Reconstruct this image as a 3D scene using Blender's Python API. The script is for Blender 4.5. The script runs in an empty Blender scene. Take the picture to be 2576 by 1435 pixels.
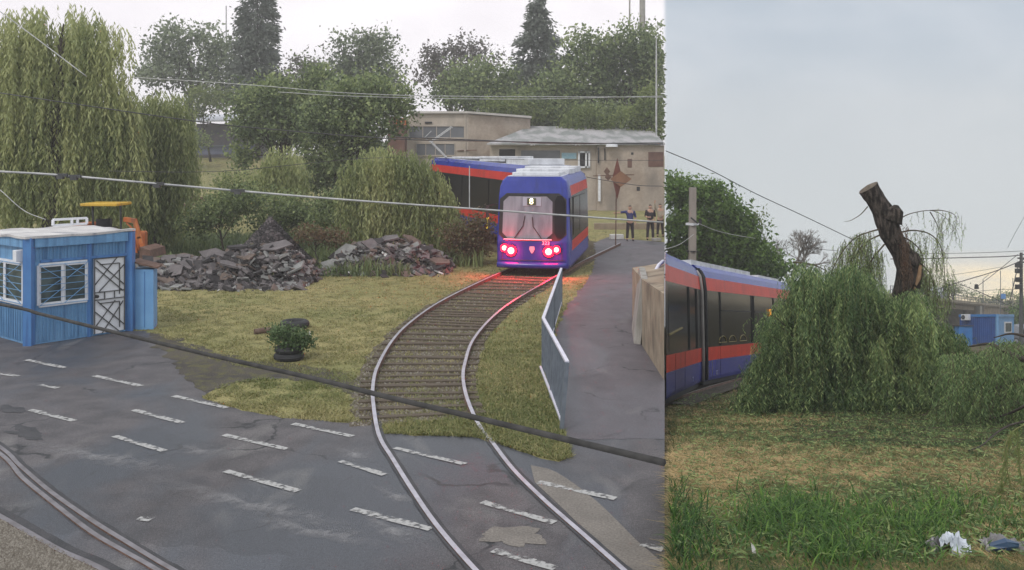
import bpy, math, random
import numpy as np
from mathutils import Vector, geometry, noise as mnoise

R = math.radians
rng = np.random.default_rng(7)
random.seed(7)
SC = bpy.context.scene
COL = SC.collection

# ------------------------------------------------------------------ camera, sky, sun, exposure
F = 2400.0          # focal length in units of a 2576-unit-wide picture
HZ = 390.0
CH = 3.9            # eye height above the yard
cd = bpy.data.cameras.new('camera')
cam = bpy.data.objects.new('camera', cd); COL.objects.link(cam)
cam.location = (0, 0, CH); cam.rotation_euler = (R(90), 0, 0)
cd.sensor_width = 36; cd.lens = 36*F/2576; cd.shift_y = -(717.5-HZ)/2576
cd.clip_start = .1; cd.clip_end = 3000
SC.camera = cam
SC.view_settings.view_transform = 'Standard'; SC.view_settings.look = 'None'
SC.view_settings.exposure = 0.48; SC.view_settings.gamma = 1
SC.view_settings.use_curve_mapping = False
SC.cycles.max_bounces = 6; SC.cycles.transparent_max_bounces = 8
SC.cycles.use_denoising = True

SUN_EL, SUN_ROT = R(48), R(215)
W = bpy.data.worlds.new('World'); SC.world = W; W.use_nodes = True
nt = W.node_tree; N = nt.nodes; L = nt.links; N.clear()
def nd(t, **k):
    n = N.new(t)
    for a, b in k.items(): setattr(n, a, b)
    return n
def mth(op, a, b=None, c=None, clamp=False):
    n = nd('ShaderNodeMath', operation=op, use_clamp=clamp)
    for i, x in enumerate((a, b, c)):
        if x is None: continue
        if isinstance(x, (int, float)): n.inputs[i].default_value = x
        else: L.new(x, n.inputs[i])
    return n.outputs[0]
def mxc(f, a, b):
    n = nd('ShaderNodeMix', data_type='RGBA')
    if isinstance(f, (int, float)): n.inputs[0].default_value = f
    else: L.new(f, n.inputs[0])
    for i, x in ((6, a), (7, b)):
        if isinstance(x, tuple): n.inputs[i].default_value = (*x, 1)
        else: L.new(x, n.inputs[i])
    return n.outputs[2]
tc = nd('ShaderNodeTexCoord'); sep = nd('ShaderNodeSeparateXYZ'); L.new(tc.outputs['Generated'], sep.inputs[0])
X, Y, Z = sep.outputs
yy = mth('MAXIMUM', Y, .05)
az = mth('DIVIDE', X, yy); el = mth('DIVIDE', Z, mth('MAXIMUM', mth('SQRT', mth('ADD', mth('MULTIPLY', X, X), mth('MULTIPLY', Y, Y))), .05))
def smooth(x, a, b):
    n = nd('ShaderNodeMapRange', interpolation_type='SMOOTHSTEP'); L.new(x, n.inputs[0])
    n.inputs[1].default_value = a; n.inputs[2].default_value = b; return n.outputs[0]
nz = nd('ShaderNodeTexNoise'); nz.inputs['Scale'].default_value = 5; nz.inputs['Detail'].default_value = 4; nz.inputs['Distortion'].default_value=.3
mp = nd('ShaderNodeMapping'); mp.inputs['Scale'].default_value = (1, 1, 1.8); L.new(tc.outputs['Generated'], mp.inputs[0]); L.new(mp.outputs[0], nz.inputs[0])
nz2 = nd('ShaderNodeTexNoise'); nz2.inputs['Scale'].default_value = 9; nz2.inputs['Detail'].default_value = 6
mp2 = nd('ShaderNodeMapping'); mp2.inputs['Scale'].default_value = (1, 1, 5); L.new(tc.outputs['Generated'], mp2.inputs[0]); L.new(mp2.outputs[0], nz2.inputs[0])
# grey-blue cloud bank on the right, pale haze-white cloud on the left
grey = mxc(smooth(nz.outputs[0], .32, .68), (.37, .425, .49), (.47, .51, .565))
grey = mxc(smooth(el, .15, -.11), grey, (.53, .57, .59))
gl = mth('MULTIPLY', smooth(el, -.085, -.12), smooth(az, .38, .47))
gl = mth('MULTIPLY', gl, mth('ADD', .45, mth('MULTIPLY', smooth(nz2.outputs[0], .35, .6), .55)))
grey = mxc(gl, grey, (1.05, .84, .50))
pale = mxc(smooth(nz.outputs[0], .3, .7), (.76, .725, .76), (.86, .83, .86))
vis = mxc(smooth(az, .157, .163), pale, grey)
over = mxc(smooth(nz.outputs[0], .3, .7), (.62, .66, .72), (.82, .84, .88))
frontw = mth('MULTIPLY', smooth(Y, .05, .3), smooth(el, .40, .22))
cloud = mxc(frontw, over, vis)
sky = nd('ShaderNodeTexSky', sky_type='NISHITA'); sky.sun_disc = False; sky.sun_elevation = SUN_EL; sky.sun_rotation = SUN_ROT
bs = nd('ShaderNodeBackground'); L.new(sky.outputs[0], bs.inputs[0]); bs.inputs[1].default_value = .05
bc = nd('ShaderNodeBackground'); L.new(cloud, bc.inputs[0]); bc.inputs[1].default_value = 1.0
ms = nd('ShaderNodeMixShader'); ms.inputs[0].default_value = .97
L.new(bs.outputs[0], ms.inputs[1]); L.new(bc.outputs[0], ms.inputs[2])
wo = nd('ShaderNodeOutputWorld'); L.new(ms.outputs[0], wo.inputs[0])
W.cycles.sampling_method = 'AUTOMATIC'

sl = bpy.data.lights.new('sun', 'SUN'); sl.energy = 1.1; sl.angle = R(14); sl.color = (1, .95, .88)
so = bpy.data.objects.new('sun', sl); COL.objects.link(so)
sd = Vector((math.sin(SUN_ROT)*math.cos(SUN_EL), math.cos(SUN_ROT)*math.cos(SUN_EL), math.sin(SUN_EL)))
so.rotation_euler = sd.to_track_quat('Z', 'Y').to_euler(); so.location = (0, -20, 30)

# ------------------------------------------------------------------ places
SEAM = .16          # bearing of the edge between the yard (left) and the falling meadow (right)
def U(u, d): return (u-1288)/F*d
def V(v, d): return CH-(v-HZ)/F*d
def P(u, v, d): return Vector((U(u, d), d, V(v, d)))
def sstep(a, b, x):
    t = min(1, max(0, (x-a)/(b-a))); return t*t*(3-2*t)
def zL(x, y): return 3.6*sstep(75, 100, y)
def GL(u, v, z=0):
    d = F*(CH-z)/(v-HZ); return Vector((U(u, d), d, z))
EYE = 1.75; SL = .175
def zR(y): return CH-EYE-SL*y
def GR(u, v):
    d = F*EYE/(v-810); return Vector((U(u, d), d, zR(d)))

# ------------------------------------------------------------------ materials
def new_mat(name):
    m = bpy.data.materials.new(name); m.use_nodes = True
    t = m.node_tree; return m, t, t.nodes, t.links, t.nodes['Principled BSDF']
def mat(name, c1, c2=None, scale=3, rough=.8, metal=0, bump=0, bscale=40, stretch=None, fine=.0, fscale=60, lo=.35, hi=.65,
        spec=.3, dirt=None, dscale=(6, 6, .8), dlo=.5, dhi=.75, rough2=None, emit=None):
    m, t, n, l, b = new_mat(name)
    b.inputs['Roughness'].default_value = rough; b.inputs['Metallic'].default_value = metal
    b.inputs['Specular IOR Level'].default_value = spec
    co = n.new('ShaderNodeTexCoord')
    src = co.outputs['Object']
    c2 = c2 or c1
    def nz_(sc, st=None, det=5):
        x = n.new('ShaderNodeTexNoise'); x.inputs['Scale'].default_value = sc; x.inputs['Detail'].default_value = det
        if st:
            q = n.new('ShaderNodeMapping'); q.inputs['Scale'].default_value = st; l.new(src, q.inputs[0]); l.new(q.outputs[0], x.inputs[0])
        else: l.new(src, x.inputs[0])
        return x.outputs[0]
    def ramp(x, a, bb):
        r = n.new('ShaderNodeMapRange'); r.inputs[1].default_value = a; r.inputs[2].default_value = bb; l.new(x, r.inputs[0]); return r.outputs[0]
    def mix(f, a, bb, mode='MIX'):
        x = n.new('ShaderNodeMix'); x.data_type = 'RGBA'; x.blend_type = mode
        if isinstance(f, float): x.inputs[0].default_value = f
        else: l.new(f, x.inputs[0])
        for i, q in ((6, a), (7, bb)):
            if isinstance(q, tuple): x.inputs[i].default_value = (*q, 1)
            else: l.new(q, x.inputs[i])
        return x.outputs[2]
    f = ramp(nz_(scale, stretch), lo, hi)
    col = mix(f, c1, c2)
    if rough2 is not None:
        r = n.new('ShaderNodeMapRange'); r.inputs[3].default_value = rough; r.inputs[4].default_value = rough2; l.new(f, r.inputs[0]); l.new(r.outputs[0], b.inputs['Roughness'])
    if fine:
        g = ramp(nz_(fscale, None, 3), .3, .7)
        gm = n.new('ShaderNodeMapRange'); gm.inputs[3].default_value = 1-fine; gm.inputs[4].default_value = 1+fine; l.new(g, gm.inputs[0])
        cm = n.new('ShaderNodeVectorMath'); cm.operation = 'SCALE'; l.new(col, cm.inputs[0]); l.new(gm.outputs[0], cm.inputs['Scale']); col = cm.outputs[0]
    if dirt: col = mix(ramp(nz_(1, dscale), dlo, dhi), col, dirt)
    l.new(col, b.inputs['Base Color'])
    if bump:
        bp = n.new('ShaderNodeBump'); bp.inputs['Strength'].default_value = bump; bp.inputs['Distance'].default_value = .02
        l.new(nz_(bscale, None, 4), bp.inputs['Height']); l.new(bp.outputs[0], b.inputs['Normal'])
    if emit:
        b.inputs['Emission Color'].default_value = (*emit[:3], 1); b.inputs['Emission Strength'].default_value = emit[3]
    return m
def leafmat(name, ca, cb, cc=None, trans=.35, rough=.55):
    """leaf colour runs over ca-cb-cc with the per-leaf attribute 'tint'"""
    m, t, n, l, b = new_mat(name)
    at = n.new('ShaderNodeAttribute'); at.attribute_name = 'tint'
    r = n.new('ShaderNodeValToRGB'); l.new(at.outputs['Fac'], r.inputs[0])
    r.color_ramp.elements[0].color = (*ca, 1); r.color_ramp.elements[1].color = (*(cc or cb), 1)
    if cc: e = r.color_ramp.elements.new(.5); e.color = (*cb, 1)
    b.inputs['Roughness'].default_value = rough; b.inputs['Specular IOR Level'].default_value = .25
    l.new(r.outputs[0], b.inputs['Base Color'])
    tr = n.new('ShaderNodeBsdfTranslucent'); l.new(r.outputs[0], tr.inputs[0])
    mx = n.new('ShaderNodeMixShader'); mx.inputs[0].default_value = trans
    l.new(b.outputs[0], mx.inputs[1]); l.new(tr.outputs[0], mx.inputs[2])
    l.new(mx.outputs[0], n['Material Output'].inputs[0])
    return m

M = {}
M['asphalt'] = None
M['soil'] = mat('soil', (.10, .085, .055), (.15, .13, .085), 2, .95, bump=.6, bscale=12, fine=.3)
M['white'] = mat('white_paint', (.62, .63, .66), (.72, .73, .76), 4, .5, fine=.05, dirt=(.45, .45, .42), dlo=.6, dhi=.9)
M['kiosk'] = mat('kiosk_blue', (.12, .27, .47), (.16, .33, .54), 2.5, .5, bump=.15, bscale=18, dirt=(.05, .13, .27), dlo=.45, dhi=.8, dscale=(9, 9, .6), fine=.1)
M['kioskdeep'] = mat('kiosk_deep_blue', (.06, .16, .38), (.075, .20, .43), 3, .5, dirt=(.03, .08, .22), dscale=(8, 8, .7))
M['kioskpale'] = mat('kiosk_pale_blue', (.13, .29, .52), (.16, .34, .58), 3, .5)
M['roofing'] = mat('roof_felt', (.42, .40, .40), (.60, .58, .56), 1.4, .8, bump=.4, bscale=6, fine=.12, dirt=(.22, .22, .25), dscale=(1.2, 3, 3), dlo=.58, dhi=.7)
M['steel'] = mat('rail_head', (.40, .38, .42), (.54, .52, .57), 5, .38, metal=.75, fine=.05)
M['steelworn2'] = mat('rail_worn_grey', (.16, .145, .15), (.25, .235, .25), 5, .45, metal=.5)
M['rust'] = mat('rust', (.10, .06, .045), (.17, .10, .075), 8, .85, bump=.3)
M['sleeper'] = mat('sleeper_wood', (.078, .062, .046), (.115, .092, .068), 6, .9, bump=.5, fine=.3, stretch=(1, 6, 1))
M['galv'] = mat('galvanised', (.13, .15, .185), (.19, .215, .25), 6, .45, metal=.3)
M['galvtop'] = mat('galvanised_top', (.60, .58, .66), (.70, .68, .76), 6, .4, metal=.2)
M['glassdark'] = mat('dark_glass', (.008, .009, .011), (.016, .017, .019), 1.2, .2, spec=.10)
M['dark'] = mat('dark', (.018, .018, .02), (.03, .03, .032), 3, .7)
M['pane'] = mat('window_pane', (.03, .045, .05), (.09, .12, .12), 2.6, .15, spec=.3)
M['tblue'] = mat('tram_blue', (.012, .026, .23), (.018, .034, .28), 2, .27, spec=.5, dirt=(.012, .02, .10), dscale=(5, 5, .4), dlo=.55, dhi=.9)
M['tred'] = mat('tram_red', (.46, .020, .011), (.56, .028, .015), 2, .38, spec=.2, dirt=(.30, .025, .02), dscale=(5, 5, .4), dlo=.55, dhi=.9)
M['tgrey'] = mat('tram_roof_grey', (.42, .43, .46), (.55, .56, .60), 3, .6, fine=.1)
M['rubber'] = mat('rubber', (.02, .02, .022), (.035, .035, .037), 6, .7, bump=.2)
M['yellow'] = mat('yellow_paint', (.55, .33, .04), (.62, .40, .06), 4, .5, dirt=(.28, .18, .06))
M['orange'] = mat('orange_paint', (.42, .11, .03), (.5, .17, .05), 5, .6, dirt=(.18, .08, .05), dlo=.5, dhi=.7)
M['tan'] = mat('tan_render', (.34, .29, .24), (.45, .39, .335), .7, .9, fine=.06, fscale=9, dirt=(.20, .18, .16), dscale=(.7, .7, .2), dlo=.52, dhi=.8)
M['tan2'] = mat('tan_block', (.30, .24, .19), (.42, .35, .29), .6, .9, fine=.1, fscale=5, dirt=(.17, .15, .13), dscale=(.6, .6, .25), dlo=.5, dhi=.8)
M['brown'] = mat('brown_metal', (.10, .05, .04), (.15, .08, .06), 2, .8)
M['conc'] = mat('concrete', (.26, .245, .22), (.36, .34, .31), 3, .9, bump=.3, fine=.1, dirt=(.15, .135, .11), dlo=.5, dhi=.8)
M['concwarm'] = mat('weathered_concrete', (.25, .195, .14), (.35, .285, .21), 2, .9, bump=.4, bscale=9, fine=.2, dirt=(.12, .095, .07), dscale=(2, 2, 1.2), dlo=.5, dhi=.75)
M['slab'] = mat('broken_asphalt', (.025, .023, .024), (.065, .058, .06), 3, .9, bump=.6, bscale=30, fine=.25)
M['slab2'] = mat('broken_asphalt_pale', (.10, .09, .09), (.17, .15, .152), 3, .9, bump=.5, bscale=30, fine=.2)
M['slab3'] = mat('broken_slab_brown', (.10, .075, .062), (.17, .13, .11), 3, .9, bump=.5, fine=.3)
M['slab4'] = mat('broken_slab_grey', (.16, .16, .155), (.27, .265, .255), 3, .9, bump=.5, fine=.25)
M['stonewhite'] = mat('pale_stone', (.45, .44, .42), (.58, .57, .55), 4, .9)
M['wire'] = mat('wire_dark', (.05, .05, .052), (.08, .08, .08), 10, .6)
M['wirelight'] = mat('wire_light', (.34, .34, .34), (.50, .49, .48), 6, .5, metal=.2)
M['cable'] = mat('cable_grey', (.03, .029, .028), (.055, .052, .05), 14, .7, spec=.2)
M['bark'] = mat('bark', (.035, .028, .023), (.07, .057, .045), 6, .95, bump=1.0, bscale=22, stretch=(1, 1, .25))
M['barkpale'] = mat('bark_grey', (.13, .115, .10), (.19, .17, .15), 6, .9, bump=.6, stretch=(1, 1, .25))
M['cut'] = mat('cut_wood', (.08, .065, .05), (.15, .12, .09), 12, .9)
M['skin'] = mat('skin', (.42, .25, .18), (.46, .28, .2), 5, .6)
M['navy'] = mat('navy_cloth', (.035, .04, .11), (.055, .06, .16), 6, .9)
M['blackcloth'] = mat('black_cloth', (.022, .018, .022), (.04, .03, .035), 6, .9)
M['beigecloth'] = mat('beige_cloth', (.30, .25, .19), (.36, .30, .23), 6, .9)
M['hair'] = mat('hair', (.03, .022, .018), (.05, .04, .03), 6, .8)
M['plastic'] = mat('plastic_bag_white', (.36, .40, .45), (.52, .55, .60), 5, .3, spec=.6, bump=.3)
M['plasticgrey'] = mat('plastic_bag_grey', (.12, .115, .12), (.20, .19, .185), 5, .35, spec=.6, bump=.3)
M['plasticblue'] = mat('plastic_blue', (.015, .04, .09), (.035, .085, .15), 5, .4, spec=.6)
M['silver'] = mat('car_silver', (.32, .34, .36), (.38, .40, .42), 3, .3, metal=.3)
M['carwhite'] = mat('car_white', (.55, .54, .52), (.62, .61, .6), 3, .35)
M['signblue'] = mat('sign_blue', (.06, .2, .5), (.08, .24, .55), 3, .5)
M['signpale'] = mat('sign_pale_blue', (.22, .38, .48), (.32, .45, .5), 6, .6)
M['lamp_red'] = mat('lamp_red', (.8, .1, .08), rough=.3, emit=(1, .66, .34, 3.4))
M['lamp_ring'] = mat('lamp_ring', (.8, .02, .03), rough=.3, emit=(1, .004, .03, 3.2))
M['lamp_amber'] = mat('lamp_amber', (.8, .35, .04), rough=.3, emit=(1, .40, .05, .35))
M['display'] = mat('display_amber', (.9, .8, .4), rough=.3, emit=(1, .93, .60, 3.0))
M['displaypanel'] = mat('display_panel', (.40, .38, .44), rough=.5)
M['screenglass'] = mat('windscreen', (.16, .15, .18), (.27, .255, .29), 1.6, .3, spec=.55, stretch=(3, 3, .5))

def asphalt(name, a, b_, wet, scale=.45):
    m, t, n, l, b = new_mat(name)
    co = n.new('ShaderNodeTexCoord'); src = co.outputs['Object']
    def nz_(sc, det=5, st=None, dis=0):
        x = n.new('ShaderNodeTexNoise'); x.inputs['Scale'].default_value = sc; x.inputs['Detail'].default_value = det; x.inputs['Distortion'].default_value = dis
        if st:
            q = n.new('ShaderNodeMapping'); q.inputs['Scale'].default_value = st; l.new(src, q.inputs[0]); l.new(q.outputs[0], x.inputs[0])
        else: l.new(src, x.inputs[0])
        return x.outputs[0]
    def rp(x, a0, a1, b0=0, b1=1):
        r = n.new('ShaderNodeMapRange'); r.inputs[1].default_value = a0; r.inputs[2].default_value = a1
        r.inputs[3].default_value = b0; r.inputs[4].default_value = b1; l.new(x, r.inputs[0]); return r.outputs[0]
    def mix(f, p, q, mode='MIX'):
        x = n.new('ShaderNodeMix'); x.data_type = 'RGBA'; x.blend_type = mode
        if isinstance(f, float): x.inputs[0].default_value = f
        else: l.new(f, x.inputs[0])
        for i, k in ((6, p), (7, q)):
            if isinstance(k, tuple): x.inputs[i].default_value = (*k, 1)
            else: l.new(k, x.inputs[i])
        return x.outputs[2]
    big = nz_(scale, 6, (1, .55, 1), .6); mid = nz_(2.3, 5, None, .4); fine = nz_(70, 2); grit = nz_(28, 3)
    w = rp(big, .47, .60)
    col = mix(rp(mid, .35, .68), a, b_)
    col = mix(w, col, wet)
    col = mix(rp(nz_(1.1, 4, (1, .4, 1), 1.2), .60, .74, 0, .45), col, (.20, .19, .18))
    cm = n.new('ShaderNodeVectorMath'); cm.operation = 'SCALE'; l.new(col, cm.inputs[0]); l.new(rp(fine, .3, .7, .5, 1.5), cm.inputs['Scale'])
    c2 = n.new('ShaderNodeVectorMath'); c2.operation = 'SCALE'; l.new(cm.outputs[0], c2.inputs[0]); l.new(rp(grit, .3, .7, .78, 1.22), c2.inputs['Scale'])
    wq = n.new('ShaderNodeTexNoise'); wq.inputs['Scale'].default_value = 1.6; wq.inputs['Detail'].default_value = 5; l.new(src, wq.inputs[0])
    av = n.new('ShaderNodeVectorMath'); av.operation = 'MULTIPLY_ADD'; av.inputs[1].default_value = (1.1, 1.1, 0); l.new(wq.outputs['Color'], av.inputs[0]); l.new(src, av.inputs[2])
    vo = n.new('ShaderNodeTexVoronoi'); vo.feature = 'DISTANCE_TO_EDGE'; vo.inputs['Scale'].default_value = .42; l.new(av.outputs[0], vo.inputs['Vector'])
    cr = rp(vo.outputs['Distance'], .004, .014, 1, 0); cg = rp(nz_(.7, 3), .48, .56)
    cmul = n.new('ShaderNodeMath'); cmul.operation = 'MULTIPLY'; l.new(cr, cmul.inputs[0]); l.new(cg, cmul.inputs[1])
    vp = n.new('ShaderNodeTexVoronoi'); vp.inputs['Scale'].default_value = .23; l.new(av.outputs[0], vp.inputs['Vector'])
    sv = n.new('ShaderNodeSeparateColor'); l.new(vp.outputs['Color'], sv.inputs[0])
    c3 = n.new('ShaderNodeVectorMath'); c3.operation = 'SCALE'; l.new(c2.outputs[0], c3.inputs[0]); l.new(rp(sv.outputs[0], 0, 1, .80, 1.14), c3.inputs['Scale'])
    fin = mix(cmul.outputs[0], c3.outputs[0], (.018, .018, .02))
    l.new(fin, b.inputs['Base Color'])
    l.new(rp(w, 0, 1, .62, .40), b.inputs['Roughness'])
    b.inputs['Specular IOR Level'].default_value = .4
    bp = n.new('ShaderNodeBump'); bp.inputs['Strength'].default_value = .5; bp.inputs['Distance'].default_value = .01
    l.new(fine, bp.inputs['Height']); l.new(bp.outputs[0], b.inputs['Normal'])
    return m
M['asphalt'] = asphalt('asphalt', (.062, .057, .060), (.105, .095, .098), (.055, .06, .072))
M['path'] = asphalt('path_asphalt', (.085, .075, .083), (.115, .10, .11), (.08, .076, .088))

def meadow(name, cols, s1=.5, s2=6.0, fs=45, stones=None):
    """ground cover: three base colours mixed by two noises, fine grain on top"""
    m, t, n, l, b = new_mat(name)
    co = n.new('ShaderNodeTexCoord'); src = co.outputs['Object']
    def nz_(sc, det=6, dis=.5):
        x = n.new('ShaderNodeTexNoise'); x.inputs['Scale'].default_value = sc; x.inputs['Detail'].default_value = det; x.inputs['Distortion'].default_value = dis
        l.new(src, x.inputs[0]); return x.outputs[0]
    def rp(x, a0, a1, b0=0, b1=1):
        r = n.new('ShaderNodeMapRange'); r.inputs[1].default_value = a0; r.inputs[2].default_value = a1
        r.inputs[3].default_value = b0; r.inputs[4].default_value = b1; l.new(x, r.inputs[0]); return r.outputs[0]
    def mix(f, p, q):
        x = n.new('ShaderNodeMix'); x.data_type = 'RGBA'; l.new(f, x.inputs[0])
        for i, k in ((6, p), (7, q)):
            if isinstance(k, tuple): x.inputs[i].default_value = (*k, 1)
            else: l.new(k, x.inputs[i])
        return x.outputs[2]
    f1 = nz_(s1); f2 = nz_(s2); f3 = nz_(fs, 3, 0)
    c = mix(rp(f1, .38, .62), cols[0], cols[1]); c = mix(rp(f2, .48, .66), c, cols[2])
    cm = n.new('ShaderNodeVectorMath'); cm.operation = 'SCALE'; l.new(c, cm.inputs[0]); l.new(rp(f3, .3, .7, .55, 1.4), cm.inputs['Scale'])
    l.new(cm.outputs[0], b.inputs['Base Color']); b.inputs['Roughness'].default_value = .95; b.inputs['Specular IOR Level'].default_value = .1
    bp = n.new('ShaderNodeBump'); bp.inputs['Strength'].default_value = .9; bp.inputs['Distance'].default_value = .03
    l.new(f3, bp.inputs['Height']); l.new(bp.outputs[0], b.inputs['Normal'])
    return m
M['lawn'] = meadow('yard_grass', ((.30, .26, .12), (.22, .215, .09), (.15, .14, .062)), .35, 3.0, 26)
M['meadow'] = meadow('meadow_ground', ((.15, .115, .06), (.075, .072, .032), (.032, .027, .018)), .8, 5.0, 40)
M['ballast'] = meadow('ballast', ((.115, .09, .062), (.13, .108, .075), (.085, .085, .042)), 1.2, 7.0, 30)
M['gravel'] = meadow('gravel', ((.13, .12, .10), (.09, .082, .07), (.19, .18, .16)), 3, 14.0, 55)
M['tar'] = mat('dark_tar', (.03, .03, .033), (.05, .048, .052), 3, .6, bump=.3, fine=.2)
M['patch'] = mat('worn_concrete_patch', (.15, .135, .12), (.19, .17, .15), 2.5, .85, fine=.25, fscale=40, bump=.3)

M['verge'] = meadow('bare_verge', ((.075, .068, .062), (.11, .098, .08), (.125, .12, .06)), 1.1, 5.0, 45)
def paintmat():
    m, t, n, l, b = new_mat('road_paint')
    co = n.new('ShaderNodeTexCoord')
    x = n.new('ShaderNodeTexNoise'); x.inputs['Scale'].default_value = 14; x.inputs['Detail'].default_value = 6; l.new(co.outputs['Object'], x.inputs[0])
    y = n.new('ShaderNodeTexNoise'); y.inputs['Scale'].default_value = 1.3; l.new(co.outputs['Object'], y.inputs[0])
    ad = n.new('ShaderNodeMath'); ad.operation = 'MULTIPLY_ADD'; ad.inputs[1].default_value = .9; l.new(y.outputs[0], ad.inputs[0]); l.new(x.outputs[0], ad.inputs[2])
    r = n.new('ShaderNodeMapRange'); r.inputs[1].default_value = .84; r.inputs[2].default_value = 1.04; l.new(ad.outputs[0], r.inputs[0])
    b.inputs['Base Color'].default_value = (.36, .355, .345, 1); b.inputs['Roughness'].default_value = .7
    tr = n.new('ShaderNodeBsdfTransparent'); mx = n.new('ShaderNodeMixShader')
    l.new(r.outputs[0], mx.inputs[0]); l.new(tr.outputs[0], mx.inputs[1]); l.new(b.outputs[0], mx.inputs[2]); l.new(mx.outputs[0], n['Material Output'].inputs[0])
    return m
M['roadpaint'] = paintmat()

# leaves
M['lf_willow'] = leafmat('willow_leaf', (.115, .15, .06), (.24, .28, .115), (.42, .44, .20), .4)
M['lf_willow2'] = leafmat('willow_leaf_blue_green', (.032, .068, .022), (.14, .22, .085), (.40, .48, .19), .42)
M['lf_far'] = leafmat('far_leaf', (.10, .125, .08), (.175, .21, .13), (.27, .31, .19), .35)
M['lf_dusk'] = leafmat('far_leaf_mauve', (.12, .10, .10), (.15, .135, .12), (.16, .17, .11), .35)
M['lf_pine'] = leafmat('pine_needles', (.09, .105, .09), (.13, .15, .12), (.18, .20, .16), .2)
M['lf_mid'] = leafmat('mid_leaf', (.07, .10, .045), (.16, .21, .09), (.30, .35, .15), .35)
M['lf_bright'] = leafmat('bright_leaf', (.11, .15, .05), (.17, .21, .07), (.24, .28, .10), .4)
M['lf_ash'] = leafmat('ash_leaf', (.035, .075, .016), (.085, .155, .03), (.16, .26, .055), .35)
M['lf_dead'] = leafmat('dead_leaf', (.06, .035, .022), (.11, .065, .042), (.17, .11, .07), .3)
M['lf_redbush'] = leafmat('dry_and_murk_bush_leaf', (.14, .085, .05), (.17, .12, .07), (.13, .14, .06), .3)
M['blade_lawn'] = leafmat('lawn_blade', (.14, .17, .055), (.26, .25, .10), (.42, .36, .18), .3)
M['blade_mead'] = leafmat('meadow_blade', (.055, .10, .028), (.20, .165, .06), (.52, .38, .19), .3)
M['blade_tall'] = leafmat('tall_grass_blade', (.025, .06, .014), (.065, .15, .026), (.17, .29, .055), .45)
M['litterleaf'] = leafmat('ballast_stone', (.09, .075, .06), (.15, .13, .105), (.26, .235, .20), 0)

# ------------------------------------------------------------------ mesh building
WL = {}
def tag(o, label=None, cat=None, group=None, kind=None):
    if label: o['label'] = label
    if cat: o['category'] = cat
    if group: o['group'] = group
    if kind: o['kind'] = kind
    return o
def thing(name, loc, label, cat, group=None):
    o = bpy.data.objects.new(name, None); COL.objects.link(o); o.location = loc
    o.empty_display_size = .2; WL[o.name] = Vector(loc)
    return tag(o, label, cat, group)
def link(name, me, verts_np, parent, origin=None):
    """verts_np: world coordinates; the object's origin is its parent's, or its own bottom centre"""
    if parent is not None: org = WL[parent.name]
    elif origin is not None: org = Vector(origin)
    else:
        lo, hi = verts_np.min(0), verts_np.max(0); org = Vector(((lo[0]+hi[0])/2, (lo[1]+hi[1])/2, lo[2]))
    v = verts_np-np.array(org, dtype=verts_np.dtype)
    me.vertices.foreach_set('co', v.astype(np.float32).ravel())
    me.update()
    o = bpy.data.objects.new(name, me); COL.objects.link(o)
    if parent is not None: o.parent = parent
    else: o.location = org
    WL[o.name] = org
    return o
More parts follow.
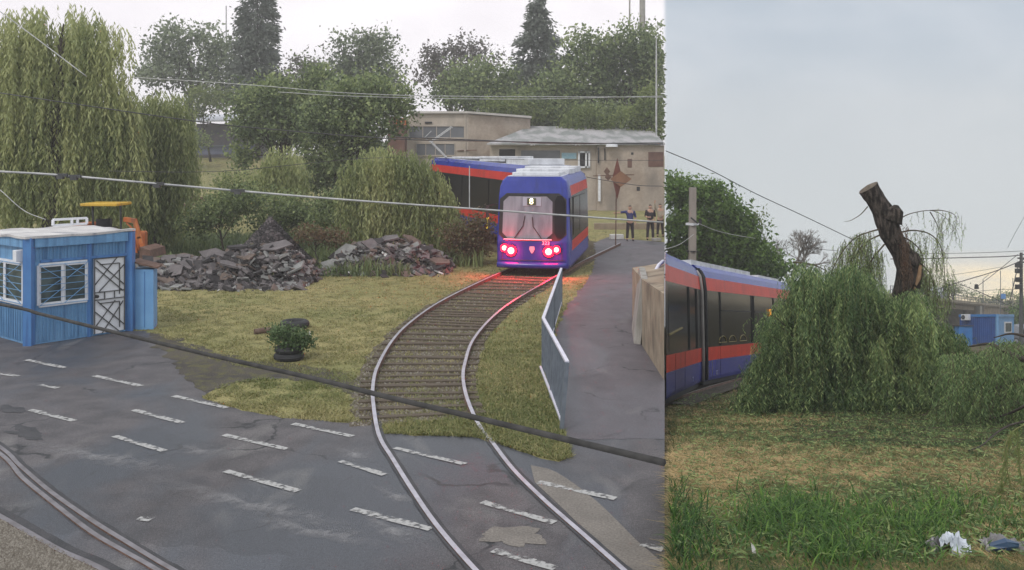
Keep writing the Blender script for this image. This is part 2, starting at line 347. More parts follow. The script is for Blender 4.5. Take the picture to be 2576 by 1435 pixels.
class MB:
    def __init__(s): s.v = []; s.f = []; s.m = []
    def q(s, pts, m=0):
        b = len(s.v); s.v += [tuple(p) for p in pts]; s.f.append(tuple(range(b, b+len(pts)))); s.m.append(m); return s
    def box(s, c, d, rz=0, m=0, tilt=None):
        cx, cy, cz = c; dx, dy, dz = d[0]/2, d[1]/2, d[2]/2; b = len(s.v); ca, sa = math.cos(rz), math.sin(rz)
        for z in (-dz, dz):
            for x, y in ((-dx, -dy), (dx, -dy), (dx, dy), (-dx, dy)):
                p = Vector((x, y, z))
                if tilt: p.rotate(tilt)
                s.v.append((cx+p.x*ca-p.y*sa, cy+p.x*sa+p.y*ca, cz+p.z))
        for f in ((0, 3, 2, 1), (4, 5, 6, 7), (0, 1, 5, 4), (1, 2, 6, 5), (2, 3, 7, 6), (3, 0, 4, 7)): s.f.append(tuple(b+i for i in f)); s.m.append(m)
        return s
    def bar(s, a, b, w, h=None, m=0):
        a, b = Vector(a), Vector(b); h = h or w; d = (b-a)
        if d.length < 1e-6: return s
        d.normalize(); up = Vector((0, 0, 1)) if abs(d.z) < .95 else Vector((1, 0, 0))
        x = d.cross(up).normalized()*w/2; y = d.cross(x).normalized()*h/2; k = len(s.v)
        for p in (a, b):
            for sx, sy in ((-1, -1), (1, -1), (1, 1), (-1, 1)): s.v.append(tuple(p+x*sx+y*sy))
        for f in ((0, 1, 2, 3), (7, 6, 5, 4), (0, 4, 5, 1), (1, 5, 6, 2), (2, 6, 7, 3), (3, 7, 4, 0)): s.f.append(tuple(k+i for i in f)); s.m.append(m)
        return s
    def tube(s, pts, r, n=8, m=0, cap=True, lump=0):
        pts = [Vector(p) for p in pts]; k = len(s.v); K = len(pts)
        rr = r if isinstance(r, (list, tuple)) else [r]*K
        prev = None
        for i, p in enumerate(pts):
            d = (pts[min(i+1, K-1)]-pts[max(i-1, 0)]).normalized()
            if prev is None: x = d.orthogonal().normalized()
            else:
                x = prev-d*prev.dot(d)
                x = x.normalized() if x.length > 1e-5 else d.orthogonal().normalized()
            prev = x; y = d.cross(x)
            for j in range(n):
                a = 2*math.pi*j/n; q = 1+(lump*mnoise.noise(Vector((p.x*3+math.cos(a)*1.3, p.y*3+math.sin(a)*1.3, p.z*3))) if lump else 0)
                s.v.append(tuple(p+(x*math.cos(a)+y*math.sin(a))*rr[i]*q))
        for i in range(K-1):
            for j in range(n):
                s.f.append((k+i*n+j, k+i*n+(j+1) % n, k+(i+1)*n+(j+1) % n, k+(i+1)*n+j)); s.m.append(m)
        if cap:
            s.f.append(tuple(k+j for j in reversed(range(n)))); s.m.append(m)
            s.f.append(tuple(k+(K-1)*n+j for j in range(n))); s.m.append(m)
        return s
    def cyl(s, a, b, r, n=16, m=0): return s.tube([a, b], r, n, m)
    def prism(s, poly, z0, z1, m=0):
        n = len(poly); k = len(s.v)
        for z in (z0, z1): s.v += [(p[0], p[1], z) for p in poly]
        s.f.append(tuple(k+i for i in reversed(range(n)))); s.m.append(m); s.f.append(tuple(k+n+i for i in range(n))); s.m.append(m)
        for i in range(n): s.f.append((k+i, k+(i+1) % n, k+n+(i+1) % n, k+n+i)); s.m.append(m)
        return s
    def ext(s, poly, off, m=0):
        """a closed outline (3-D points) pushed along off"""
        n = len(poly); k = len(s.v); off = Vector(off)
        s.v += [tuple(p) for p in poly]+[tuple(Vector(p)+off) for p in poly]
        s.f.append(tuple(k+i for i in reversed(range(n)))); s.m.append(m); s.f.append(tuple(k+n+i for i in range(n))); s.m.append(m)
        for i in range(n): s.f.append((k+i, k+(i+1) % n, k+n+(i+1) % n, k+n+i)); s.m.append(m)
        return s
    def build(s, name, mats, parent=None, smooth=False, slope=False, bevel=0, origin=None):
        if slope: s.v = [(max(x, SEAM*y+.015), y, z) for x, y, z in s.v]
        if not isinstance(mats, (list, tuple)): mats = [mats]
        me = bpy.data.meshes.new(name); me.from_pydata(s.v, [], s.f)
        for mm in mats: me.materials.append(mm)
        me.polygons.foreach_set('material_index', s.m)
        if smooth: me.polygons.foreach_set('use_smooth', [True]*len(s.f))
        v = np.array(s.v, dtype=np.float64)
        if slope: v[:, 2] += CH-EYE-SL*v[:, 1]
        o = link(name, me, v, parent, origin)
        if smooth == 'edge':
            me.set_sharp_from_angle(angle=R(38))
        if bevel:
            b = o.modifiers.new('bevel', 'BEVEL'); b.width = bevel; b.segments = 2; b.limit_method = 'ANGLE'
        return o
def fastmesh(name, verts, quads, mats, parent=None, tint=None, midx=None, origin=None):
    """verts (n,3), quads (m,k) arrays"""
    me = bpy.data.meshes.new(name); n = len(verts); m, k = quads.shape
    me.vertices.add(n); me.loops.add(m*k); me.polygons.add(m)
    me.loops.foreach_set('vertex_index', quads.astype(np.int32).ravel())
    me.polygons.foreach_set('loop_start', np.arange(0, m*k, k, dtype=np.int32))
    me.polygons.foreach_set('loop_total', np.full(m, k, dtype=np.int32))
    for mm in (mats if isinstance(mats, (list, tuple)) else [mats]): me.materials.append(mm)
    if midx is not None: me.polygons.foreach_set('material_index', midx.astype(np.int32))
    if tint is not None:
        a = me.attributes.new('tint', 'FLOAT', 'POINT'); a.data.foreach_set('value', tint.astype(np.float32))
    me.update(calc_edges=True)
    return link(name, me, verts.astype(np.float64), parent, origin)
def unit(a): return a/np.maximum(np.linalg.norm(a, axis=1, keepdims=True), 1e-6)
def leafobj(name, pts, dirs, ln, wd, mt, tint, parent=None, side=None, clip=None, origin=None):
    """diamond leaves; clip: 'L' keeps those left of the seam bearing, 'R' right"""
    if clip == 'L': k = pts[:, 0] < SEAM*pts[:, 1]-.12
    elif clip == 'R': k = pts[:, 0] > SEAM*pts[:, 1]+.12
    else: k = np.ones(len(pts), bool)
    pts, dirs, tint = pts[k], unit(dirs[k]), tint[k]
    n = len(pts)
    ln = np.broadcast_to(np.asarray(ln, float), (len(k),))[k][:, None]; wd = np.broadcast_to(np.asarray(wd, float), (len(k),))[k][:, None]
    if side is None: side = unit(np.cross(dirs, rng.normal(size=(n, 3))))
    else: side = unit(side[k])
    v = np.empty((n, 4, 3)); v[:, 0] = pts; v[:, 1] = pts+dirs*ln*.45+side*wd/2; v[:, 2] = pts+dirs*ln; v[:, 3] = pts+dirs*ln*.45-side*wd/2
    return fastmesh(name, v.reshape(-1, 3), np.arange(n*4).reshape(n, 4), mt, parent, np.repeat(np.clip(tint, 0, 1), 4), origin=origin)
def blades(name, base, lean, h, w, mt, tint, seg=3, parent=None, droop=1.0, kind='stuff', label=None, cat=None, group=None):
    """bent tapering blades; base (n,3), lean (n,2) horizontal reach, h height"""
    n = len(base); t = np.linspace(0, 1, seg+1)
    h = np.broadcast_to(h, (n,)); w = np.broadcast_to(w, (n,))
    ldir = np.zeros((n, 3)); ldir[:, :2] = lean
    sd = np.stack([-lean[:, 1], lean[:, 0], np.zeros(n)], 1)+rng.normal(size=(n, 3))*np.array([.02, .02, 0]); sd = unit(sd)
    v = np.empty((n, seg+1, 2, 3))
    for i, a in enumerate(t):
        c = base+ldir*(a**1.7)+np.array([0, 0, 1.])*(h*(a-droop*.35*a*a*a))[:, None]
        ww = (w*(1-a**1.5*.92))[:, None]/2
        v[:, i, 0] = c+sd*ww; v[:, i, 1] = c-sd*ww
    b = (np.arange(n)*(seg+1)*2)[:, None]
    qs = [np.concatenate([b+2*i, b+2*i+1, b+2*i+3, b+2*i+2], 1) for i in range(seg)]
    o = fastmesh(name, v.reshape(-1, 3), np.concatenate(qs), mt, parent, np.repeat(np.clip(tint, 0, 1), (seg+1)*2))
    if kind or label: tag(o, label, cat, group, kind)
    return o
def catmull(pts, n=8):
    p = [Vector(q) for q in pts]; out = []
    p = [p[0]*2-p[1]]+p+[p[-1]*2-p[-2]]
    for i in range(1, len(p)-2):
        for k in range(n):
            t = k/n; a, b, c, d = p[i-1], p[i], p[i+1], p[i+2]
            out.append(.5*((2*b)+(c-a)*t+(2*a-5*b+4*c-d)*t*t+(3*b-a-3*c+d)*t**3))
    out.append(p[-2]); return out
def text_mesh(name, s, size, loc, xdir, mt, parent, depth=.006, zdir=Vector((0, 0, 1))):
    cu = bpy.data.curves.new(name, 'FONT'); cu.body = s; cu.size = size; cu.extrude = depth; cu.align_x = 'CENTER'; cu.align_y = 'CENTER'
    tmp = bpy.data.objects.new('tmp_text', cu); COL.objects.link(tmp)
    bpy.context.view_layer.update()
    me0 = bpy.data.meshes.new_from_object(tmp.evaluated_get(bpy.context.evaluated_depsgraph_get()))
    bpy.data.objects.remove(tmp)
    xd = Vector(xdir).normalized(); nn = xd.cross(zdir)
    vs = [Vector(loc)+xd*v.co.x+zdir*v.co.y+nn*v.co.z for v in me0.vertices]
    mb = MB(); mb.v = [tuple(v) for v in vs]; mb.f = [tuple(p.vertices) for p in me0.polygons]; mb.m = [0]*len(mb.f)
    return mb.build(name, mt, parent)

# ------------------------------------------------------------------ ground, roads, track (the setting)
def gridmesh(name, rows, lo, hi, ncol, zf, mt, skirt=None):
    v = []; nr = len(rows)
    for y in rows:
        a, b = lo(y), hi(y)
        for i in range(ncol):
            t = i/(ncol-1); x = a+(b-a)*t; v.append((x, y, zf(x, y)))
    q = [(j*ncol+i, j*ncol+i+1, (j+1)*ncol+i+1, (j+1)*ncol+i) for j in range(nr-1) for i in range(ncol-1)]
    me = bpy.data.meshes.new(name)
    mb = MB(); mb.v = v; mb.f = q; mb.m = [0]*len(q)
    if skirt:     # an earth bank along the shared edge, going down below the lower of the two grounds
        side, zb = skirt; c = 0 if side == 'lo' else ncol-1
        for j in range(nr-1):
            a, b = v[j*ncol+c], v[(j+1)*ncol+c]
            za, zb2 = zb(a[1]), zb(b[1])
            if za < a[2] or zb2 < b[2]: mb.q([a, b, (b[0], b[1], min(zb2, b[2])), (a[0], a[1], min(za, a[2]))])
    o = mb.build(name, mt, origin=(0, 0, 0), smooth=True); tag(o, kind='structure'); return o
rowsL = list(np.linspace(3, 60, 58))+list(np.linspace(62, 110, 30))+[125, 150, 190, 250, 320]
gridmesh('ground', rowsL, lambda y: -1.2*y-25, lambda y: SEAM*y, 60, zL, M['lawn'], ('hi', lambda y: zR(y)-.5))
rowsR = list(np.linspace(3, 30, 109))+list(np.linspace(31, 80, 50))+[90, 110, 140, 190, 250, 320]
def zRg(x, y):
    return zR(y)+(.035*mnoise.noise(Vector((x*1.1, y*1.1, 0)))+.02*mnoise.noise(Vector((x*3.7, y*3.7, 5))))*sstep(4, 6, y)*(1-sstep(40, 60, y))
gridmesh('meadow_slope', rowsR, lambda y: SEAM*y, lambda y: 1.1*y+20, 90, zRg, M['meadow'], ('lo', lambda y: -.3))

def jitter_edge(px, step=.18, amp=.07, to=None, open_idx=()):
    """outline in picture units -> ground points, edges broken up"""
    w = [(to or GL)(*p) for p in px]; out = []
    for i, a in enumerate(w):
        b = w[(i+1) % len(w)]; out.append((a.x, a.y))
        if i in open_idx: continue
        n = int((b-a).length/step); nn = Vector((-(b-a).y, (b-a).x, 0)).normalized() if n else None
        for k in range(1, min(n, 400)):
            p = a.lerp(b, k/n); q = mnoise.noise(Vector((p.x*2.3, p.y*2.3, 3)))*amp*2+mnoise.noise(Vector((p.x*9, p.y*9, 8)))*amp
            p = p+nn*q
            out.append((min(p.x, SEAM*p.y-.001), p.y))
    return out
def sheet(name, pts2, z, mt, kind='structure', label=None, cat=None, group=None):
    v = [Vector((x, y, z)) for x, y in pts2]
    tri = geometry.tessellate_polygon([v])
    mb = MB(); mb.v = [tuple(p) for p in v]
    for t in tri:
        a, b, c = [v[i] for i in t]
        if (b-a).cross(c-a).z < 0: t = (t[0], t[2], t[1])
        mb.f.append(tuple(t)); mb.m.append(0)
    o = mb.build(name, mt); tag(o, label, cat, group, kind); return o
seam = lambda v: (1671.9, v)
road = [(-900, 838), (0, 838), (370, 833), (450, 868), (530, 905), (600, 925), (690, 934), (780, 952), (700, 953), (640, 954), (560, 968), (508, 1002),
        (570, 1023), (707, 1053), (837, 1063), (940, 1066), (965, 1092), (1080, 1097), (1200, 1102), (1250, 1118), (1330, 1143), (1405, 1163), (1440, 1150), (1424, 1100),
        seam(1100), seam(1700), seam(2600), (1288, 2600), (-900, 2600), (-2200, 1500)]
sheet('road', jitter_edge(road, open_idx=(24, 25, 26, 27, 28, 29)), .004, M['asphalt'])
pathp = [(1424, 1100), (1412, 1075), (1392, 1010), (1380, 950), (1378, 900), (1400, 830), (1425, 772), (1470, 720), (1492, 680), (1497, 640), (1494, 612), (1530, 597), (1600, 604), seam(610), seam(1100)]
sheet('footpath', jitter_edge(pathp[:-1]+[seam(1106), (1424, 1108)], open_idx=(13,)), .0065, M['path'])
verge = [(378, 836), (460, 858), (560, 892), (650, 910), (770, 920), (860, 938), (935, 968), (936, 1006), (860, 985), (770, 962), (690, 950), (600, 962), (520, 990), (470, 960), (430, 905), (385, 862)]
sheet('bare_verge', jitter_edge(verge, .12, .12), .0085, M['verge'])
sheet('gravel_bed', [(p.x, p.y) for p in [GL(-300, 1140), GL(-40, 1288), GL(66, 1350), GL(151, 1398), GL(247, 1440), GL(420, 1560), GL(-100, 1900), GL(-900, 1700)]], .008, M['gravel'])
# darker tar seams, worn concrete and puddle stains on the road
def blob(cu, cv, ru, rv, rot=0, amp=.25, n=40, seed=0):
    o = []
    for i in range(n):
        a = 2*math.pi*i/n; k = 1+amp*mnoise.noise(Vector((math.cos(a)*1.7, math.sin(a)*1.7, seed*3.1)))*2+amp*.6*mnoise.noise(Vector((math.cos(a)*6, math.sin(a)*6, seed)))
        x, y = math.cos(a)*ru*k, math.sin(a)*rv*k
        g = GL(cu+x*math.cos(rot)-y*math.sin(rot), cv+x*math.sin(rot)+y*math.cos(rot)); o.append((g.x, g.y))
    return o
sheet('road_patch', blob(1290, 1352, 85, 22, .05, .3, seed=1), .008, M['patch'])
sheet('road_patch', [(p.x, p.y) for p in catmull([GL(1335, 1172), GL(1400, 1190), GL(1500, 1262), GL(1600, 1360), GL(1668, 1425), GL(1671, 1500), GL(1600, 1500), GL(1545, 1420), GL(1450, 1315), GL(1345, 1215)], 4)], .008, M['patch'])
sheet('road_patch', blob(68, 1092, 46, 13, .12, .45, seed=2), .008, M['tar'])
sheet('road_patch', blob(24, 1030, 34, 10, .1, .3, seed=3), .008, M['tar'])
def stainmat():
    m, t, n, l, b = new_mat('bleached_stain'); co = n.new('ShaderNodeTexCoord'); x = n.new('ShaderNodeTexNoise'); x.inputs['Scale'].default_value = 3.2; x.inputs['Detail'].default_value = 8; x.inputs['Roughness'].default_value = .7; l.new(co.outputs['Object'], x.inputs[0])
    a = n.new('ShaderNodeAttribute'); a.attribute_name = 'fade'; mu = n.new('ShaderNodeMath'); mu.operation = 'MULTIPLY'; r = n.new('ShaderNodeMapRange'); r.inputs[1].default_value = .42; r.inputs[2].default_value = .66; l.new(x.outputs[0], r.inputs[0]); l.new(r.outputs[0], mu.inputs[0]); l.new(a.outputs['Fac'], mu.inputs[1])
    b.inputs['Base Color'].default_value = (.27, .265, .27, 1); b.inputs['Roughness'].default_value = .8; tr = n.new('ShaderNodeBsdfTransparent'); mx = n.new('ShaderNodeMixShader'); l.new(mu.outputs[0], mx.inputs[0]); l.new(tr.outputs[0], mx.inputs[1]); l.new(b.outputs[0], mx.inputs[2]); l.new(mx.outputs[0], n['Material Output'].inputs[0]); return m
M['stain'] = stainmat()
for k, (cu, cv, ru, rv, ro) in enumerate([(985, 1335, 95, 34, .35), (890, 1145, 60, 26, .2), (500, 1134, 60, 16, -.1), (640, 1270, 260, 26, .22), (250, 1150, 200, 24, .18), (1000, 1250, 70, 22, .3), (800, 1340, 200, 26, .2)]):
    ring = blob(cu, cv, ru, rv, ro, .2, 28, seed=20+k); c = GL(cu, cv); v = np.array([(c.x, c.y, .010)]+[(x, y, .010) for x, y in ring]); q = np.array([(0, i+1, (i+1) % 28+1) for i in range(28)])
    so_ = fastmesh('road_stain', v, q, M['stain']); at_ = so_.data.attributes.new('fade', 'FLOAT', 'POINT'); at_.data.foreach_set('value', np.array([.85]+[0]*28, dtype=np.float32)); tag(so_, kind='structure')
# road markings: each dash is worn paint on the asphalt
dash = [(66, 907, 164, 927), (237, 947, 356, 973), (437, 998, 571, 1028), (737, 1068, 887, 1100), (-30, 938, 48, 948), (101, 970, 146, 978), (76, 1033, 187, 1061), (336, 1033, 460, 1066),
        (563, 1096, 722, 1132), (288, 1099, 414, 1137), (568, 1187, 750, 1238), (348, 1306, 381, 1310), (993, 1129, 1170, 1170), (857, 1162, 968, 1197), (887, 1283, 1084, 1334),
        (1213, 1265, 1395, 1318), (1354, 1215, 1549, 1257), (1241, 1387, 1397, 1433), (1614, 1371, 1671, 1386)]
for k, (a, b, c, d) in enumerate(dash):
    p, q = GL(a, b), GL(c, d); dr = (q-p).normalized(); nn = Vector((-dr.y, dr.x, 0))*.055
    n = 8; up, dn = [], []
    for i in range(n+1):
        t = p.lerp(q, i/n); w = nn*(1+.35*mnoise.noise(t*4))
        up.append((t+w)); dn.append((t-w))
    sheet('road_marking', [(max(min(x.x, SEAM*x.y-.005), -99), x.y) for x in dn+up[::-1]], .012, M['roadpaint'])

def rail_mesh(pts, ztop, w=.056, foot=True):
    mb = MB(); P2 = catmull(pts, 8); L_, R_ = [], []
    K = len(P2)
    for i, p in enumerate(P2):
        d = (P2[min(i+1, K-1)]-P2[max(i-1, 0)]); n = Vector((-d.y, d.x, 0)).normalized(); z = ztop(p.y)
        L_.append((p+n*w/2, z)); R_.append((p-n*w/2, z))
    for i in range(K-1):
        (a, za), (b, zb) = L_[i], L_[i+1]; (c, zc), (e, ze) = R_[i], R_[i+1]
        A, B, C_, E = Vector((a.x, a.y, za)), Vector((b.x, b.y, zb)), Vector((c.x, c.y, zc)), Vector((e.x, e.y, ze))
        mb.q([A, B, E, C_], 0)
        mb.q([A, Vector((a.x, a.y, 0)), Vector((b.x, b.y, 0)), B], 1); mb.q([C_, E, Vector((e.x, e.y, 0)), Vector((c.x, c.y, 0))], 1)
    return mb
def flange(pts, off, w, z):
    P2 = catmull(pts, 8); K = len(P2); a, b = [], []
    for i, p in enumerate(P2):
        d = (P2[min(i+1, K-1)]-P2[max(i-1, 0)]); n = Vector((-d.y, d.x, 0)).normalized()
        j = .012*mnoise.noise(p*6)
        a.append(p+n*(off-w/2-j)); b.append(p+n*(off+w/2+j))
    return [(q.x, q.y) for q in a+b[::-1]]
left = [(1480, 600), (1370, 640), (1250, 690), (1119, 753), (1039, 806), (988, 856), (950, 922), (938, 973), (940, 1023), (955, 1084), (988, 1154), (1039, 1235), (1099, 1321), (1195, 1432), (1330, 1570)]
right = [(1560, 612), (1470, 655), (1385, 703), (1291, 758), (1236, 801), (1190, 856), (1170, 912), (1165, 952), (1175, 1003), (1198, 1048), (1236, 1109), (1291, 1180), (1372, 1260), (1468, 1344), (1568, 1432), (1640, 1497)]
ztop = lambda y: .02+.09*sstep(13.2, 14.8, y)
def gl_rail(px):
    o = []
    for u, v in px:
        z = .02 if v > 1090 else .1; o.append(GL(u, v, z)*1)
    return [Vector((p.x, p.y, 0)) for p in o]
trk = thing('tram_track', GL(1065, 1000), 'curved tram track swinging across the road to the red-lit tram', 'tram track')
lr, rr_ = gl_rail(left), gl_rail(right)
rail_mesh(lr, ztop).build('rail', [M['steel'], M['rust']], trk)
rail_mesh(rr_, ztop).build('rail', [M['steel'], M['rust']], trk)
# ballast between and beside the rails
lc, rc = catmull(lr[:-1], 8), catmull(rr_[:-1], 8)
def nearest(p, c): return min(c, key=lambda q: (q-p).length)
bal = []
for i, p in enumerate(lc):
    if p.y < 13.7: continue
    q = nearest(p, rc); d = (q-p).normalized(); bal.append((p-d*(.32+.12*mnoise.noise(p*3)), q+d*(.22+.1*mnoise.noise(q*3+Vector((9, 9, 9))))))
sheet('ballast_bed', [(a.x, a.y) for a, b in bal]+[(b.x, b.y) for a, b in bal][::-1], .006, M['ballast'])
acc = 0; last = None; ns = 0
for p in lc:
    if last is not None: acc += (p-last).length
    last = p
    if p.y < 13.9 or p.y > 31: continue
    if acc >= .34 and ns < 60:
        acc = 0; ns += 1
        q = nearest(p, rc); d = (q-p).normalized(); a, b = p-d*.22, q+d*.22; k = random.uniform(-.03, .03)
        MB().bar((a.x, a.y, .012+k*.2), (b.x, b.y, .016+k*.2), .13+k, .05).build('sleeper', M['sleeper'], trk)
for pts, s in ((lr, 1), (rr_, 1)):
    near = [p for p in pts if p.y < 15]
    sheet('flangeway', flange(near, .055, .045, 0), .0135, M['tar']); sheet('flangeway', flange(near, -.05, .03, 0), .0135, M['tar'])
r2 = thing('tram_track', GL(126, 1240), 'tram track with a doubled rail in the bottom left corner of the yard', 'tram track')
rl = [[(-260, 950), (-120, 1050), (5, 1132), (50, 1175), (126, 1240), (227, 1311), (323, 1371), (424, 1432), (620, 1540)],
      [(-260, 965), (-120, 1065), (5, 1149), (56, 1205), (126, 1263), (227, 1341), (313, 1392), (384, 1432), (560, 1540)],
      [(-360, 1080), (-200, 1190), (5, 1306), (66, 1341), (151, 1389), (247, 1432), (430, 1530)]]
for k, px in enumerate(rl):
    pts = [GL(*p) for p in px]
    rail_mesh(pts, lambda y: .022, .055 if k < 2 else .065).build('rail', [M['steelworn2'], M['rust']], r2)
    sheet('flangeway', flange(pts, .06 if k < 2 else .09, .05 if k < 2 else .09, 0), .0125, M['tar'])

# ------------------------------------------------------------------ blue kiosk in the yard
def kiosk():
    C0 = GL(73, 870); C1 = GL(327, 832); fx = (C1-C0).normalized(); bk = Vector((-fx.y, fx.x, 0)); Wd = (C1-C0).length; D = 2.1; H = 2.2
    def pt(a, b, z): return C0+fx*a+bk*b+Vector((0, 0, z))
    k = thing('kiosk', pt(Wd/2, D/2, 0), 'blue metal kiosk with barred window and white barred door at the road', 'kiosk')
    mb = MB()
    mb.ext([pt(0, 0, .0), pt(Wd, 0, 0), pt(Wd, D, 0), pt(0, D, 0)], (0, 0, H-.1))
    mb.build('wall', M['kiosk'], k)
    # corner posts, top and bottom frame
    for a, b in ((0, 0), (Wd, 0), (Wd, D), (0, D)): MB().bar(pt(a, b, 0), pt(a, b, H), .17).build('corner_post', M['kioskdeep'], k)
    tb = MB(); tb.bar(pt(.085, -.02, H-.1), pt(Wd-.085, -.02, H-.1), .12, .2).bar(pt(-.02, .085, H-.1), pt(-.02, D-.085, H-.1), .12, .2).bar(pt(Wd+.02, .085, H-.1), pt(Wd+.02, D-.085, H-.1), .12, .2)
    tb.build('top_beam', M['kiosk'], k)
    # vertical ribs of the corrugated cladding
    rb = MB()
    x = .14
    wa, wb = .13*Wd, .56*Wd
    while x < Wd-.12:
        if not (.60*Wd < x < .95*Wd): rb.bar(pt(x, -.012, .05), pt(x, -.012, .74), .028, .022)
        rb.bar(pt(x, -.012, 1.72), pt(x, -.012, H-.2), .028, .022); x += .075
    y = .12
    while y < D-.1:
        rb.bar(pt(-.012, y, .05), pt(-.012, y, .78), .028, .022); y += .085
    rb.build('cladding_ribs', M['kiosk'], k)
    dv = MB(); dv.bar(pt(.575*Wd, -.02, 0), pt(.575*Wd, -.02, H-.2), .09, .07); dv.bar(pt(.10*Wd, -.02, 1.70), pt(Wd-.09, -.02, 1.70), .05, .05); dv.build('mullion', M['kioskdeep'], k)
    def window(a0, a1, b0, b1, z0, z1, side):
        f = (lambda s, o, z: pt(a0+(a1-a0)*s, -o, z)) if not side else (lambda s, o, z: pt(-o, b0+(b1-b0)*s, z))
        w = MB()
        for s in (0, .5, 1): w.bar(f(s, .03, z0), f(s, .03, z1), .10 if s == .5 else .075, .05)
        for z in (z0, z1): w.bar(f(0, .032, z), f(1, .032, z), .05, .085)
        wf = w.build('window', M['white'], k)
        p = MB(); p.q([f(.04, .012, z0), f(.96, .012, z0), f(.96, .012, z1), f(.04, .012, z1)]); p.build('pane', M['pane'], wf)
        g = MB()
        hs = np.linspace(z0, z1, 7)
        for z in hs: g.bar(f(0, .075, z), f(1, .075, z), .010)
        for s, t, u_, w_ in ((0, z1, .45, .62), (0, .3, .45, .62), (0, 0, .5, .42), (.5, 0, 1, .45), (.55, .62, 1, 1), (.5, 1, 1, .62)):
            zz = lambda q: q if q > 1.01 and q == z1 else z0+(z1-z0)*min(q, 1)
            g.bar(f(s, .082, zz(t)), f(u_, .082, zz(w_)), .010)
        g.build('grille', M['kioskpale'], wf)
    window(.085*Wd, .545*Wd, 0, 0, .80, 1.62, False)
    window(0, 0, .06*D+.06, .9*D, .84, 1.66, True)
    # door
    a0, a1 = .615*Wd, .925*Wd; z0, z1 = .05, 1.66
    d = MB(); d.ext([pt(a0, -.012, z0), pt(a1, -.012, z0), pt(a1, -.012, z1), pt(a0, -.012, z1)], -bk*.04)
    door = d.build('door', M['white'], k)
    g = MB(); A = lambda s, t, o=.07: pt(a0+(a1-a0)*s, -o, z0+(z1-z0)*t)
    for s, t, u_, w_ in ((.06, .98, 1, .62), (.0, .90, .95, .54), (.0, .65, .75, 1), (.15, .56, 1, .90), (.0, .30, .8, 0), (.1, .43, .98, .08), (.25, 0, .95, .40), (.0, .08, .68, .42),
                        (0, .55, 1, .55), (0, .45, 1, .45), (.33, .45, .33, .55), (.66, .45, .66, .55), (.0, 0, .0, 1), (1, 0, 1, 1), (0, 1, 1, 1), (.17, .92, .83, .92), (.83, .92, .83, .5), (.17, .40, .83, .40), (.83, .40, .83, .05)):
        g.bar(A(s, t), A(u_, w_), .018)
    g.build('grille', M['wire'], door)
    MB().cyl(A(.06, .50, .02), A(.06, .50, .12), .035).build('handle', M['dark'], door)
    # sagging felt roof with an overhanging edge
    rf = MB(); n = 10
    def rz(a, b): return H+.035+.05*mnoise.noise(Vector((a*1.6, b*1.6, 2)))
    G = [[(pt(-.12+(Wd+.2)*i/n, -.1+(D+.25)*j/n, 0)) for i in range(n+1)] for j in range(n+1)]
    for j in range(n):
        for i in range(n):
            c = [G[j][i], G[j][i+1], G[j+1][i+1], G[j+1][i]]
            rf.q([Vector((p.x, p.y, rz(p.x, p.y))) for p in c])
    for (j0, i0, dj, di) in ((0, 0, 0, 1), (0, n, 1, 0), (n, n, 0, -1), (n, 0, -1, 0)):
        for s in range(n):
            a = G[j0+dj*s][i0+di*s]; b = G[j0+dj*(s+1)][i0+di*(s+1)]
            rf.q([Vector((a.x, a.y, rz(a.x, a.y)-.05)), Vector((b.x, b.y, rz(b.x, b.y)-.05)), Vector((b.x, b.y, rz(b.x, b.y))), Vector((a.x, a.y, rz(a.x, a.y)))])
    rf.build('roof', M['roofing'], k, smooth='edge')
    lb = MB(); lb.box(pt(-.10, .22, 1.83), (.2, .16, .24), math.atan2(fx.y, fx.x)); lb.build('lamp_box', M['white'], k, bevel=.01)
    c = GL(350, 838)
    cab = thing('cabinet', c, 'narrow blue metal cabinet with a rusty sloping lid beside the kiosk', 'cabinet')
    q0 = pt(Wd+.10, .02, 0); q1 = q0+fx*.02; w = Vector((.42, .05, 0)); dpt = Vector((-.12, .55, 0))
    b = MB(); b.ext([q0, q0+w, q0+w+dpt, q0+dpt], (0, 0, 1.34)); b.build('body', M['kioskpale'], cab)
    s = MB(); s.bar(q0+w*.55+Vector((0, -.006, .05)), q0+w*.55+Vector((0, -.006, 1.3)), .012, .012); s.build('door_seam', M['kioskdeep'], cab)
    b = MB(); e = Vector((.06, -.06, 0)); b.ext([q0+Vector((-.02, -.05, 1.50)), q0+w+Vector((.10, -.05, 1.36)), q0+w+dpt+Vector((.10, .05, 1.36)), q0+dpt+Vector((-.02, .05, 1.50))], (0, 0, .035)); b.build('lid', M['rust'], cab)
    # white frame lying on the back of the roof
    ob = MB(); a = pt(Wd*.62, D*.9, H+.09); b_ = pt(Wd*.98, D*.9, H+.09)
    ob.bar(a, b_, .05).bar(a+Vector((0, 0, .13)), b_+Vector((0, 0, .13)), .05)
    for t in (0, .55, .72, 1): ob.bar(a.lerp(b_, t), a.lerp(b_, t)+Vector((0, 0, .13)), .05)
    tag(ob.build('metal_frame', M['white']), 'small white metal frame lying on the back edge of the kiosk roof', 'frame')
kiosk()

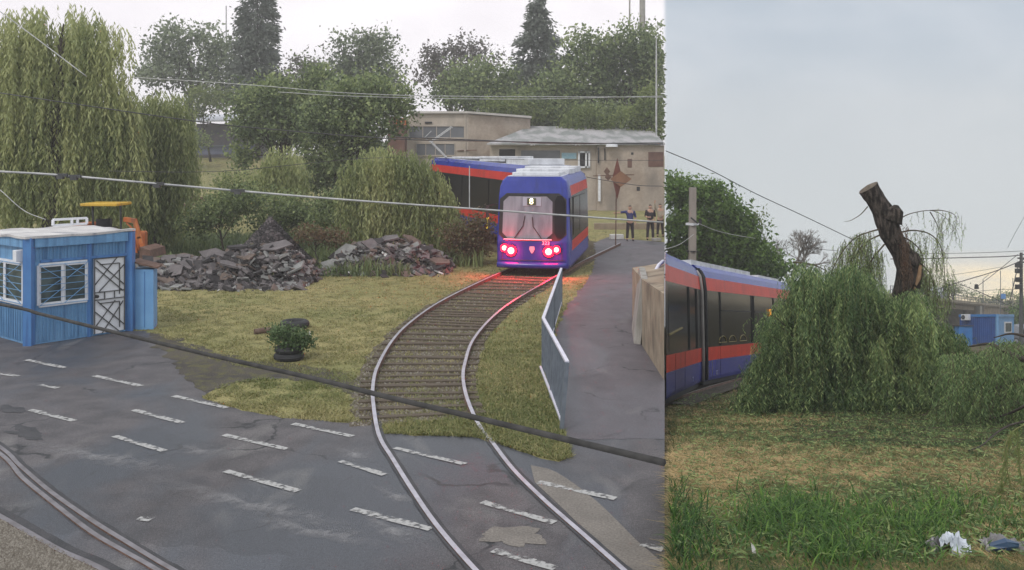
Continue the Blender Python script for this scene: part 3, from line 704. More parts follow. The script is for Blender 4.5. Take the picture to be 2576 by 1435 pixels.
# ------------------------------------------------------------------ tram sections
PROF = [(.25, 0.03), (.34, 0), (.76, 0), (1.10, 0), (2.55, .03), (2.88, .07), (3.06, .14), (3.20, .30)]
PM = [0, 0, 1, 2, 1, 0, 0]
def LEAN(h): return float(np.interp(h, [.25, 1.10, 2.55, 3.20], [-.03, -.05, .12, .26]))
def section(parent, A, B, width=2.4, slope=False, z0=(0, 0), nose=False, winspec=None, side=+1, rise=None):
    """one car section: A-B is the near side's foot line, the body lies to the `side` (unit normal) of it"""
    A, B = Vector(A), Vector(B); ax = (B-A); Ln = ax.length; ax.normalize(); nn = Vector((-ax.y, ax.x, 0))*side
    st = [0, Ln] if not nose else [0, .07, .25, .6, Ln]
    wf = [1, 1] if not nose else [.92, .965, .99, 1, 1]
    Cc = A+nn*width/2
    def ringpt(k, s, h, ins):
        t = st[k]; lean = 0
        if nose and t < .6: lean = LEAN(h)*(1-t/.6)
        z = z0[0]+(z0[1]-z0[0])*t/Ln
        c = Cc+ax*(t+lean)
        return c+nn*(-s)*((width/2-ins)*wf[k])+Vector((0, 0, h+z))
    mb = MB()
    for k in range(len(st)-1):
        for s in (1, -1):
            for i in range(len(PROF)-1):
                (h0, i0), (h1, i1) = PROF[i], PROF[i+1]
                q = [ringpt(k, s, h0, i0), ringpt(k+1, s, h0, i0), ringpt(k+1, s, h1, i1), ringpt(k, s, h1, i1)]
                mb.q(q if s*side > 0 else q[::-1], PM[i] if not (nose and k < 3) else 0)
        h, ins = PROF[-1]; q = [ringpt(k, 1, h, ins), ringpt(k+1, 1, h, ins), ringpt(k+1, -1, h, ins), ringpt(k, -1, h, ins)]
        mb.q(q, 3)
        h, ins = PROF[0]; mb.q([ringpt(k, 1, h, ins), ringpt(k, -1, h, ins), ringpt(k+1, -1, h, ins), ringpt(k+1, 1, h, ins)], 2)
    for k in (0, len(st)-1):
        for i in range(len(PROF)-1):
            (h0, i0), (h1, i1) = PROF[i], PROF[i+1]
            n = 8 if (nose and k == 0) else 1
            for j in range(n):
                s0, s1 = 1-2*j/n, 1-2*(j+1)/n
                def cp(s, h, ins):
                    p = ringpt(k, s, h, ins)
                    return p-ax*(.16*(1-s*s)) if n > 1 else p
                q = [cp(s0, h0, i0), cp(s1, h0, i0), cp(s1, h1, i1), cp(s0, h1, i1)]
                mb.q(q, 0 if n > 1 else PM[i])
        if nose and k == 0:
            h, ins = PROF[-1]
            for j in range(8):
                s0, s1 = 1-j/4, 1-(j+1)/4
                a, b = ringpt(0, s0, h, ins), ringpt(0, s1, h, ins)
                mb.q([a, b, b-ax*.16*(1-s1*s1), a-ax*.16*(1-s0*s0)], 0)
    body = mb.build('body', [M['tblue'], M['tred'], M['glassdark'], M['tgrey']], parent, slope=slope, smooth='edge')
    return dict(A=A, B=B, ax=ax, nn=nn, L=Ln, C=Cc, ring=ringpt, body=body)

def tramR():
    T = thing('tram', Vector((5.5, 24, zR(24))), 'blue and red articulated tram with dark windows beside the fallen willow', 'tram')
    p0 = Vector((2.985, 18.45, 0)); p1 = Vector((4.74, 23.8, 0)); p2 = Vector((10.4, 35.2, 0))
    d1 = (p1-p0).normalized(); d2 = (p2-p1).normalized(); a2 = p1+d2*.30; e1 = p1-d1*.02
    def sec(a, b, cutseam=False):
        ax = (b-a); Ln = ax.length; ax.normalize(); nn = Vector((-ax.y, ax.x, 0))  # towards upper left (away from viewer)
        mb = MB()
        def rp(t, s, h, ins):
            # s=0 near side, s=1 far side
            p = a+ax*t+nn*(ins if s == 0 else 2.4-ins)
            if p.x < SEAM*p.y+.015:      # the car is only built as far as the meadow's edge
                p = Vector((SEAM*p.y+.015, p.y, 0))
            return Vector((p.x, p.y, h))
        n = 8; ts = [Ln*i/n for i in range(n+1)]
        for k in range(n):
            for s in (0, 1):
                for i in range(len(PROF)-1):
                    (h0, i0), (h1, i1) = PROF[i], PROF[i+1]
                    q = [rp(ts[k], s, h0, i0), rp(ts[k+1], s, h0, i0), rp(ts[k+1], s, h1, i1), rp(ts[k], s, h1, i1)]
                    mb.q(q if s == 0 else q[::-1], PM[i])
            h, ins = PROF[-1]; mb.q([rp(ts[k], 0, h, ins), rp(ts[k+1], 0, h, ins), rp(ts[k+1], 1, h, ins), rp(ts[k], 1, h, ins)], 3)
            h, ins = PROF[0]; mb.q([rp(ts[k], 0, h, ins), rp(ts[k], 1, h, ins), rp(ts[k+1], 1, h, ins), rp(ts[k+1], 0, h, ins)], 2)
        for t in (0, Ln):
            for i in range(len(PROF)-1):
                (h0, i0), (h1, i1) = PROF[i], PROF[i+1]
                mb.q([rp(t, 0, h0, i0), rp(t, 1, h0, i0), rp(t, 1, h1, i1), rp(t, 0, h1, i1)], PM[i])
        mb.build('body', [M['tblue'], M['tred'], M['glassdark'], M['tgrey']], T, slope=True, smooth='edge')
        return a, ax, nn, Ln
    A1 = sec(p0, e1); A2 = sec(a2, p2)
    def on(S, t, h, out): a, ax, nn, Ln = S; ins = .03*(h-1.1)/1.45 if h > 1.1 else 0; p = a+ax*t-nn*(out-ins); return Vector((p.x, p.y, h))
    # windows: glass panes set proud of the dark band, with thin frames
    def window(S, t0, t1, h0=1.16, h1=2.50, split=None, vent=True):
        w = MB(); w.q([on(S, t0, h0, .006), on(S, t1, h0, .006), on(S, t1, h1, .006), on(S, t0, h1, .006)]); w.build('window', M['glasswin'], T, slope=True)
    M['glasswin'] = mat('tram_window', (.003, .004, .004), (.012, .014, .013), 1.0, .12, spec=.07, stretch=(1, 1, .6), lo=.45, hi=.7)
    window(A1, .35, 3.2); window(A1, 3.3, 4.55); window(A2, .12, 1.5); window(A2, 1.62, 5.3); window(A2, 5.75, 8.6); window(A2, 8.8, 11.6)
    for S, ts in ((A1, (3.25, 4.62)), (A2, (1.56, 5.4, 5.65, 8.7))):
        for t in ts: MB().bar(on(S, t, 1.12, .012), on(S, t, 2.54, .012), .05, .03).build('window_pillar', M['dark'], T, slope=True)
    for t0, t1 in ((1.7, 5.25), (5.8, 8.55)): MB().bar(on(A2, t0, 2.05, .012), on(A2, t1, 2.05, .012), .02, .03).build('vent_bar', M['dark'], T, slope=True)
    # yellow hand loops seen low in the window
    for c in (1.75, 2.85, 4.15):
        pts = [on(A2, c+.42*math.cos(a)+.0, 1.20+.17*math.sin(a), .02) for a in np.linspace(0, math.pi, 9)]
        MB().tube(pts+[pts[0]], .012, 5).build('seat_loop', M['yellowdim'], T, slope=True)
    MB().bar(on(A1, .35, 1.50, .02), on(A1, 2.1, 1.62, .02), .03).build('hand_rail', M['yellowdim'], T, slope=True)
    MB().bar(on(A2, 8.0, 1.93, .03), on(A2, 8.0, 2.16, .03), .10, .06).build('indicator_lamp', M['lamp_amber'], T, slope=True)
    # panel seams and the number of small white marks
    for S, ts in ((A1, (1.2, 2.6)), (A2, (1.56, 5.4, 7.8, 9.9))):
        sm = MB()
        for t in ts:
            sm.bar(on(S, t, .3, .003), on(S, t, 1.09, .003), .008, .004); sm.bar(on(S, t, 2.56, -.03), on(S, t, 2.87, -.06), .008, .004)
        sm.build('panel_seam', M['dark'], T, slope=True)
    for S, t in ((A1, 3.9), (A2, 1.15)):
        MB().bar(on(S, t-.06, .46, .006), on(S, t+.06, .46, .006), .018, .006).bar(on(S, t, .46, .006), on(S, t, .36, .006), .018, .006).build('jacking_mark', M['white'], T, slope=True)
    # bellows with rounded grey edge tubes
    bm = MB()
    for i in range(7):
        t = i/6; w = .05 if i % 2 else .0
        a = e1.lerp(a2, t)+A1[2]*(.12+w); b = a+A1[2]*1.9
        bm.q([Vector((a.x, a.y, .35)), Vector((b.x, b.y, .35)), Vector((b.x, b.y, 3.1)), Vector((a.x, a.y, 3.1))])
    for i in range(6):
        for z0, z1 in ((.35, 3.1),):
            a = e1.lerp(a2, i/6)+A1[2]*(.12+(.05 if i % 2 else 0)); b = e1.lerp(a2, (i+1)/6)+A1[2]*(.12+(.05 if (i+1) % 2 else 0))
            bm.q([Vector((a.x, a.y, z0)), Vector((b.x, b.y, z0)), Vector((b.x, b.y, z1)), Vector((a.x, a.y, z1))])
    bm.build('bellows', M['rubber'], T, slope=True)
    for S, t, mt, hh in ((A1, A1[3]-.03, 'gasket', 3.02), (A2, .03, 'rubber', 3.05)):
        pts = [on(S, t, .28, .03), on(S, t, 1.1, .03), on(S, t, 2.5, .03), on(S, t, 2.88, -.01), on(S, t, hh, -.10)]
        MB().tube(pts, .045, 8).build('edge_seal', M[mt], T, slope=True, smooth=True)
    # roof covers, skirts and wheels
    a, ax, nn, Ln = A2
    for t0, t1, h in ((.3, 7.2, .16), (8.4, 11.8, .12)):
        n = 7 if t1-t0 > 4 else 3
        for i in range(n):
            b0 = t0+(t1-t0)*i/n; b1 = t0+(t1-t0)*(i+1)/n-.06
            q = [a+ax*b0+nn*.45, a+ax*b1+nn*.45, a+ax*b1+nn*1.9, a+ax*b0+nn*1.9]
            MB().ext([Vector((p.x, p.y, 3.19)) for p in q], (0, 0, h)).build('roof_cover', M['tgrey'], T, slope=True)
    for S in (A1, A2):
        a, ax, nn, Ln = S; q = [a+ax*.1+nn*.12, a+ax*(Ln-.1)+nn*.12]
        MB().bar(Vector((q[0].x, q[0].y, .22)), Vector((q[1].x, q[1].y, .22)), .10, .16).build('skirt', M['dark'], T, slope=True)
    for S, t in ((A1, 2.0), (A1, 3.7), (A2, 3.6), (A2, 5.2), (A2, 9.5)):
        a, ax, nn, Ln = S; c = a+ax*t+nn*.42
        MB().cyl(Vector((c.x, c.y, .30)), Vector((c.x, c.y, .30))+nn*.12, .29, 20).build('wheel', M['rust'], T, slope=True)
    # the track it stands on
    tr = thing('tram_track', Vector((5, 24, zR(24))), 'tram rails in dark ballast under the tram on the right', 'tram track')
    px = [(1676, 1023), (1735, 1001), (1800, 979), (1861, 961), (1935, 940), (2010, 922), (2110, 900)]
    pts = [GR(u, v) for u, v in px]; pts = [Vector((p.x, p.y, 0)) for p in pts]
    for off in (0, 1.435):
        mb = rail_mesh([p+A2[2]*off for p in pts], lambda y: .12)
        mb.v = [(max(x, SEAM*y+.01), y, z) for x, y, z in mb.v]
        mb.build('rail', [M['steelworn'], M['rust']], tr, slope=True)
    bed = MB(); c = catmull(pts, 6); ro = lambda p, o: p+A2[2]*o
    for i in range(len(c)-1):
        for j, (o0, o1) in enumerate(((-.55, .2), (.2, 1.2), (1.2, 2.2))):
            q = [ro(c[i], o0), ro(c[i+1], o0), ro(c[i+1], o1), ro(c[i], o1)]
            bed.q([Vector((max(p.x, SEAM*p.y+.01), p.y, .05+(.02 if o > 0 else 0))) for p, o in zip(q, (o0, o0, o1, o1))])
    o = bed.build('ballast_bed', M['ballastdark'], slope=True); tag(o, kind='structure')
M['yellowdim'] = mat('yellow_rail', (.22, .17, .05), rough=.5)
M['gasket'] = mat('grey_gasket', (.22, .20, .19), (.30, .28, .26), 3, .6)
M['steelworn'] = mat('rail_worn', (.22, .20, .18), (.30, .28, .25), 5, .5, metal=.5)
M['ballastdark'] = meadow('ballast_dark', ((.06, .055, .045), (.09, .08, .06), (.13, .12, .10)), 2, 12, 40)
tramR()

def tramL():
    # near face seen from the yard, lamps lit
    T = thing('tram', Vector((.7, 31.5, 0)), 'blue and red tram with four lit red lamps standing on the curved track', 'tram')
    fc = Vector((.66, 30.75, 0)); hd = Vector((1.05, 5.5, 0)).normalized(); wd = 2.42
    right_ = Vector((hd.y, -hd.x, 0))   # viewer's right
    # section 1: foot line on viewer's left, body to the right
    A = fc-right_*wd/2; S = section(T, A, A+hd*5.4, wd, side=-1, nose=True, z0=(0, .12))
    ax, nn = S['ax'], S['nn']
    def face(s, h, out=.0):
        """s -1..1 across the bowed face"""
        wv = wd/2*.92; ins = np.interp(h, [p[0] for p in PROF], [p[1] for p in PROF])
        lean = LEAN(h)
        return fc+right_*(s*(wv-ins*.8))+hd*(lean-.16*(1-s*s)-out)+Vector((0, 0, h))
    # windscreen with rounded corners, bent to the face
    def panel(s0, s1, h0, h1, out, mt, name, parent, r=.12, n=14, m=8):
        mb = MB(); G = []
        for j in range(m+1):
            row = []
            for i in range(n+1):
                a, b = i/n, j/m; s = s0+(s1-s0)*a; h = h0+(h1-h0)*b
                e = min(b, 1-b)*(h1-h0); k = 0
                if e < r: k = (r-math.sqrt(max(0, r*r-(r-e)**2)))
                s = (s0+s1)/2+(s-(s0+s1)/2)*(1-2*k/((s1-s0)*.97))
                row.append(face(s, h, out))
            G.append(row)
        for j in range(m):
            for i in range(n): mb.q([G[j][i], G[j][i+1], G[j+1][i+1], G[j+1][i]])
        return mb.build(name, mt, parent, smooth=True)
    panel(-1.0, 1.0, 1.14, 2.66, .010, M['dark'], 'windscreen_surround', T, r=.2)
    ws = panel(-.88, .60, 1.22, 2.56, .022, M['screenglass'], 'windscreen', T, r=.16)
    panel(.66, .97, 1.22, 2.58, .022, M['glassdark'], 'corner_window', T, r=.08)
    fr = MB(); fr.tube([face(s, 1.185, .035) for s in np.linspace(-.82, .58, 12)], .018, 6); fr.build('lower_trim', M['white'], ws)
    wp = MB().tube([face(-.5, 1.22, .05), face(-.25, 1.62, .05), face(-.20, 1.95, .05)], .014, 5).tube([face(.3, 1.22, .05), face(.05, 1.60, .05), face(.02, 1.90, .05)], .014, 5); wp.build('wiper', M['dark'], ws)
    for s0 in (-.9, .9): MB().tube([face(s0*.97, h, .02) for h in (.5, .8, 1.1)], .008, 4).build('panel_seam', M['dark'], T)
    MB().tube([face(q, .52, .02) for q in np.linspace(-.95, .95, 12)], .010, 4).build('panel_seam', M['dark'], T)
    dp = MB(); dp.ext([face(-.27, 2.26, .03), face(.27, 2.26, .03), face(.27, 2.54, .03), face(-.27, 2.54, .03)], -hd*.02); dpo = dp.build('destination_display', M['displaypanel'], T)
    db = MB(); db.ext([face(-.14, 2.29, .06), face(.12, 2.29, .06), face(.12, 2.51, .06), face(-.14, 2.51, .06)], -hd*.01); db.build('display_window', mat('display_dark', (.07, .07, .03), rough=.4), dpo)
    text_mesh('route_number', '8', .26, face(-.01, 2.40, .085), right_, M['display'], dpo)
    text_mesh('fleet_number', '323', .17, face(.42, 1.075, .035), right_, M['white'], T)
    em = MB(); c = face(.02, .88, .03)
    em.ext([c+right_*a+Vector((0, 0, b)) for a, b in ((-.075, .09), (.075, .09), (.085, 0), (.045, -.09), (0, -.14), (-.045, -.09), (-.085, 0))], -hd*.015); em.build('emblem', M['emblem'], T)
    for s, h, r in ((-.80, .90, .11), (-.60, .82, .15), (.50, .81, .15), (.72, .87, .11)):
        c = face(s, h, .0)
        hs = MB().cyl(c, c-hd*.05, r*1.25, 20).build('lamp_housing', M['dark'], T)
        MB().cyl(c-hd*.05, c-hd*.058, r*1.15, 20).build('lamp_lens', M['lamp_ring'], hs); MB().cyl(c-hd*.058, c-hd*.068, r*.68, 20).build('lamp_bulb', M['lamp_red'], hs)
        li = bpy.data.lights.new('tail_lamp_light', 'POINT'); li.energy = 80 if r > .12 else 45; li.color = (1, .001, .03); li.shadow_soft_size = .09
        lo = bpy.data.objects.new('tail_lamp_light', li); COL.objects.link(lo); lo.parent = T; lo.location = c-hd*.17+Vector((0, 0, -.02))-WL[T.name]
    bmp = MB(); pts = [face(s, .36, .05+.03) for s in np.linspace(-1, 1, 9)]
    bmp.tube(pts, .10, 8); bmp.build('bumper', M['tblue'], T, smooth=True)
    # side glazing on the visible right-hand side
    for t0, t1 in ((.25, .8), (.95, 2.6), (2.75, 4.9)):
        q = [A+right_*(wd+.006-(.02 if t0 < .5 else 0))+hd*t for t in (t0, t1)]
        MB().q([q[0]+Vector((0, 0, 1.25)), q[1]+Vector((0, 0, 1.25)), q[1]+Vector((0, 0, 2.5)), q[0]+Vector((0, 0, 2.5))]).build('window', M['glassdark'], T)
    # roof plant of section 1
    def roofbox(o, a0, a1, b0, b1, z, h, mt='tgrey', nm='roof_unit', base=3.2):
        q = [A+hd*a0+right_*b0, A+hd*a1+right_*b0, A+hd*a1+right_*b1, A+hd*a0+right_*b1]
        MB().ext([Vector((p.x, p.y, base+z)) for p in q], (0, 0, h)).build(nm, M[mt], T, bevel=.02)
    roofbox(0, .5, 1.9, .45, 2.0, .01, .12, 'roofwhite'); roofbox(0, 2.0, 3.6, .3, 2.15, .04, .18, 'roofwhite'); roofbox(0, 3.7, 5.3, .3, 2.15, .07, .22, 'roofwhite')
    # section 2, running back to the left behind the willow and slightly uphill
    a = Vector((.40, 36.7, 0)); b = Vector((-4.0, 46.2, 0))
    S2 = section(T, a, b, wd, side=-1, z0=(.28, .58))
    z = np.array([.28, .58])
    ax2, nn2 = S2['ax'], S2['nn']
    for t0, t1 in ((.3, 3.1), (3.3, 6.1), (6.3, 9.4)):
        q = [a+ax2*t-nn2*.006 for t in (t0, t1)]; zz = [.28+.3*t/10.47 for t in (t0, t1)]
        MB().q([q[0]+Vector((0, 0, 1.2+zz[0])), q[1]+Vector((0, 0, 1.2+zz[1])), q[1]+Vector((0, 0, 2.5+zz[1])), q[0]+Vector((0, 0, 2.5+zz[0]))]).build('window', M['glassdark'], T)
    def rb2(t0, t1, w0, w1, zb, h, mt='roofwhite'):
        q = [a+ax2*t0+nn2*w0, a+ax2*t1+nn2*w0, a+ax2*t1+nn2*w1, a+ax2*t0+nn2*w1]
        MB().ext([Vector((p.x, p.y, zb)) for p in q], (0, 0, h)).build('roof_unit', M[mt], T, bevel=.02)
    rb2(.3, 2.4, .4, 2.0, 3.50, .25); rb2(2.9, 5.2, .4, 1.9, 3.62, .22); rb2(5.6, 8.8, .5, 1.9, 3.70, .12)
    MB().bar(a+ax2*2.6+nn2*.5+Vector((0, 0, 3.55)), a+ax2*2.6+nn2*1.9+Vector((0, 0, 3.55)), .18, .35).build('roof_vent', M['dark'], T)
    # bellows between the sections
    e0 = A+hd*5.4; bw = MB()
    c0 = e0+right_*(wd/2)+hd*.0; c1 = a+nn2*(wd/2)
    bw.bar(c0+Vector((0, 0, 1.85)), c1+Vector((0, 0, 2.0)), 2.15, 2.7); bw.build('bellows', M['rubber'], T)
    # pantograph folded up over the far end
    pg = MB(); B0 = P(1120, 396, 44.5); B1 = P(1082, 357, 44.5); B2 = P(1134, 320, 44.5); hh = Vector((.0, .9, 0))
    for o in (Vector((0, 0, 0)), hh): pg.tube([B0+o, B1+o], .035, 6).tube([B1+o, B2+o], .025, 6)
    pg.tube([B2-hh*.4, B2+hh*1.4], .03, 6).tube([B1, B1+hh], .03, 6).tube([B0, B0+hh], .035, 6).tube([P(1085, 330, 44.5), P(1068, 347, 44.5), B1], .02, 6)
    pg.build('pantograph', M['wirelight'], T)
    MB().bar(P(1227, 543, 35.5), P(1224, 575, 35.5), .10, .08).build('indicator_lamp', M['lamp_yel'], T)
    mi = MB(); mi.tube([A+hd*.3+Vector((0, 0, 2.3)), A+hd*.1-right_*.28+Vector((0, 0, 2.25))], .02, 6); mi.box(A+hd*.1-right_*.3+Vector((0, 0, 2.05)), (.10, .12, .36)); mi.build('mirror', M['dark'], T)
    # wheels mostly hidden behind the apron
    for t in (1.4, 3.2):
        for s in (.35, wd-.35):
            c = A+hd*t+right_*s; MB().cyl(c+Vector((0, 0, .3))-right_*.06, c+Vector((0, 0, .3))+right_*.06, .3, 18).build('wheel', M['rust'], T)
    for t in (2., 4., 7.5):
        for s in (.4, wd-.4):
            c = a+ax2*t+nn2*s; MB().cyl(c+Vector((0, 0, .45))-nn2*.06, c+Vector((0, 0, .45))+nn2*.06, .32, 18).build('wheel', M['rust'], T)
    # low ballast ramp under the rear section
    rp = MB(); q = [a-ax2*1-nn2*.4, a+ax2*11-nn2*.4, a+ax2*11+nn2*2.8, a-ax2*1+nn2*2.8]
    rp.q([q[0]+Vector((0, 0, .02)), q[1]+Vector((0, 0, .35)), q[2]+Vector((0, 0, .35)), q[3]+Vector((0, 0, .02))]); rp.q([q[0]+Vector((0, 0, .02)), Vector(q[0]), Vector(q[1]), q[1]+Vector((0, 0, .35))])
    tag(rp.build('ballast_ramp', M['ballast']), kind='structure')
M['emblem'] = mat('emblem_pale', (.45, .40, .50), rough=.5)
M['roofwhite'] = mat('roof_unit_white', (.50, .51, .54), (.66, .67, .70), 2.5, .55, fine=.1, dirt=(.3, .3, .32), dlo=.55, dhi=.8)
M['lamp_yel'] = mat('lamp_yellow', (.8, .6, .05), rough=.3, emit=(1, .75, .08, .9))
tramL()

# ------------------------------------------------------------------ foliage builders
def limbs(mb, base, top, r0, targets, seg=5, wob=.12, n=7):
    base, top = Vector(base), Vector(top); pts = []
    for i in range(seg+1):
        t = i/seg; p = base.lerp(top, t)+Vector((random.uniform(-1, 1), random.uniform(-1, 1), 0))*wob*(1 if 0 < i else 0); pts.append(p)
    mb.tube(pts, [r0*(1.25 if i == 0 else 1-.55*i/seg) for i in range(seg+1)], n)
    for tg in targets:
        tg = Vector(tg); k = random.uniform(.45, .98); s = pts[min(seg, int(k*seg))]
        m_ = s.lerp(tg, .5)+Vector((random.uniform(-1, 1), random.uniform(-1, 1), random.uniform(-.2, .8)))*(tg-s).length*.10
        rr = r0*.38; mb.tube([s, s.lerp(m_, .5)+Vector((0, 0, .02)), m_, tg], [rr, rr*.75, rr*.5, rr*.15], 5, cap=False)
def crown(blobs, n, clump, spread, flat=.8, shell=.5):
    """blobs: (centre Vector, rx, ry, rz). Leaves gather in clumps inside the blobs."""
    vol = np.array([b[1]*b[3] for b in blobs]); vol = vol/vol.sum(); ncl = max(4, n//clump); pts = []; tn = []
    for b, w in zip(blobs, vol):
        k = max(2, int(ncl*w)); d = unit(rng.normal(size=(k, 3))); r = (shell+(1-shell)*rng.random(k)**.6)*(.62+.62*rng.random(k))
        c = np.array(b[0])+d*r[:, None]*np.array([b[1], b[2], b[3]])
        light = np.clip(.45+.35*d[:, 2]+.28*rng.normal(size=k), 0, 1)  # upper clumps tinted paler, painting light from above into the leaves
        m = clump+rng.integers(-clump//3, clump//3+1, k)
        idx = np.repeat(np.arange(k), m); sc = spread*(.6+.8*rng.random(k))
        p = c[idx]+np.clip(rng.normal(size=(len(idx), 3)), -1.7, 1.7)*sc[idx][:, None]*np.array([1, 1, flat])*.55
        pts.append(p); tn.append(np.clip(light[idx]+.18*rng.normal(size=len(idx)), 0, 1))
    return np.concatenate(pts), np.concatenate(tn)
def tree(name, label, cat, px, d, n, leaf, mt, clip='L', trunk=None, r0=.2, bark='bark', spread=None, base_z=None, group=None, depth=1.0, clump=42, elong=1.7, shell=.45, limb=True, aspect=.55):
    """px: crown lobes in picture units (u, v, ru, rv) standing d metres out"""
    sc = d/F; bl = [(P(u, v, d+random.uniform(-1, 1)*ru*sc*.4), ru*sc, ru*sc*depth, rv*sc) for u, v, ru, rv in px]
    big = max(bl, key=lambda b: b[1]*b[3])
    tu = trunk if trunk is not None else None
    x0 = U(tu, d) if tu is not None else big[0].x
    if clip == 'L': x0 = min(x0, SEAM*d-.4)
    bz = base_z if base_z is not None else (zL(x0, d) if clip == 'L' else zR(d))
    T = thing(name, (x0, d, bz), label, cat, group)
    lo = min(b[0].z-b[3]*.3 for b in bl); hi = max(b[0].z for b in bl)
    if limb:
        mb = MB(); tg = [b[0]+Vector((random.uniform(-.4, .4)*b[1], 0, random.uniform(0, .5)*b[3])) for b in bl]*2
        tg = [t for t in tg if (t.x < SEAM*t.y if clip == 'L' else t.x > SEAM*t.y)]
        limbs(mb, (x0, d, bz-.1), (x0+(big[0].x-x0)*.6, d, bz+(hi-bz)*.8), r0, tg)
        mb.build('trunk', M[bark], T, smooth=True)
    pts, tn = crown(bl, n, clump, spread or leaf*3.2, shell=shell)
    dr = rng.normal(size=pts.shape)+np.array([0, 0, -.3])
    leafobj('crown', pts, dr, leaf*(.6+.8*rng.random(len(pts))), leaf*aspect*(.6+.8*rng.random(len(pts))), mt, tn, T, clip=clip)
    return T
def conifer(label, u, vtop, d, vbot, wpx, n, mt, shape=lambda t: t, leaf=.35, base=None, droop=.35):
    x0 = U(u, d); zt = V(vtop, d); bz = zL(x0, d) if base is None else base; zb = V(vbot, d); T = thing('conifer', (x0, d, bz), label, 'conifer tree')
    MB().tube([(x0, d, bz-.1), (x0, d, (bz+zt)/2), (x0, d, zt)], [.28, .16, .02], 8).build('trunk', M['bark'], T, smooth=True)
    W_ = wpx/2*d/F; H = zt-zb; nb = max(60, n//40); t = rng.random(nb)**.8; a = rng.random(nb)*2*math.pi
    rad = W_*np.array([shape(q) for q in t])*(.75+.5*rng.random(nb)); lift = -droop*rad
    per = n//nb; s = np.sqrt(rng.random((nb, per)))
    px = x0+np.cos(a)[:, None]*rad[:, None]*s; py = d+np.sin(a)[:, None]*rad[:, None]*s*1.0
    pz = (zt-t*H)[:, None]+lift[:, None]*s**1.5+rng.normal(size=(nb, per))*.16
    px += rng.normal(size=px.shape)*.2; py += rng.normal(size=px.shape)*.2
    pts = np.stack([px, py, pz], 2).reshape(-1, 3); dr = np.stack([np.cos(a)[:, None]+0*s, np.sin(a)[:, None]+0*s, -.5+0*s], 2).reshape(-1, 3)+rng.normal(size=pts.shape)*.5
    tn = np.repeat(np.clip(.45+.25*rng.normal(size=nb), 0, 1), per)+.15*rng.normal(size=len(pts))
    leafobj('crown', pts, dr, leaf*(.6+.8*rng.random(len(pts))), leaf*.45, mt, tn, T, clip='L'); return T
def strands(starts, lens, zfloor, leafl, leafw, gap, sway, tintb, outward=None, sprout=.55):
    """hanging willow shoots: returns leaf points, directions, tints and stem polylines"""
    P_, D_, T_ = [], [], []; stems = []
    for i, (s, L_) in enumerate(zip(starts, lens)):
        n = max(3, int(L_/gap)); t = np.linspace(0, 1, n); o = outward[i] if outward is not None else rng.normal(size=2)*.15
        w = rng.normal(size=2)*sway; ph = rng.random()*6
        x = s[0]+o[0]*(1-(1-t)**2)*L_*.5+w[0]*np.sin(t*3+ph)*L_*.12; y = s[1]+o[1]*(1-(1-t)**2)*L_*.5+w[1]*np.sin(t*3+ph*.7)*L_*.12
        z = s[2]-L_*t+np.hypot(*o)*.25*L_*np.sin(np.minimum(t*3, 1.57))*.5
        if zfloor is not None: z = np.maximum(z, zfloor(y)+.02+.05*rng.random())
        c = np.stack([x, y, z], 1); a = rng.random(n)*2*math.pi
        d = np.stack([np.cos(a)*sprout, np.sin(a)*sprout, -np.ones(n)*(.8+.4*rng.random(n))], 1)
        P_.append(c); D_.append(d); T_.append(np.clip(tintb[i]+.14*rng.normal(size=n), 0, 1)); stems.append(c[::max(1, n//5)])
    return np.concatenate(P_), np.concatenate(D_), np.concatenate(T_), stems
def stemobj(name, stems, r, mt, parent):
    mb = MB()
    for c in stems:
        if len(c) > 1: mb.tube([Vector(p) for p in c], [r]*(len(c)-1)+[r*.3], 3, cap=False)
    return mb.build(name, mt, parent)

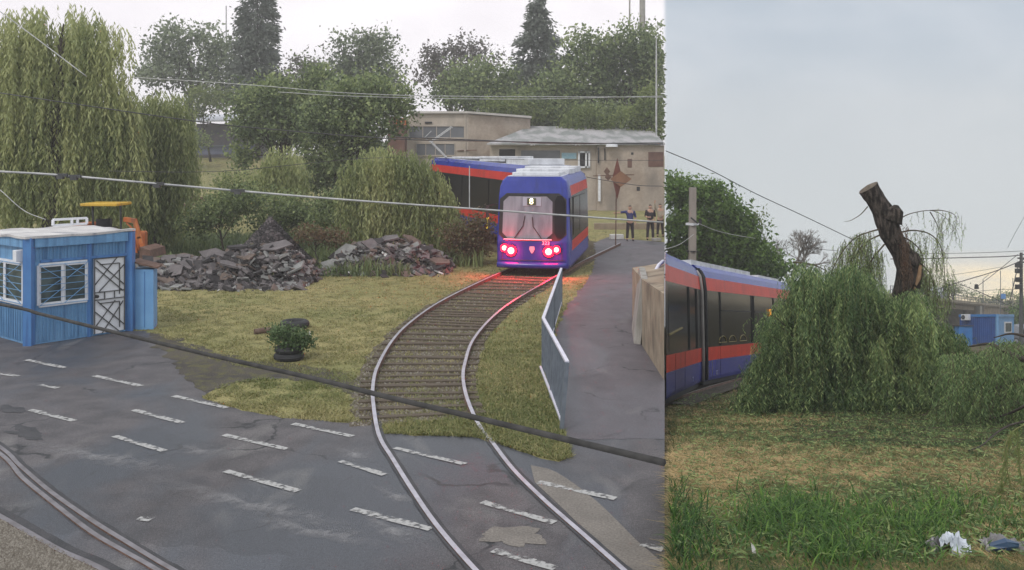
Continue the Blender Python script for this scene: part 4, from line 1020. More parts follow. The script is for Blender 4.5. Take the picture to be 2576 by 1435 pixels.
# ------------------------------------------------------------------ yard: willows and trees on the left
def willow(label, px, d, nst, lr_, gap, mt, trunk, r0, leafl, leafw, vfloor, tint0=.5, clip='L', slot=None):
    sc = d/F; x0 = U(trunk[0], d); T = thing('willow', (x0, d, zL(x0, d)), label, 'willow tree')
    tg = [P(u, v, d) for u, v, ru, rv in px]
    mb = MB(); limbs(mb, (x0, d, -.1), P(trunk[1], trunk[2], d), r0, tg*2, seg=6, wob=.15); mb.build('trunk', M['bark'], T, smooth=True)
    st = []; ln = []; tn = []; ow = []
    area = np.array([p[2]*p[3] for p in px], float); area /= area.sum()
    for (u, v, ru, rv), w in zip(px, area):
        n = int(nst*w); c = P(u, v, d); dr = unit(rng.normal(size=(n, 3))); rad = rng.random(n)**.35
        s = np.array(c)+dr*rad[:, None]*np.array([ru, ru*.8, rv])*sc; s[:, 2] += 0
        st.append(s); ln.append(lr_[0]+(lr_[1]-lr_[0])*rng.random(n)**1.3)
        cl = np.array([mnoise.noise(Vector((q[0]*1.1, q[1]*1.1, q[2]*.5))) for q in s])
        tn.append(np.clip(tint0+.55*cl+.10*rng.normal(size=n), 0, 1)); ow.append(dr[:, :2]*.25)
    st = np.concatenate(st); ln = np.concatenate(ln); tn = np.concatenate(tn); ow = np.concatenate(ow)
    if slot:     # the trunk shows through a gap in the shoots
        us = 1288+st[:, 0]*F/st[:, 1]; k = ~((abs(us-slot[0]) < slot[1]) & (st[:, 1] < d+.3) & (rng.random(len(us)) < .85))
        gapn = np.array([mnoise.noise(Vector((q[0]*.9, q[1]*.5, q[2]*.35+3))) for q in st]); k &= (gapn > -.28); st, ln, tn, ow = st[k], ln[k], tn[k], ow[k]
    tn = np.clip(tn+.25*(st[:, 2]-zL(0, 0)-3)/6, 0, 1) if slot else tn  # higher shoots tinted paler: haze and sky light put into the leaf colour
    zf = V(vfloor, d); ln = np.minimum(ln, np.maximum(st[:, 2]-zf+rng.normal(size=len(ln))*.25, .3))
    P_, D_, T_, stems = strands(st, ln, lambda y: 0*y, leafl, leafw, gap, .5, tn, ow)
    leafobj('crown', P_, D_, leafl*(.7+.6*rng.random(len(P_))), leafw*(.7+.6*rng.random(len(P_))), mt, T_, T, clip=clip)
    return T
willow('tall pale green weeping willow rising behind the blue kiosk', [(60, 90, 110, 80), (160, 60, 110, 60), (250, 110, 80, 70), (100, 200, 130, 70), (230, 210, 90, 70), (30, 300, 100, 90), (180, 330, 110, 70), (280, 250, 70, 60), (300, 330, 55, 70), (90, 420, 110, 70), (230, 430, 100, 60), (310, 110, 32, 45)],
       34, 4200, (1.0, 3.4), .085, M['lf_willow'], (140, 160, 100), .42, .22, .055, 575, .62, slot=(140, 24))
willow('smaller weeping willow with yellow green shoots right of the tall one', [(400, 270, 75, 50), (430, 330, 55, 60), (370, 360, 60, 70), (400, 440, 50, 60), (440, 290, 35, 40)],
       38, 1500, (1.0, 4.0), .10, M['lf_willow'], (385, 395, 300), .25, .22, .06, 600, .66)
willow('low domed weeping willow standing just left of the tram', [(960, 400, 70, 40), (1030, 420, 70, 50), (900, 440, 50, 50), (1080, 470, 55, 50), (960, 480, 80, 60), (1118, 520, 40, 45), (1050, 520, 70, 50), (1138, 560, 30, 40), (1095, 450, 30, 30)],
       35.3, 2300, (.7, 2.6), .08, M['lf_willow'], (1000, 1000, 430), .28, .18, .05, 625, .62)
willow('young feathery willow with yellow green tips in the middle distance', [(710, 395, 55, 35), (690, 430, 55, 40), (740, 440, 40, 40)], 42, 480, (.6, 1.8), .10, M['lf_willow'], (705, 708, 400), .16, .22, .06, 500, .85)

tree('broad_tree', 'grey green broad tree against the sky left of the tall pine', 'tree', [(440, 120, 70, 50), (520, 110, 60, 45), (565, 150, 50, 60), (395, 185, 50, 38), (470, 180, 95, 45), (440, 85, 30, 22), (560, 220, 60, 40)], 100, 8000, .42, M['lf_far'], trunk=490, r0=.35)
conifer('tall dense dark pine column at the top of the left picture', 648, -30, 96, 245, 122, 14000, M['lf_pine'], shape=lambda t: .55+.45*min(1, t*1.5), leaf=.42)
tree('broad_tree', 'sparse mauve tinged tree between the tall pine and the leaning tree', 'tree', [(755, 185, 45, 38), (800, 200, 45, 50), (720, 230, 40, 30), (770, 240, 60, 30)], 105, 3200, .38, M['lf_dusk'], trunk=770, r0=.25)
tree('broad_tree', 'leaning dark tree with a ragged crown left of the sky gap', 'tree', [(860, 150, 26, 40), (915, 120, 32, 38), (945, 160, 42, 55), (975, 200, 28, 55), (890, 205, 70, 50), (960, 250, 60, 40), (960, 95, 28, 14), (855, 110, 10, 30)], 92, 8500, .38, M['lf_far'], trunk=930, r0=.35)
tree('broad_tree', 'sparse mauve grey tree on the right side of the sky gap', 'tree', [(1110, 145, 50, 28), (1165, 120, 40, 24), (1080, 175, 28, 32), (1130, 190, 60, 35), (1200, 130, 22, 24), (1235, 160, 28, 26)], 98, 3800, .36, M['lf_dusk'], trunk=1140, r0=.3)
tree('round_tree', 'rounded olive green tree above the long tan building', 'tree', [(1180, 190, 60, 35), (1140, 225, 50, 40), (1220, 220, 60, 45), (1190, 250, 85, 35), (1265, 200, 26, 40)], 84, 8000, .34, M['lf_mid'], trunk=1190, r0=.3)
conifer('ragged fir with a pointed top left of the big green mass', 1352, -5, 92, 250, 205, 13000, M['lf_pine'], shape=lambda t: .08+1.0*min(1, t*1.25)*(0.75+.25*math.sin(t*40)), leaf=.40)
tree('broad_tree', 'big spreading green tree filling the upper right of the left picture', 'tree', [(1450, 120, 45, 38), (1500, 150, 60, 55), (1560, 120, 60, 50), (1625, 130, 60, 60), (1480, 220, 70, 60), (1570, 210, 90, 70), (1650, 210, 60, 80), (1400, 215, 50, 45), (1420, 260, 60, 50), (1640, 290, 60, 50)], 82, 21000, .36, M['lf_mid'], trunk=1560, r0=.45)
tree('hedge_tree', 'dark green tree behind the white roofed building', 'tree', [(1330, 250, 50, 40), (1380, 290, 60, 35), (1470, 290, 70, 40), (1540, 300, 60, 40)], 80, 7500, .32, M['lf_mid'], trunk=1420, r0=.25)
tree('bush', 'yellow green bush above the white metal roof', 'bush', [(1440, 310, 26, 18), (1480, 295, 32, 26), (1520, 320, 30, 20)], 75, 2200, .26, M['lf_bright'], trunk=1480, r0=.1)
tree('bush', 'bright green bush at the right end of the white metal roof', 'bush', [(1590, 290, 34, 24), (1640, 270, 36, 45), (1655, 330, 30, 30), (1600, 320, 30, 18)], 74, 4200, .26, M['lf_bright'], trunk=1630, r0=.1)
tree('bush', 'low light green bush over the end of the tan building', 'bush', [(1240, 265, 30, 14), (1300, 268, 50, 16), (1350, 285, 30, 16)], 79, 2400, .26, M['lf_bright'], trunk=1290, r0=.1)
tree('broad_tree', 'dense green tree in the middle distance hiding the shed end', 'tree', [(700, 230, 60, 40), (640, 260, 60, 50), (740, 270, 70, 60), (680, 320, 70, 45), (790, 200, 50, 40), (620, 320, 45, 40), (740, 340, 60, 35), (610, 400, 35, 30)], 56, 12000, .24, M['lf_mid'], trunk=700, r0=.25)
tree('broad_tree', 'dark green tree with a thick dark trunk behind the low willow', 'tree', [(860, 240, 70, 45), (930, 230, 70, 50), (1000, 255, 45, 38), (850, 300, 80, 50), (950, 300, 90, 45), (880, 350, 90, 40), (800, 310, 50, 50), (790, 380, 40, 45), (810, 450, 40, 60), (850, 410, 50, 50)], 50, 16000, .22, M['lf_mid'], trunk=818, r0=.35)
tree('bush', 'light green rounded bush beside the pale shed roof', 'bush', [(520, 240, 45, 26), (570, 250, 50, 24), (490, 265, 40, 30)], 95, 2600, .32, M['lf_bright'], trunk=530, r0=.12)
tree('bush', 'small green bush in front of the shed wall', 'bush', [(465, 345, 34, 28), (500, 360, 22, 18)], 90, 1500, .26, M['lf_mid'], trunk=470, r0=.08)
for k, (lb, px, d, n) in enumerate([
    ('tangled low bush behind the left rubble heap', [(560, 530, 70, 40), (500, 560, 60, 30), (620, 500, 50, 30)], 36, 4500),
    ('tangled low bush under the middle trees', [(720, 520, 70, 36), (780, 545, 60, 34), (690, 560, 60, 24)], 38, 4800),
    ('low bush between the middle trees and the willow', [(830, 560, 50, 30), (850, 510, 50, 36)], 37, 2800),
    ('weedy green bush in front of the distant yellow grass', [(600, 460, 60, 24), (660, 480, 60, 26), (560, 500, 50, 20)], 44, 3800)]):
    tree('shrub', lb, 'bush', px, d, n, .14, M['lf_mid'] if k != 3 else M['lf_willow'], r0=.05, clump=18)
tree('shrub', 'reddish dry bush between the two rubble heaps', 'bush', [(790, 588, 38, 12), (840, 596, 34, 12), (760, 590, 22, 10)], 33, 1800, .10, M['lf_redbush'], r0=.03, clump=14)
tree('shrub', 'added reddish brown bush for the dark red murk at the foot of the low willow', 'bush', [(1160, 590, 44, 34), (1205, 575, 28, 44), (1195, 625, 36, 22)], 34, 4200, .11, M['lf_redbush'], r0=.03, clump=14)  # bush added to stand in for the dark red murk beside the lamps
# far-off wood closing the view on the left half
fw_u = rng.uniform(-700, 1640, 26000); fd = rng.uniform(112, 135, 26000); fv = 300+70*rng.random(26000)-40*np.sin(fw_u*.011)-25*np.sin(fw_u*.031)
pts = np.stack([(fw_u-1288)/F*fd, fd, CH-(fv-HZ)/F*fd], 1)
tag(leafobj('far_wood', pts, rng.normal(size=pts.shape), .8, .5, M['lf_far'], rng.random(len(pts)), clip='L'), kind='stuff')

# grass of the yard
def inpoly(x, y, poly):
    c = np.zeros(len(x), bool); n = len(poly)
    for i in range(n):
        x0, y0 = poly[i]; x1, y1 = poly[(i+1) % n]
        cr = ((y0 > y) != (y1 > y)); xi = (x1-x0)*(y-y0)/((y1-y0) if y1 != y0 else 1e-9)+x0
        c ^= cr & (x < xi)
    return c
roadw = [(GL(*p).x, GL(*p).y) for p in road]; pathw = [(GL(*p).x, GL(*p).y) for p in pathp]; balw = [(a.x, a.y) for a, b in bal]+[(b.x, b.y) for a, b in bal][::-1]
n = 330000; uu = rng.uniform(-60, 1640, n); vv = 560+(1165-560)*rng.random(n)**.75
dd = F*CH/(vv-HZ); gx = (uu-1288)/F*dd; gy = dd
keep = ~inpoly(gx, gy, roadw) & ~inpoly(gx, gy, pathw) & (gx < SEAM*gy-.1)
inb = inpoly(gx, gy, balw); keep &= (~inb | (rng.random(n) < .38))
nzv = np.array([mnoise.noise(Vector((a*.45, b*.45, 0))) for a, b in zip(gx[keep], gy[keep])]); nz3 = np.array([mnoise.noise(Vector((a*2.2, b*2.2, 4))) for a, b in zip(gx[keep], gy[keep])])
k2 = rng.random(keep.sum()) < np.clip(.62+nz3*1.5, .08, 1)
gx, gy = gx[keep][k2], gy[keep][k2]; nzv, nz3 = nzv[k2], nz3[k2]
near_ = np.clip((20-gy)/8, 0, 1)
blades('yard_grass', np.stack([gx, gy, np.zeros(len(gx))], 1), rng.normal(size=(len(gx), 2))*.035, (.025+.04*rng.random(len(gx)))*(1+.7*np.clip(nz3, 0, 1)), .008+gy*.0007, M['blade_lawn'],
       .55+nzv*.7+.18*rng.normal(size=len(gx))-.25*near_, seg=1)
# weeds between and beside the rails
n = 26000; uu = rng.uniform(1020, 1440, n); vv = 760+400*rng.random(n)**.6; dd = F*CH/(vv-HZ); gx = (uu-1288)/F*dd
k = ~inpoly(gx, dd, roadw) & ~inpoly(gx, dd, pathw) & (~inpoly(gx, dd, balw) | ((rng.random(n) < np.clip((vv-930)/160, 0, .8)) & (np.sin(gx*5+dd*3) > -.2))); gx, dd = gx[k], dd[k]
blades('track_weeds', np.stack([gx, dd, np.zeros(len(gx))], 1), rng.normal(size=(len(gx), 2))*.05, .03+.07*rng.random(len(gx)), .016, M['blade_lawn'], .25+.3*rng.normal(size=len(gx)), seg=2)
# stones on the ballast, gravel and along the road's broken edge
def pebbles(name, xy, z, size, mt, tint):
    n = len(xy); s = size*(.5+rng.random(n)); base = np.array([[1, 0, 0], [-.5, .87, 0], [-.5, -.87, 0], [0, 0, .9]]); rot = rng.random(n)*6.28
    c, s_ = np.cos(rot), np.sin(rot); v = np.empty((n, 4, 3))
    for i in range(4):
        v[:, i, 0] = xy[:, 0]+(base[i, 0]*c-base[i, 1]*s_)*s; v[:, i, 1] = xy[:, 1]+(base[i, 0]*s_+base[i, 1]*c)*s; v[:, i, 2] = z+base[i, 2]*s
    b = (np.arange(n)*4)[:, None]; q = np.concatenate([np.concatenate([b, b+1, b+3], 1), np.concatenate([b+1, b+2, b+3], 1), np.concatenate([b+2, b, b+3], 1)])
    tag(fastmesh(name, v.reshape(-1, 3), q, mt, None, np.repeat(tint, 4)), kind='stuff')
n = 16000; uu = rng.uniform(880, 1430, n); vv = rng.uniform(690, 1110, n); dd = F*CH/(vv-HZ); gx = (uu-1288)/F*dd
k = inpoly(gx, dd, balw); pebbles('ballast_stones', np.stack([gx[k], dd[k]], 1), .004, .022, M['litterleaf'], rng.random(k.sum()))
n = 9000; uu = rng.uniform(-20, 260, n); vv = rng.uniform(1290, 1440, n); dd = F*CH/(vv-HZ); gx = (uu-1288)/F*dd
k = (vv > 1306+(uu-5)*.52+6); pebbles('gravel_stones', np.stack([gx[k], dd[k]], 1), .008, .018, M['litterleaf'], .2+.8*rng.random(k.sum()))

n = 16000; gy = rng.uniform(30.5, 46, n); uu = rng.uniform(330, 1215, n); gx = (uu-1288)/F*gy; nv = np.array([mnoise.noise(Vector((a*.5, b*.5, 6))) for a, b in zip(gx, gy)]); k = (nv > -.22) & ~((uu > 1120) & (gy < 33)); gx, gy, nv = gx[k], gy[k], nv[k]
blades('tall_weeds', np.stack([gx, gy, np.zeros(len(gx))], 1), rng.normal(size=(len(gx), 2))*.22, (.25+.55*rng.random(len(gx)))*(.6+1.1*np.clip(nv+.2, 0, 1)), .05, M['lf_mid'], .35+.7*nv+.2*rng.normal(size=len(gx)), seg=2)
# ------------------------------------------------------------------ rubble heaps
def rubble(label, cu, base_v, halfw, prof, d0, nbits, slabs, grp, lab_slab):
    """prof: list of (u, v_top) outline seen from the yard"""
    us = [p[0] for p in prof]; vs = [p[1] for p in prof]; ux = np.linspace(us[0], us[-1], 60)
    T = thing('rubble_heap', (U(cu, d0), d0, 0), label, 'rubble heap')
    dep = 2.4; n = 26
    def hgt(u): return max(.02, V(np.interp(u, us, vs), d0+dep*.5))
    mb = MB(); G = []
    for j in range(n+1):
        row = []
        for i, u in enumerate(ux):
            t = j/n; yv = d0-.2+.45*mnoise.noise(Vector((u*.03, 4, 1)))+dep*t; x = U(u, d0+dep*.5); k = math.sin(math.pi*min(1, t*1.02))**.6
            h = hgt(u)*k*(.74+.34*mnoise.noise(Vector((x*1.7, yv*1.7, 1))))
            row.append((x, yv, max(0, h*.9)))
        G.append(row)
    for j in range(n):
        for i in range(59): mb.q([G[j][i], G[j][i+1], G[j+1][i+1], G[j+1][i]])
    mb.build('core', M['slab'], T)
    def surf(x, y):
        u = 1288+x*F/(d0+dep*.5); t = (y-d0+.2-.45*mnoise.noise(Vector((u*.03, 4, 1))))/dep
        if t < 0 or t > 1 or u < us[0] or u > us[-1]: return 0
        return max(0, hgt(u)*math.sin(math.pi*min(1, t*1.02))**.6*.76)
    # small broken bits: nobody could count them
    bits = MB()
    for _ in range(nbits):
        u = random.uniform(us[0]-6, us[-1]+6); x = U(u, d0+1.2); y = d0-.35+.45*mnoise.noise(Vector((u*.03, 4, 1)))+dep*random.random()**1.2*.9-random.random()**6*1.2; z = surf(x, y)
        s = random.choice((.04, .05, .07, .10, .14, .2))*random.uniform(.7, 1.3)
        bits.box((x, y, z+s*.1), (s*1.7, s, s*random.uniform(.15, .5)), random.random()*3, m=random.choice((0, 0, 0, 1, 3, 4, 2)) if s < .12 else random.choice((0, 0, 1, 1, 3, 4)), tilt=Vector((0, 0, 1)).rotation_difference(Vector((random.gauss(0, .6), random.gauss(-.5, .6), 1)).normalized()))
    bo = bits.build('broken_bits', [M['slab'], M['slab2'], M['stonewhite'], M['slab3'], M['slab4']], T); bo['kind'] = 'stuff'
    nw = 900; wu = rng.uniform(us[0], us[-1], nw); wy = d0-.2+rng.random(nw)*2.2; wx = (wu-1288)/F*(d0+1.2); wz = np.array([surf(a, b) for a, b in zip(wx, wy)])
    kk = np.array([mnoise.noise(Vector((a*1.3, b*1.3, 9))) for a, b in zip(wx, wy)]) > .12
    blades('weeds', np.stack([wx, wy, wz], 1)[kk], rng.normal(size=(kk.sum(), 2))*.10, .12+.18*rng.random(kk.sum()), .03, M['blade_lawn'], .2+.3*rng.normal(size=kk.sum()), seg=2, parent=T)
    # larger broken slabs
    for k in range(slabs):
        u = random.uniform(us[0]+8, us[-1]-8); x = U(u, d0+.7); y = d0-.35+.45*mnoise.noise(Vector((u*.03, 4, 1)))+random.random()**1.4*1.2; z = surf(x, y); s = random.choice((.2, .26, .34, .44, .62))*random.uniform(.85, 1.2)
        m = random.choice((0, 0, 1, 1, 2, 3)); nn = random.choice((4, 5, 5)); r0 = random.random()*6
        poly = [Vector((math.cos(r0+i*6.283/nn)*s*random.uniform(.5, .8), math.sin(r0+i*6.283/nn)*s*random.uniform(.28, .5), 0)) for i in range(nn)]
        q = Vector((0, 0, 1)).rotation_difference(Vector((random.gauss(0, .5), -abs(random.gauss(.55, .5)), 1)).normalized()); th = random.uniform(.04, .07)
        sb = MB(); top = []
        for p in poly: p.rotate(q); top.append(Vector((x, y, z+.06+s*.12))+p)
        nv = Vector((0, 0, th)); nv.rotate(q); sb.ext(top, nv)
        tag(sb.build('asphalt_slab', (M['slab'], M['slab2'], M['slab3'], M['slab4'])[m]), lab_slab, 'slab', grp)
rubble('long dark heap of broken asphalt and stones right of the kiosk', 560, 712, 220,
       [(335, 700), (345, 655), (380, 648), (430, 644), (500, 640), (560, 630), (600, 612), (650, 596), (700, 598), (745, 622), (775, 655), (790, 690)], 28.6, 4600, 64, 'broken asphalt slabs on the long left heap', 'flat broken asphalt slab lying on the long left heap')
rubble('smaller heap of broken asphalt in front of the low willow', 985, 672, 140,
       [(838, 672), (850, 640), (880, 622), (905, 602), (960, 592), (1000, 588), (1040, 596), (1075, 612), (1100, 635), (1130, 655)], 32.0, 2300, 40, 'broken asphalt slabs on the smaller right heap', 'flat broken asphalt slab lying on the smaller right heap')
def gravelheap():
    c = P(680, 612, 33); cx, cy = c.x, 33.0; H = V(548, 33); mb = MB(); n, m = 28, 12
    for j in range(m):
        for i in range(n):
            def pt(i, j):
                a = 2*math.pi*i/n; r = j/m; z = H*(1-r)**1.15*(1+.0*r)+.05*mnoise.noise(Vector((math.cos(a)*r*5, math.sin(a)*r*5, 2)))*(r < .97)
                return (cx+math.cos(a)*r*1.7, cy+math.sin(a)*r*1.7, max(0, z))
            mb.q([pt(i, j), pt(i, j+1), pt(i+1, j+1), pt(i+1, j)])
    T = thing('gravel_heap', (cx, cy, 0), 'pointed heap of dark grey gravel behind the long rubble heap', 'gravel heap')
    mb.build('core', M['slab'], T)
    k = 4200; a = rng.random(k)*6.28; r = np.sqrt(rng.random(k))*.98; z = H*(1-r)**1.15
    s = .05+.05*rng.random(k); b = MB()
    for x, y, zz, q in zip(cx+np.cos(a)*r*1.7, cy+np.sin(a)*r*1.7, z, s): b.box((x, y, zz+.015), (q*1.2, q, q*.8), random.random()*3, m=random.choice((0, 0, 0, 1)))
    o = b.build('loose_stones', [M['slab'], M['slab2']], T); o['kind'] = 'stuff'
gravelheap()

# ------------------------------------------------------------------ tractor behind the kiosk
def tractor():
    d = 30.5; o = P(262, 640, d); o.z = 0
    T = thing('tractor', (o.x, o.y, 0), 'orange tractor with a yellow sun canopy parked behind the kiosk', 'tractor')
    p = lambda u, v, dy=0: P(u, v, d+dy)
    c = MB(); a, b = p(222, 517), p(313, 517); c.ext([a-Vector((0, .6, 0)), b-Vector((0, .6, 0)), b+Vector((0, .6, 0)), a+Vector((0, .6, 0))], (0, 0, .09)); c.build('canopy', M['yellow'], T, bevel=.02)
    for u in (233, 303):
        for dy in (-.5, .5): MB().bar(p(u, 518, dy), p(u+2, 600, dy), .05).build('canopy_post', M['dark'], T)
    s = MB(); s.box(p(262, 588), (.5, .5, .12)).box(p(262, 570, .22), (.5, .1, .5)); s.build('seat', M['dark'], T, bevel=.02)
    h = MB(); q = p(318, 600); h.box((q.x, q.y, 1.15), (1.1, .75, .6)); h.build('bonnet', M['orange'], T, bevel=.06)
    h = MB(); q = p(210, 600); h.box((q.x, q.y, 1.35), (.42, 1.3, .75)); h.build('rear_tool', M['orange'], T, bevel=.05)
    h = MB(); q = p(262, 625); h.box((q.x, q.y, .8), (1.6, .6, .45)); h.build('chassis', M['dark'], T, bevel=.03)
    bm = MB(); bm.bar(p(312, 552, -.4), p(340, 556, -.4), .14).bar(p(338, 552, -.4), p(352, 600, -.4), .12).bar(p(350, 596, -.4), p(366, 640, -.4), .12).bar(p(330, 580, -.4), p(345, 640, -.4), .06).bar(p(318, 560, -.4), p(348, 590, -.4), .05)
    bm.build('loader_arm', M['orange'], T)
    bk = MB(); bk.ext([p(352, 622, -.9), p(376, 630, -.9), p(380, 650, -.9), p(350, 655, -.9)], (0, 1.3, 0)); bk.build('bucket', M['rust'], T)
    st = MB(); st.tube([p(288, 585), p(284, 572)], .02, 6); st.tube([Vector(p(284, 572))+Vector((math.cos(t)*.16, math.sin(t)*.16, 0)) for t in np.linspace(0, 6.28, 13)], .014, 5); st.build('steering_wheel', M['dark'], T)
    for u, r, w in ((232, .68, .32), (330, .42, .22)):
        for dy in (-.65, .65):
            q = p(u, 600, dy); wh = MB().cyl((q.x, q.y-w/2, r), (q.x, q.y+w/2, r), r, 28).build('wheel', M['rubber'], T)
            MB().cyl((q.x, q.y-w/2-.01, r), (q.x, q.y+w/2+.01, r), r*.5, 18).build('rim', M['orange'], wh)
tractor()

# ------------------------------------------------------------------ things on the lawn
def lawn_things():
    a, b = GL(705, 824), GL(778, 826); a.z = b.z = .10
    T = thing('tyre', (a.x/2+b.x/2, a.y, 0), 'worn dark tyre lying flat on the lawn behind the green bush', 'tyre')
    c = (a+b)/2; c.z = 0; ring = MB(); n, m = 36, 10; Rr, rr = .24, .09
    for i in range(n):
        for j in range(m):
            def q(i, j): A = 2*math.pi*i/n; B = 2*math.pi*j/m; return (c.x+math.cos(A)*(Rr+rr*math.cos(B)), c.y+math.sin(A)*(Rr+rr*math.cos(B)), .09+rr*math.sin(B)*.95)
            ring.q([q(i, j), q(i+1, j), q(i+1, j+1), q(i, j+1)])
    ring.build('tread', M['rubber'], T, smooth=True)
    g0, g1 = GL(640, 842), GL(690, 838); lg = MB(); lg.tube([g0+Vector((0, 0, .06)), g0.lerp(g1, .5)+Vector((0, .02, .065)), g1+Vector((0, 0, .06))], [.06, .07, .06], 10, lump=.15)
    tag(lg.build('log', M['brownlog'], smooth='edge'), 'short brown log lying on the lawn left of the green bush', 'log')
    c = GL(727, 905); T = thing('planter', (c.x, c.y, 0), 'black tyre planter with a bushy green plant at the edge of the lawn', 'planter')
    for z, r0 in ((.07, .22), (.20, .20)):
        ring = MB()
        for i in range(n):
            for j in range(m):
                def q(i, j): A = 2*math.pi*i/n; B = 2*math.pi*j/m; return (c.x+math.cos(A)*(r0+.07*math.cos(B)), c.y+math.sin(A)*(r0+.07*math.cos(B)), z+.07*math.sin(B))
                ring.q([q(i, j), q(i+1, j), q(i+1, j+1), q(i, j+1)])
        ring.build('tyre_ring', M['rubber'], T, smooth=True)
    MB().cyl((c.x, c.y, .05), (c.x, c.y, .22), .17, 20).build('earth', M['soil'], T)
    bl = [(Vector((c.x+.03, c.y, .40)), .34, .28, .18), (Vector((c.x-.14, c.y, .52)), .24, .22, .13), (Vector((c.x+.24, c.y, .36)), .22, .2, .16)]
    pts, tn = crown(bl, 3000, 10, .13); leafobj('foliage', pts, rng.normal(size=pts.shape)+np.array([0, 0, .3]), .06, .035, M['lf_shrubgreen'], tn, T)
    stm = MB()
    for i in range(14):
        A = random.random()*6.28; stm.tube([(c.x, c.y, .2), (c.x+math.cos(A)*.1, c.y+math.sin(A)*.1, .35), (c.x+math.cos(A)*.26, c.y+math.sin(A)*.26, .5)], [.01, .007, .003], 4)
    stm.build('stems', M['barkpale'], T)
    g = GL(779, 845); bt = MB(); bt.tube([g, g+Vector((0, 0, .07)), g+Vector((0, 0, .085)), g+Vector((0, 0, .10))], [.018, .018, .008, .008], 10)
    tag(bt.build('bottle', M['stonewhite'], smooth='edge'), 'small white bottle standing on the grass right of the planter', 'bottle')
M['brownlog'] = mat('log_brown', (.10, .065, .05), (.16, .11, .085), 8, .9, bump=.5)
M['lf_shrubgreen'] = leafmat('plant_leaf', (.05, .09, .03), (.09, .145, .055), (.17, .23, .11), .3)
lawn_things()

# ------------------------------------------------------------------ railing and wall along the footpath
def railing():
    near, cor, far = Vector((.70, 13.49, 0)), Vector((.56, 17.1, 0)), Vector((1.27, 24.6, 0)); H = .97
    T = thing('railing', cor, 'grey barred metal railing bending along the footpath beside the track', 'railing')
    top = Vector((.06, 0, H))
    for a, b in ((near, cor), (cor, far)):
        MB().bar(a+Vector((.08 if a is near else 0, 0, H)), b+Vector((0, 0, H)), .055, .035).build('top_rail', M['galvtop'], T)
        MB().bar(a+Vector((0, 0, .14)), b+Vector((-.05 if a is near else 0, 0, .10)), .035, .035).build('bottom_rail', M['galvtop'], T)
        n = int((b-a).length/.115); mb = MB()
        for i in range(1, n):
            t = i/n; p = a.lerp(b, t); mb.bar(p+Vector((0, 0, .12)), p+Vector((.08*(1-t) if a is near else 0, 0, H)), .014, .022)
        mb.build('bar_panel', M['galv'], T)
    for p, dx in ((near, .08), (near.lerp(cor, .5), .04), (cor, 0), (cor.lerp(far, .5), 0), (far, 0)):
        MB().bar(p, p+Vector((dx, 0, H)), .06).build('post', M['galv'], T)
railing()
def pathwall():
    a, b, c = Vector((2.05, 18.9, 0)), Vector((2.42, 16.6, 0)), Vector((2.62, 16.45, 0))
    far = GL(1604, 872); near = GL(1671, 958)
    T = thing('retaining_wall', far, 'low weathered tan concrete wall at the right edge of the footpath', 'wall')
    q = [far+Vector((.10, .0, 0)), near+Vector((0, 0, 0)), Vector((SEAM*20.2-.02, 20.2, 0)), Vector((SEAM*21.4-.02, 21.4, 0)), far+Vector((.12, 1.2, 0))]
    q = [Vector((min(p.x, SEAM*p.y-.01), p.y, 0)) for p in (q[0], q[1], Vector((9, 18.4, 0)), Vector((9, 23, 0)), Vector((2.9, 23, 0)))]
    hs = (1.36, 1.50, 1.50, 1.30, 1.18); mb = MB(); n = 5
    v0 = [Vector(p) for p in q]; v1 = [p+Vector((0, 0, h)) for p, h in zip(q, hs)]
    mb.q(v0[::-1]); mb.q(v1)
    for i in range(n): mb.q([v0[i], v0[(i+1) % n], v1[(i+1) % n], v1[i]])
    mb.build('wall_block', M['concwarm'], T)
    e = MB(); f0 = GL(1594, 866); e.ext([f0, f0+Vector((.13, -.10, 0)), f0+Vector((.30, 1.6, 0)), f0+Vector((.17, 1.7, 0))], (0, 0, 1.35)); 
    e.v = [(x+(z/1.35)*.16, y, z+(0.04 if y > 20 and z > 1 else 0)) for x, y, z in e.v]; e.build('end_post', M['conc'], T, bevel=.015)
    r = MB(); r.tube([P(1645, 690, 21.5), P(1657, 668, 21.8), P(1668, 658, 22.2)], .045, 8); r.tube([P(1648, 705, 21.5), P(1668, 690, 22)], .03, 6); tag(r.build('handrail', M['galvtop'], smooth=True), 'short pale metal handrail above the tan footpath wall', 'handrail')
pathwall()

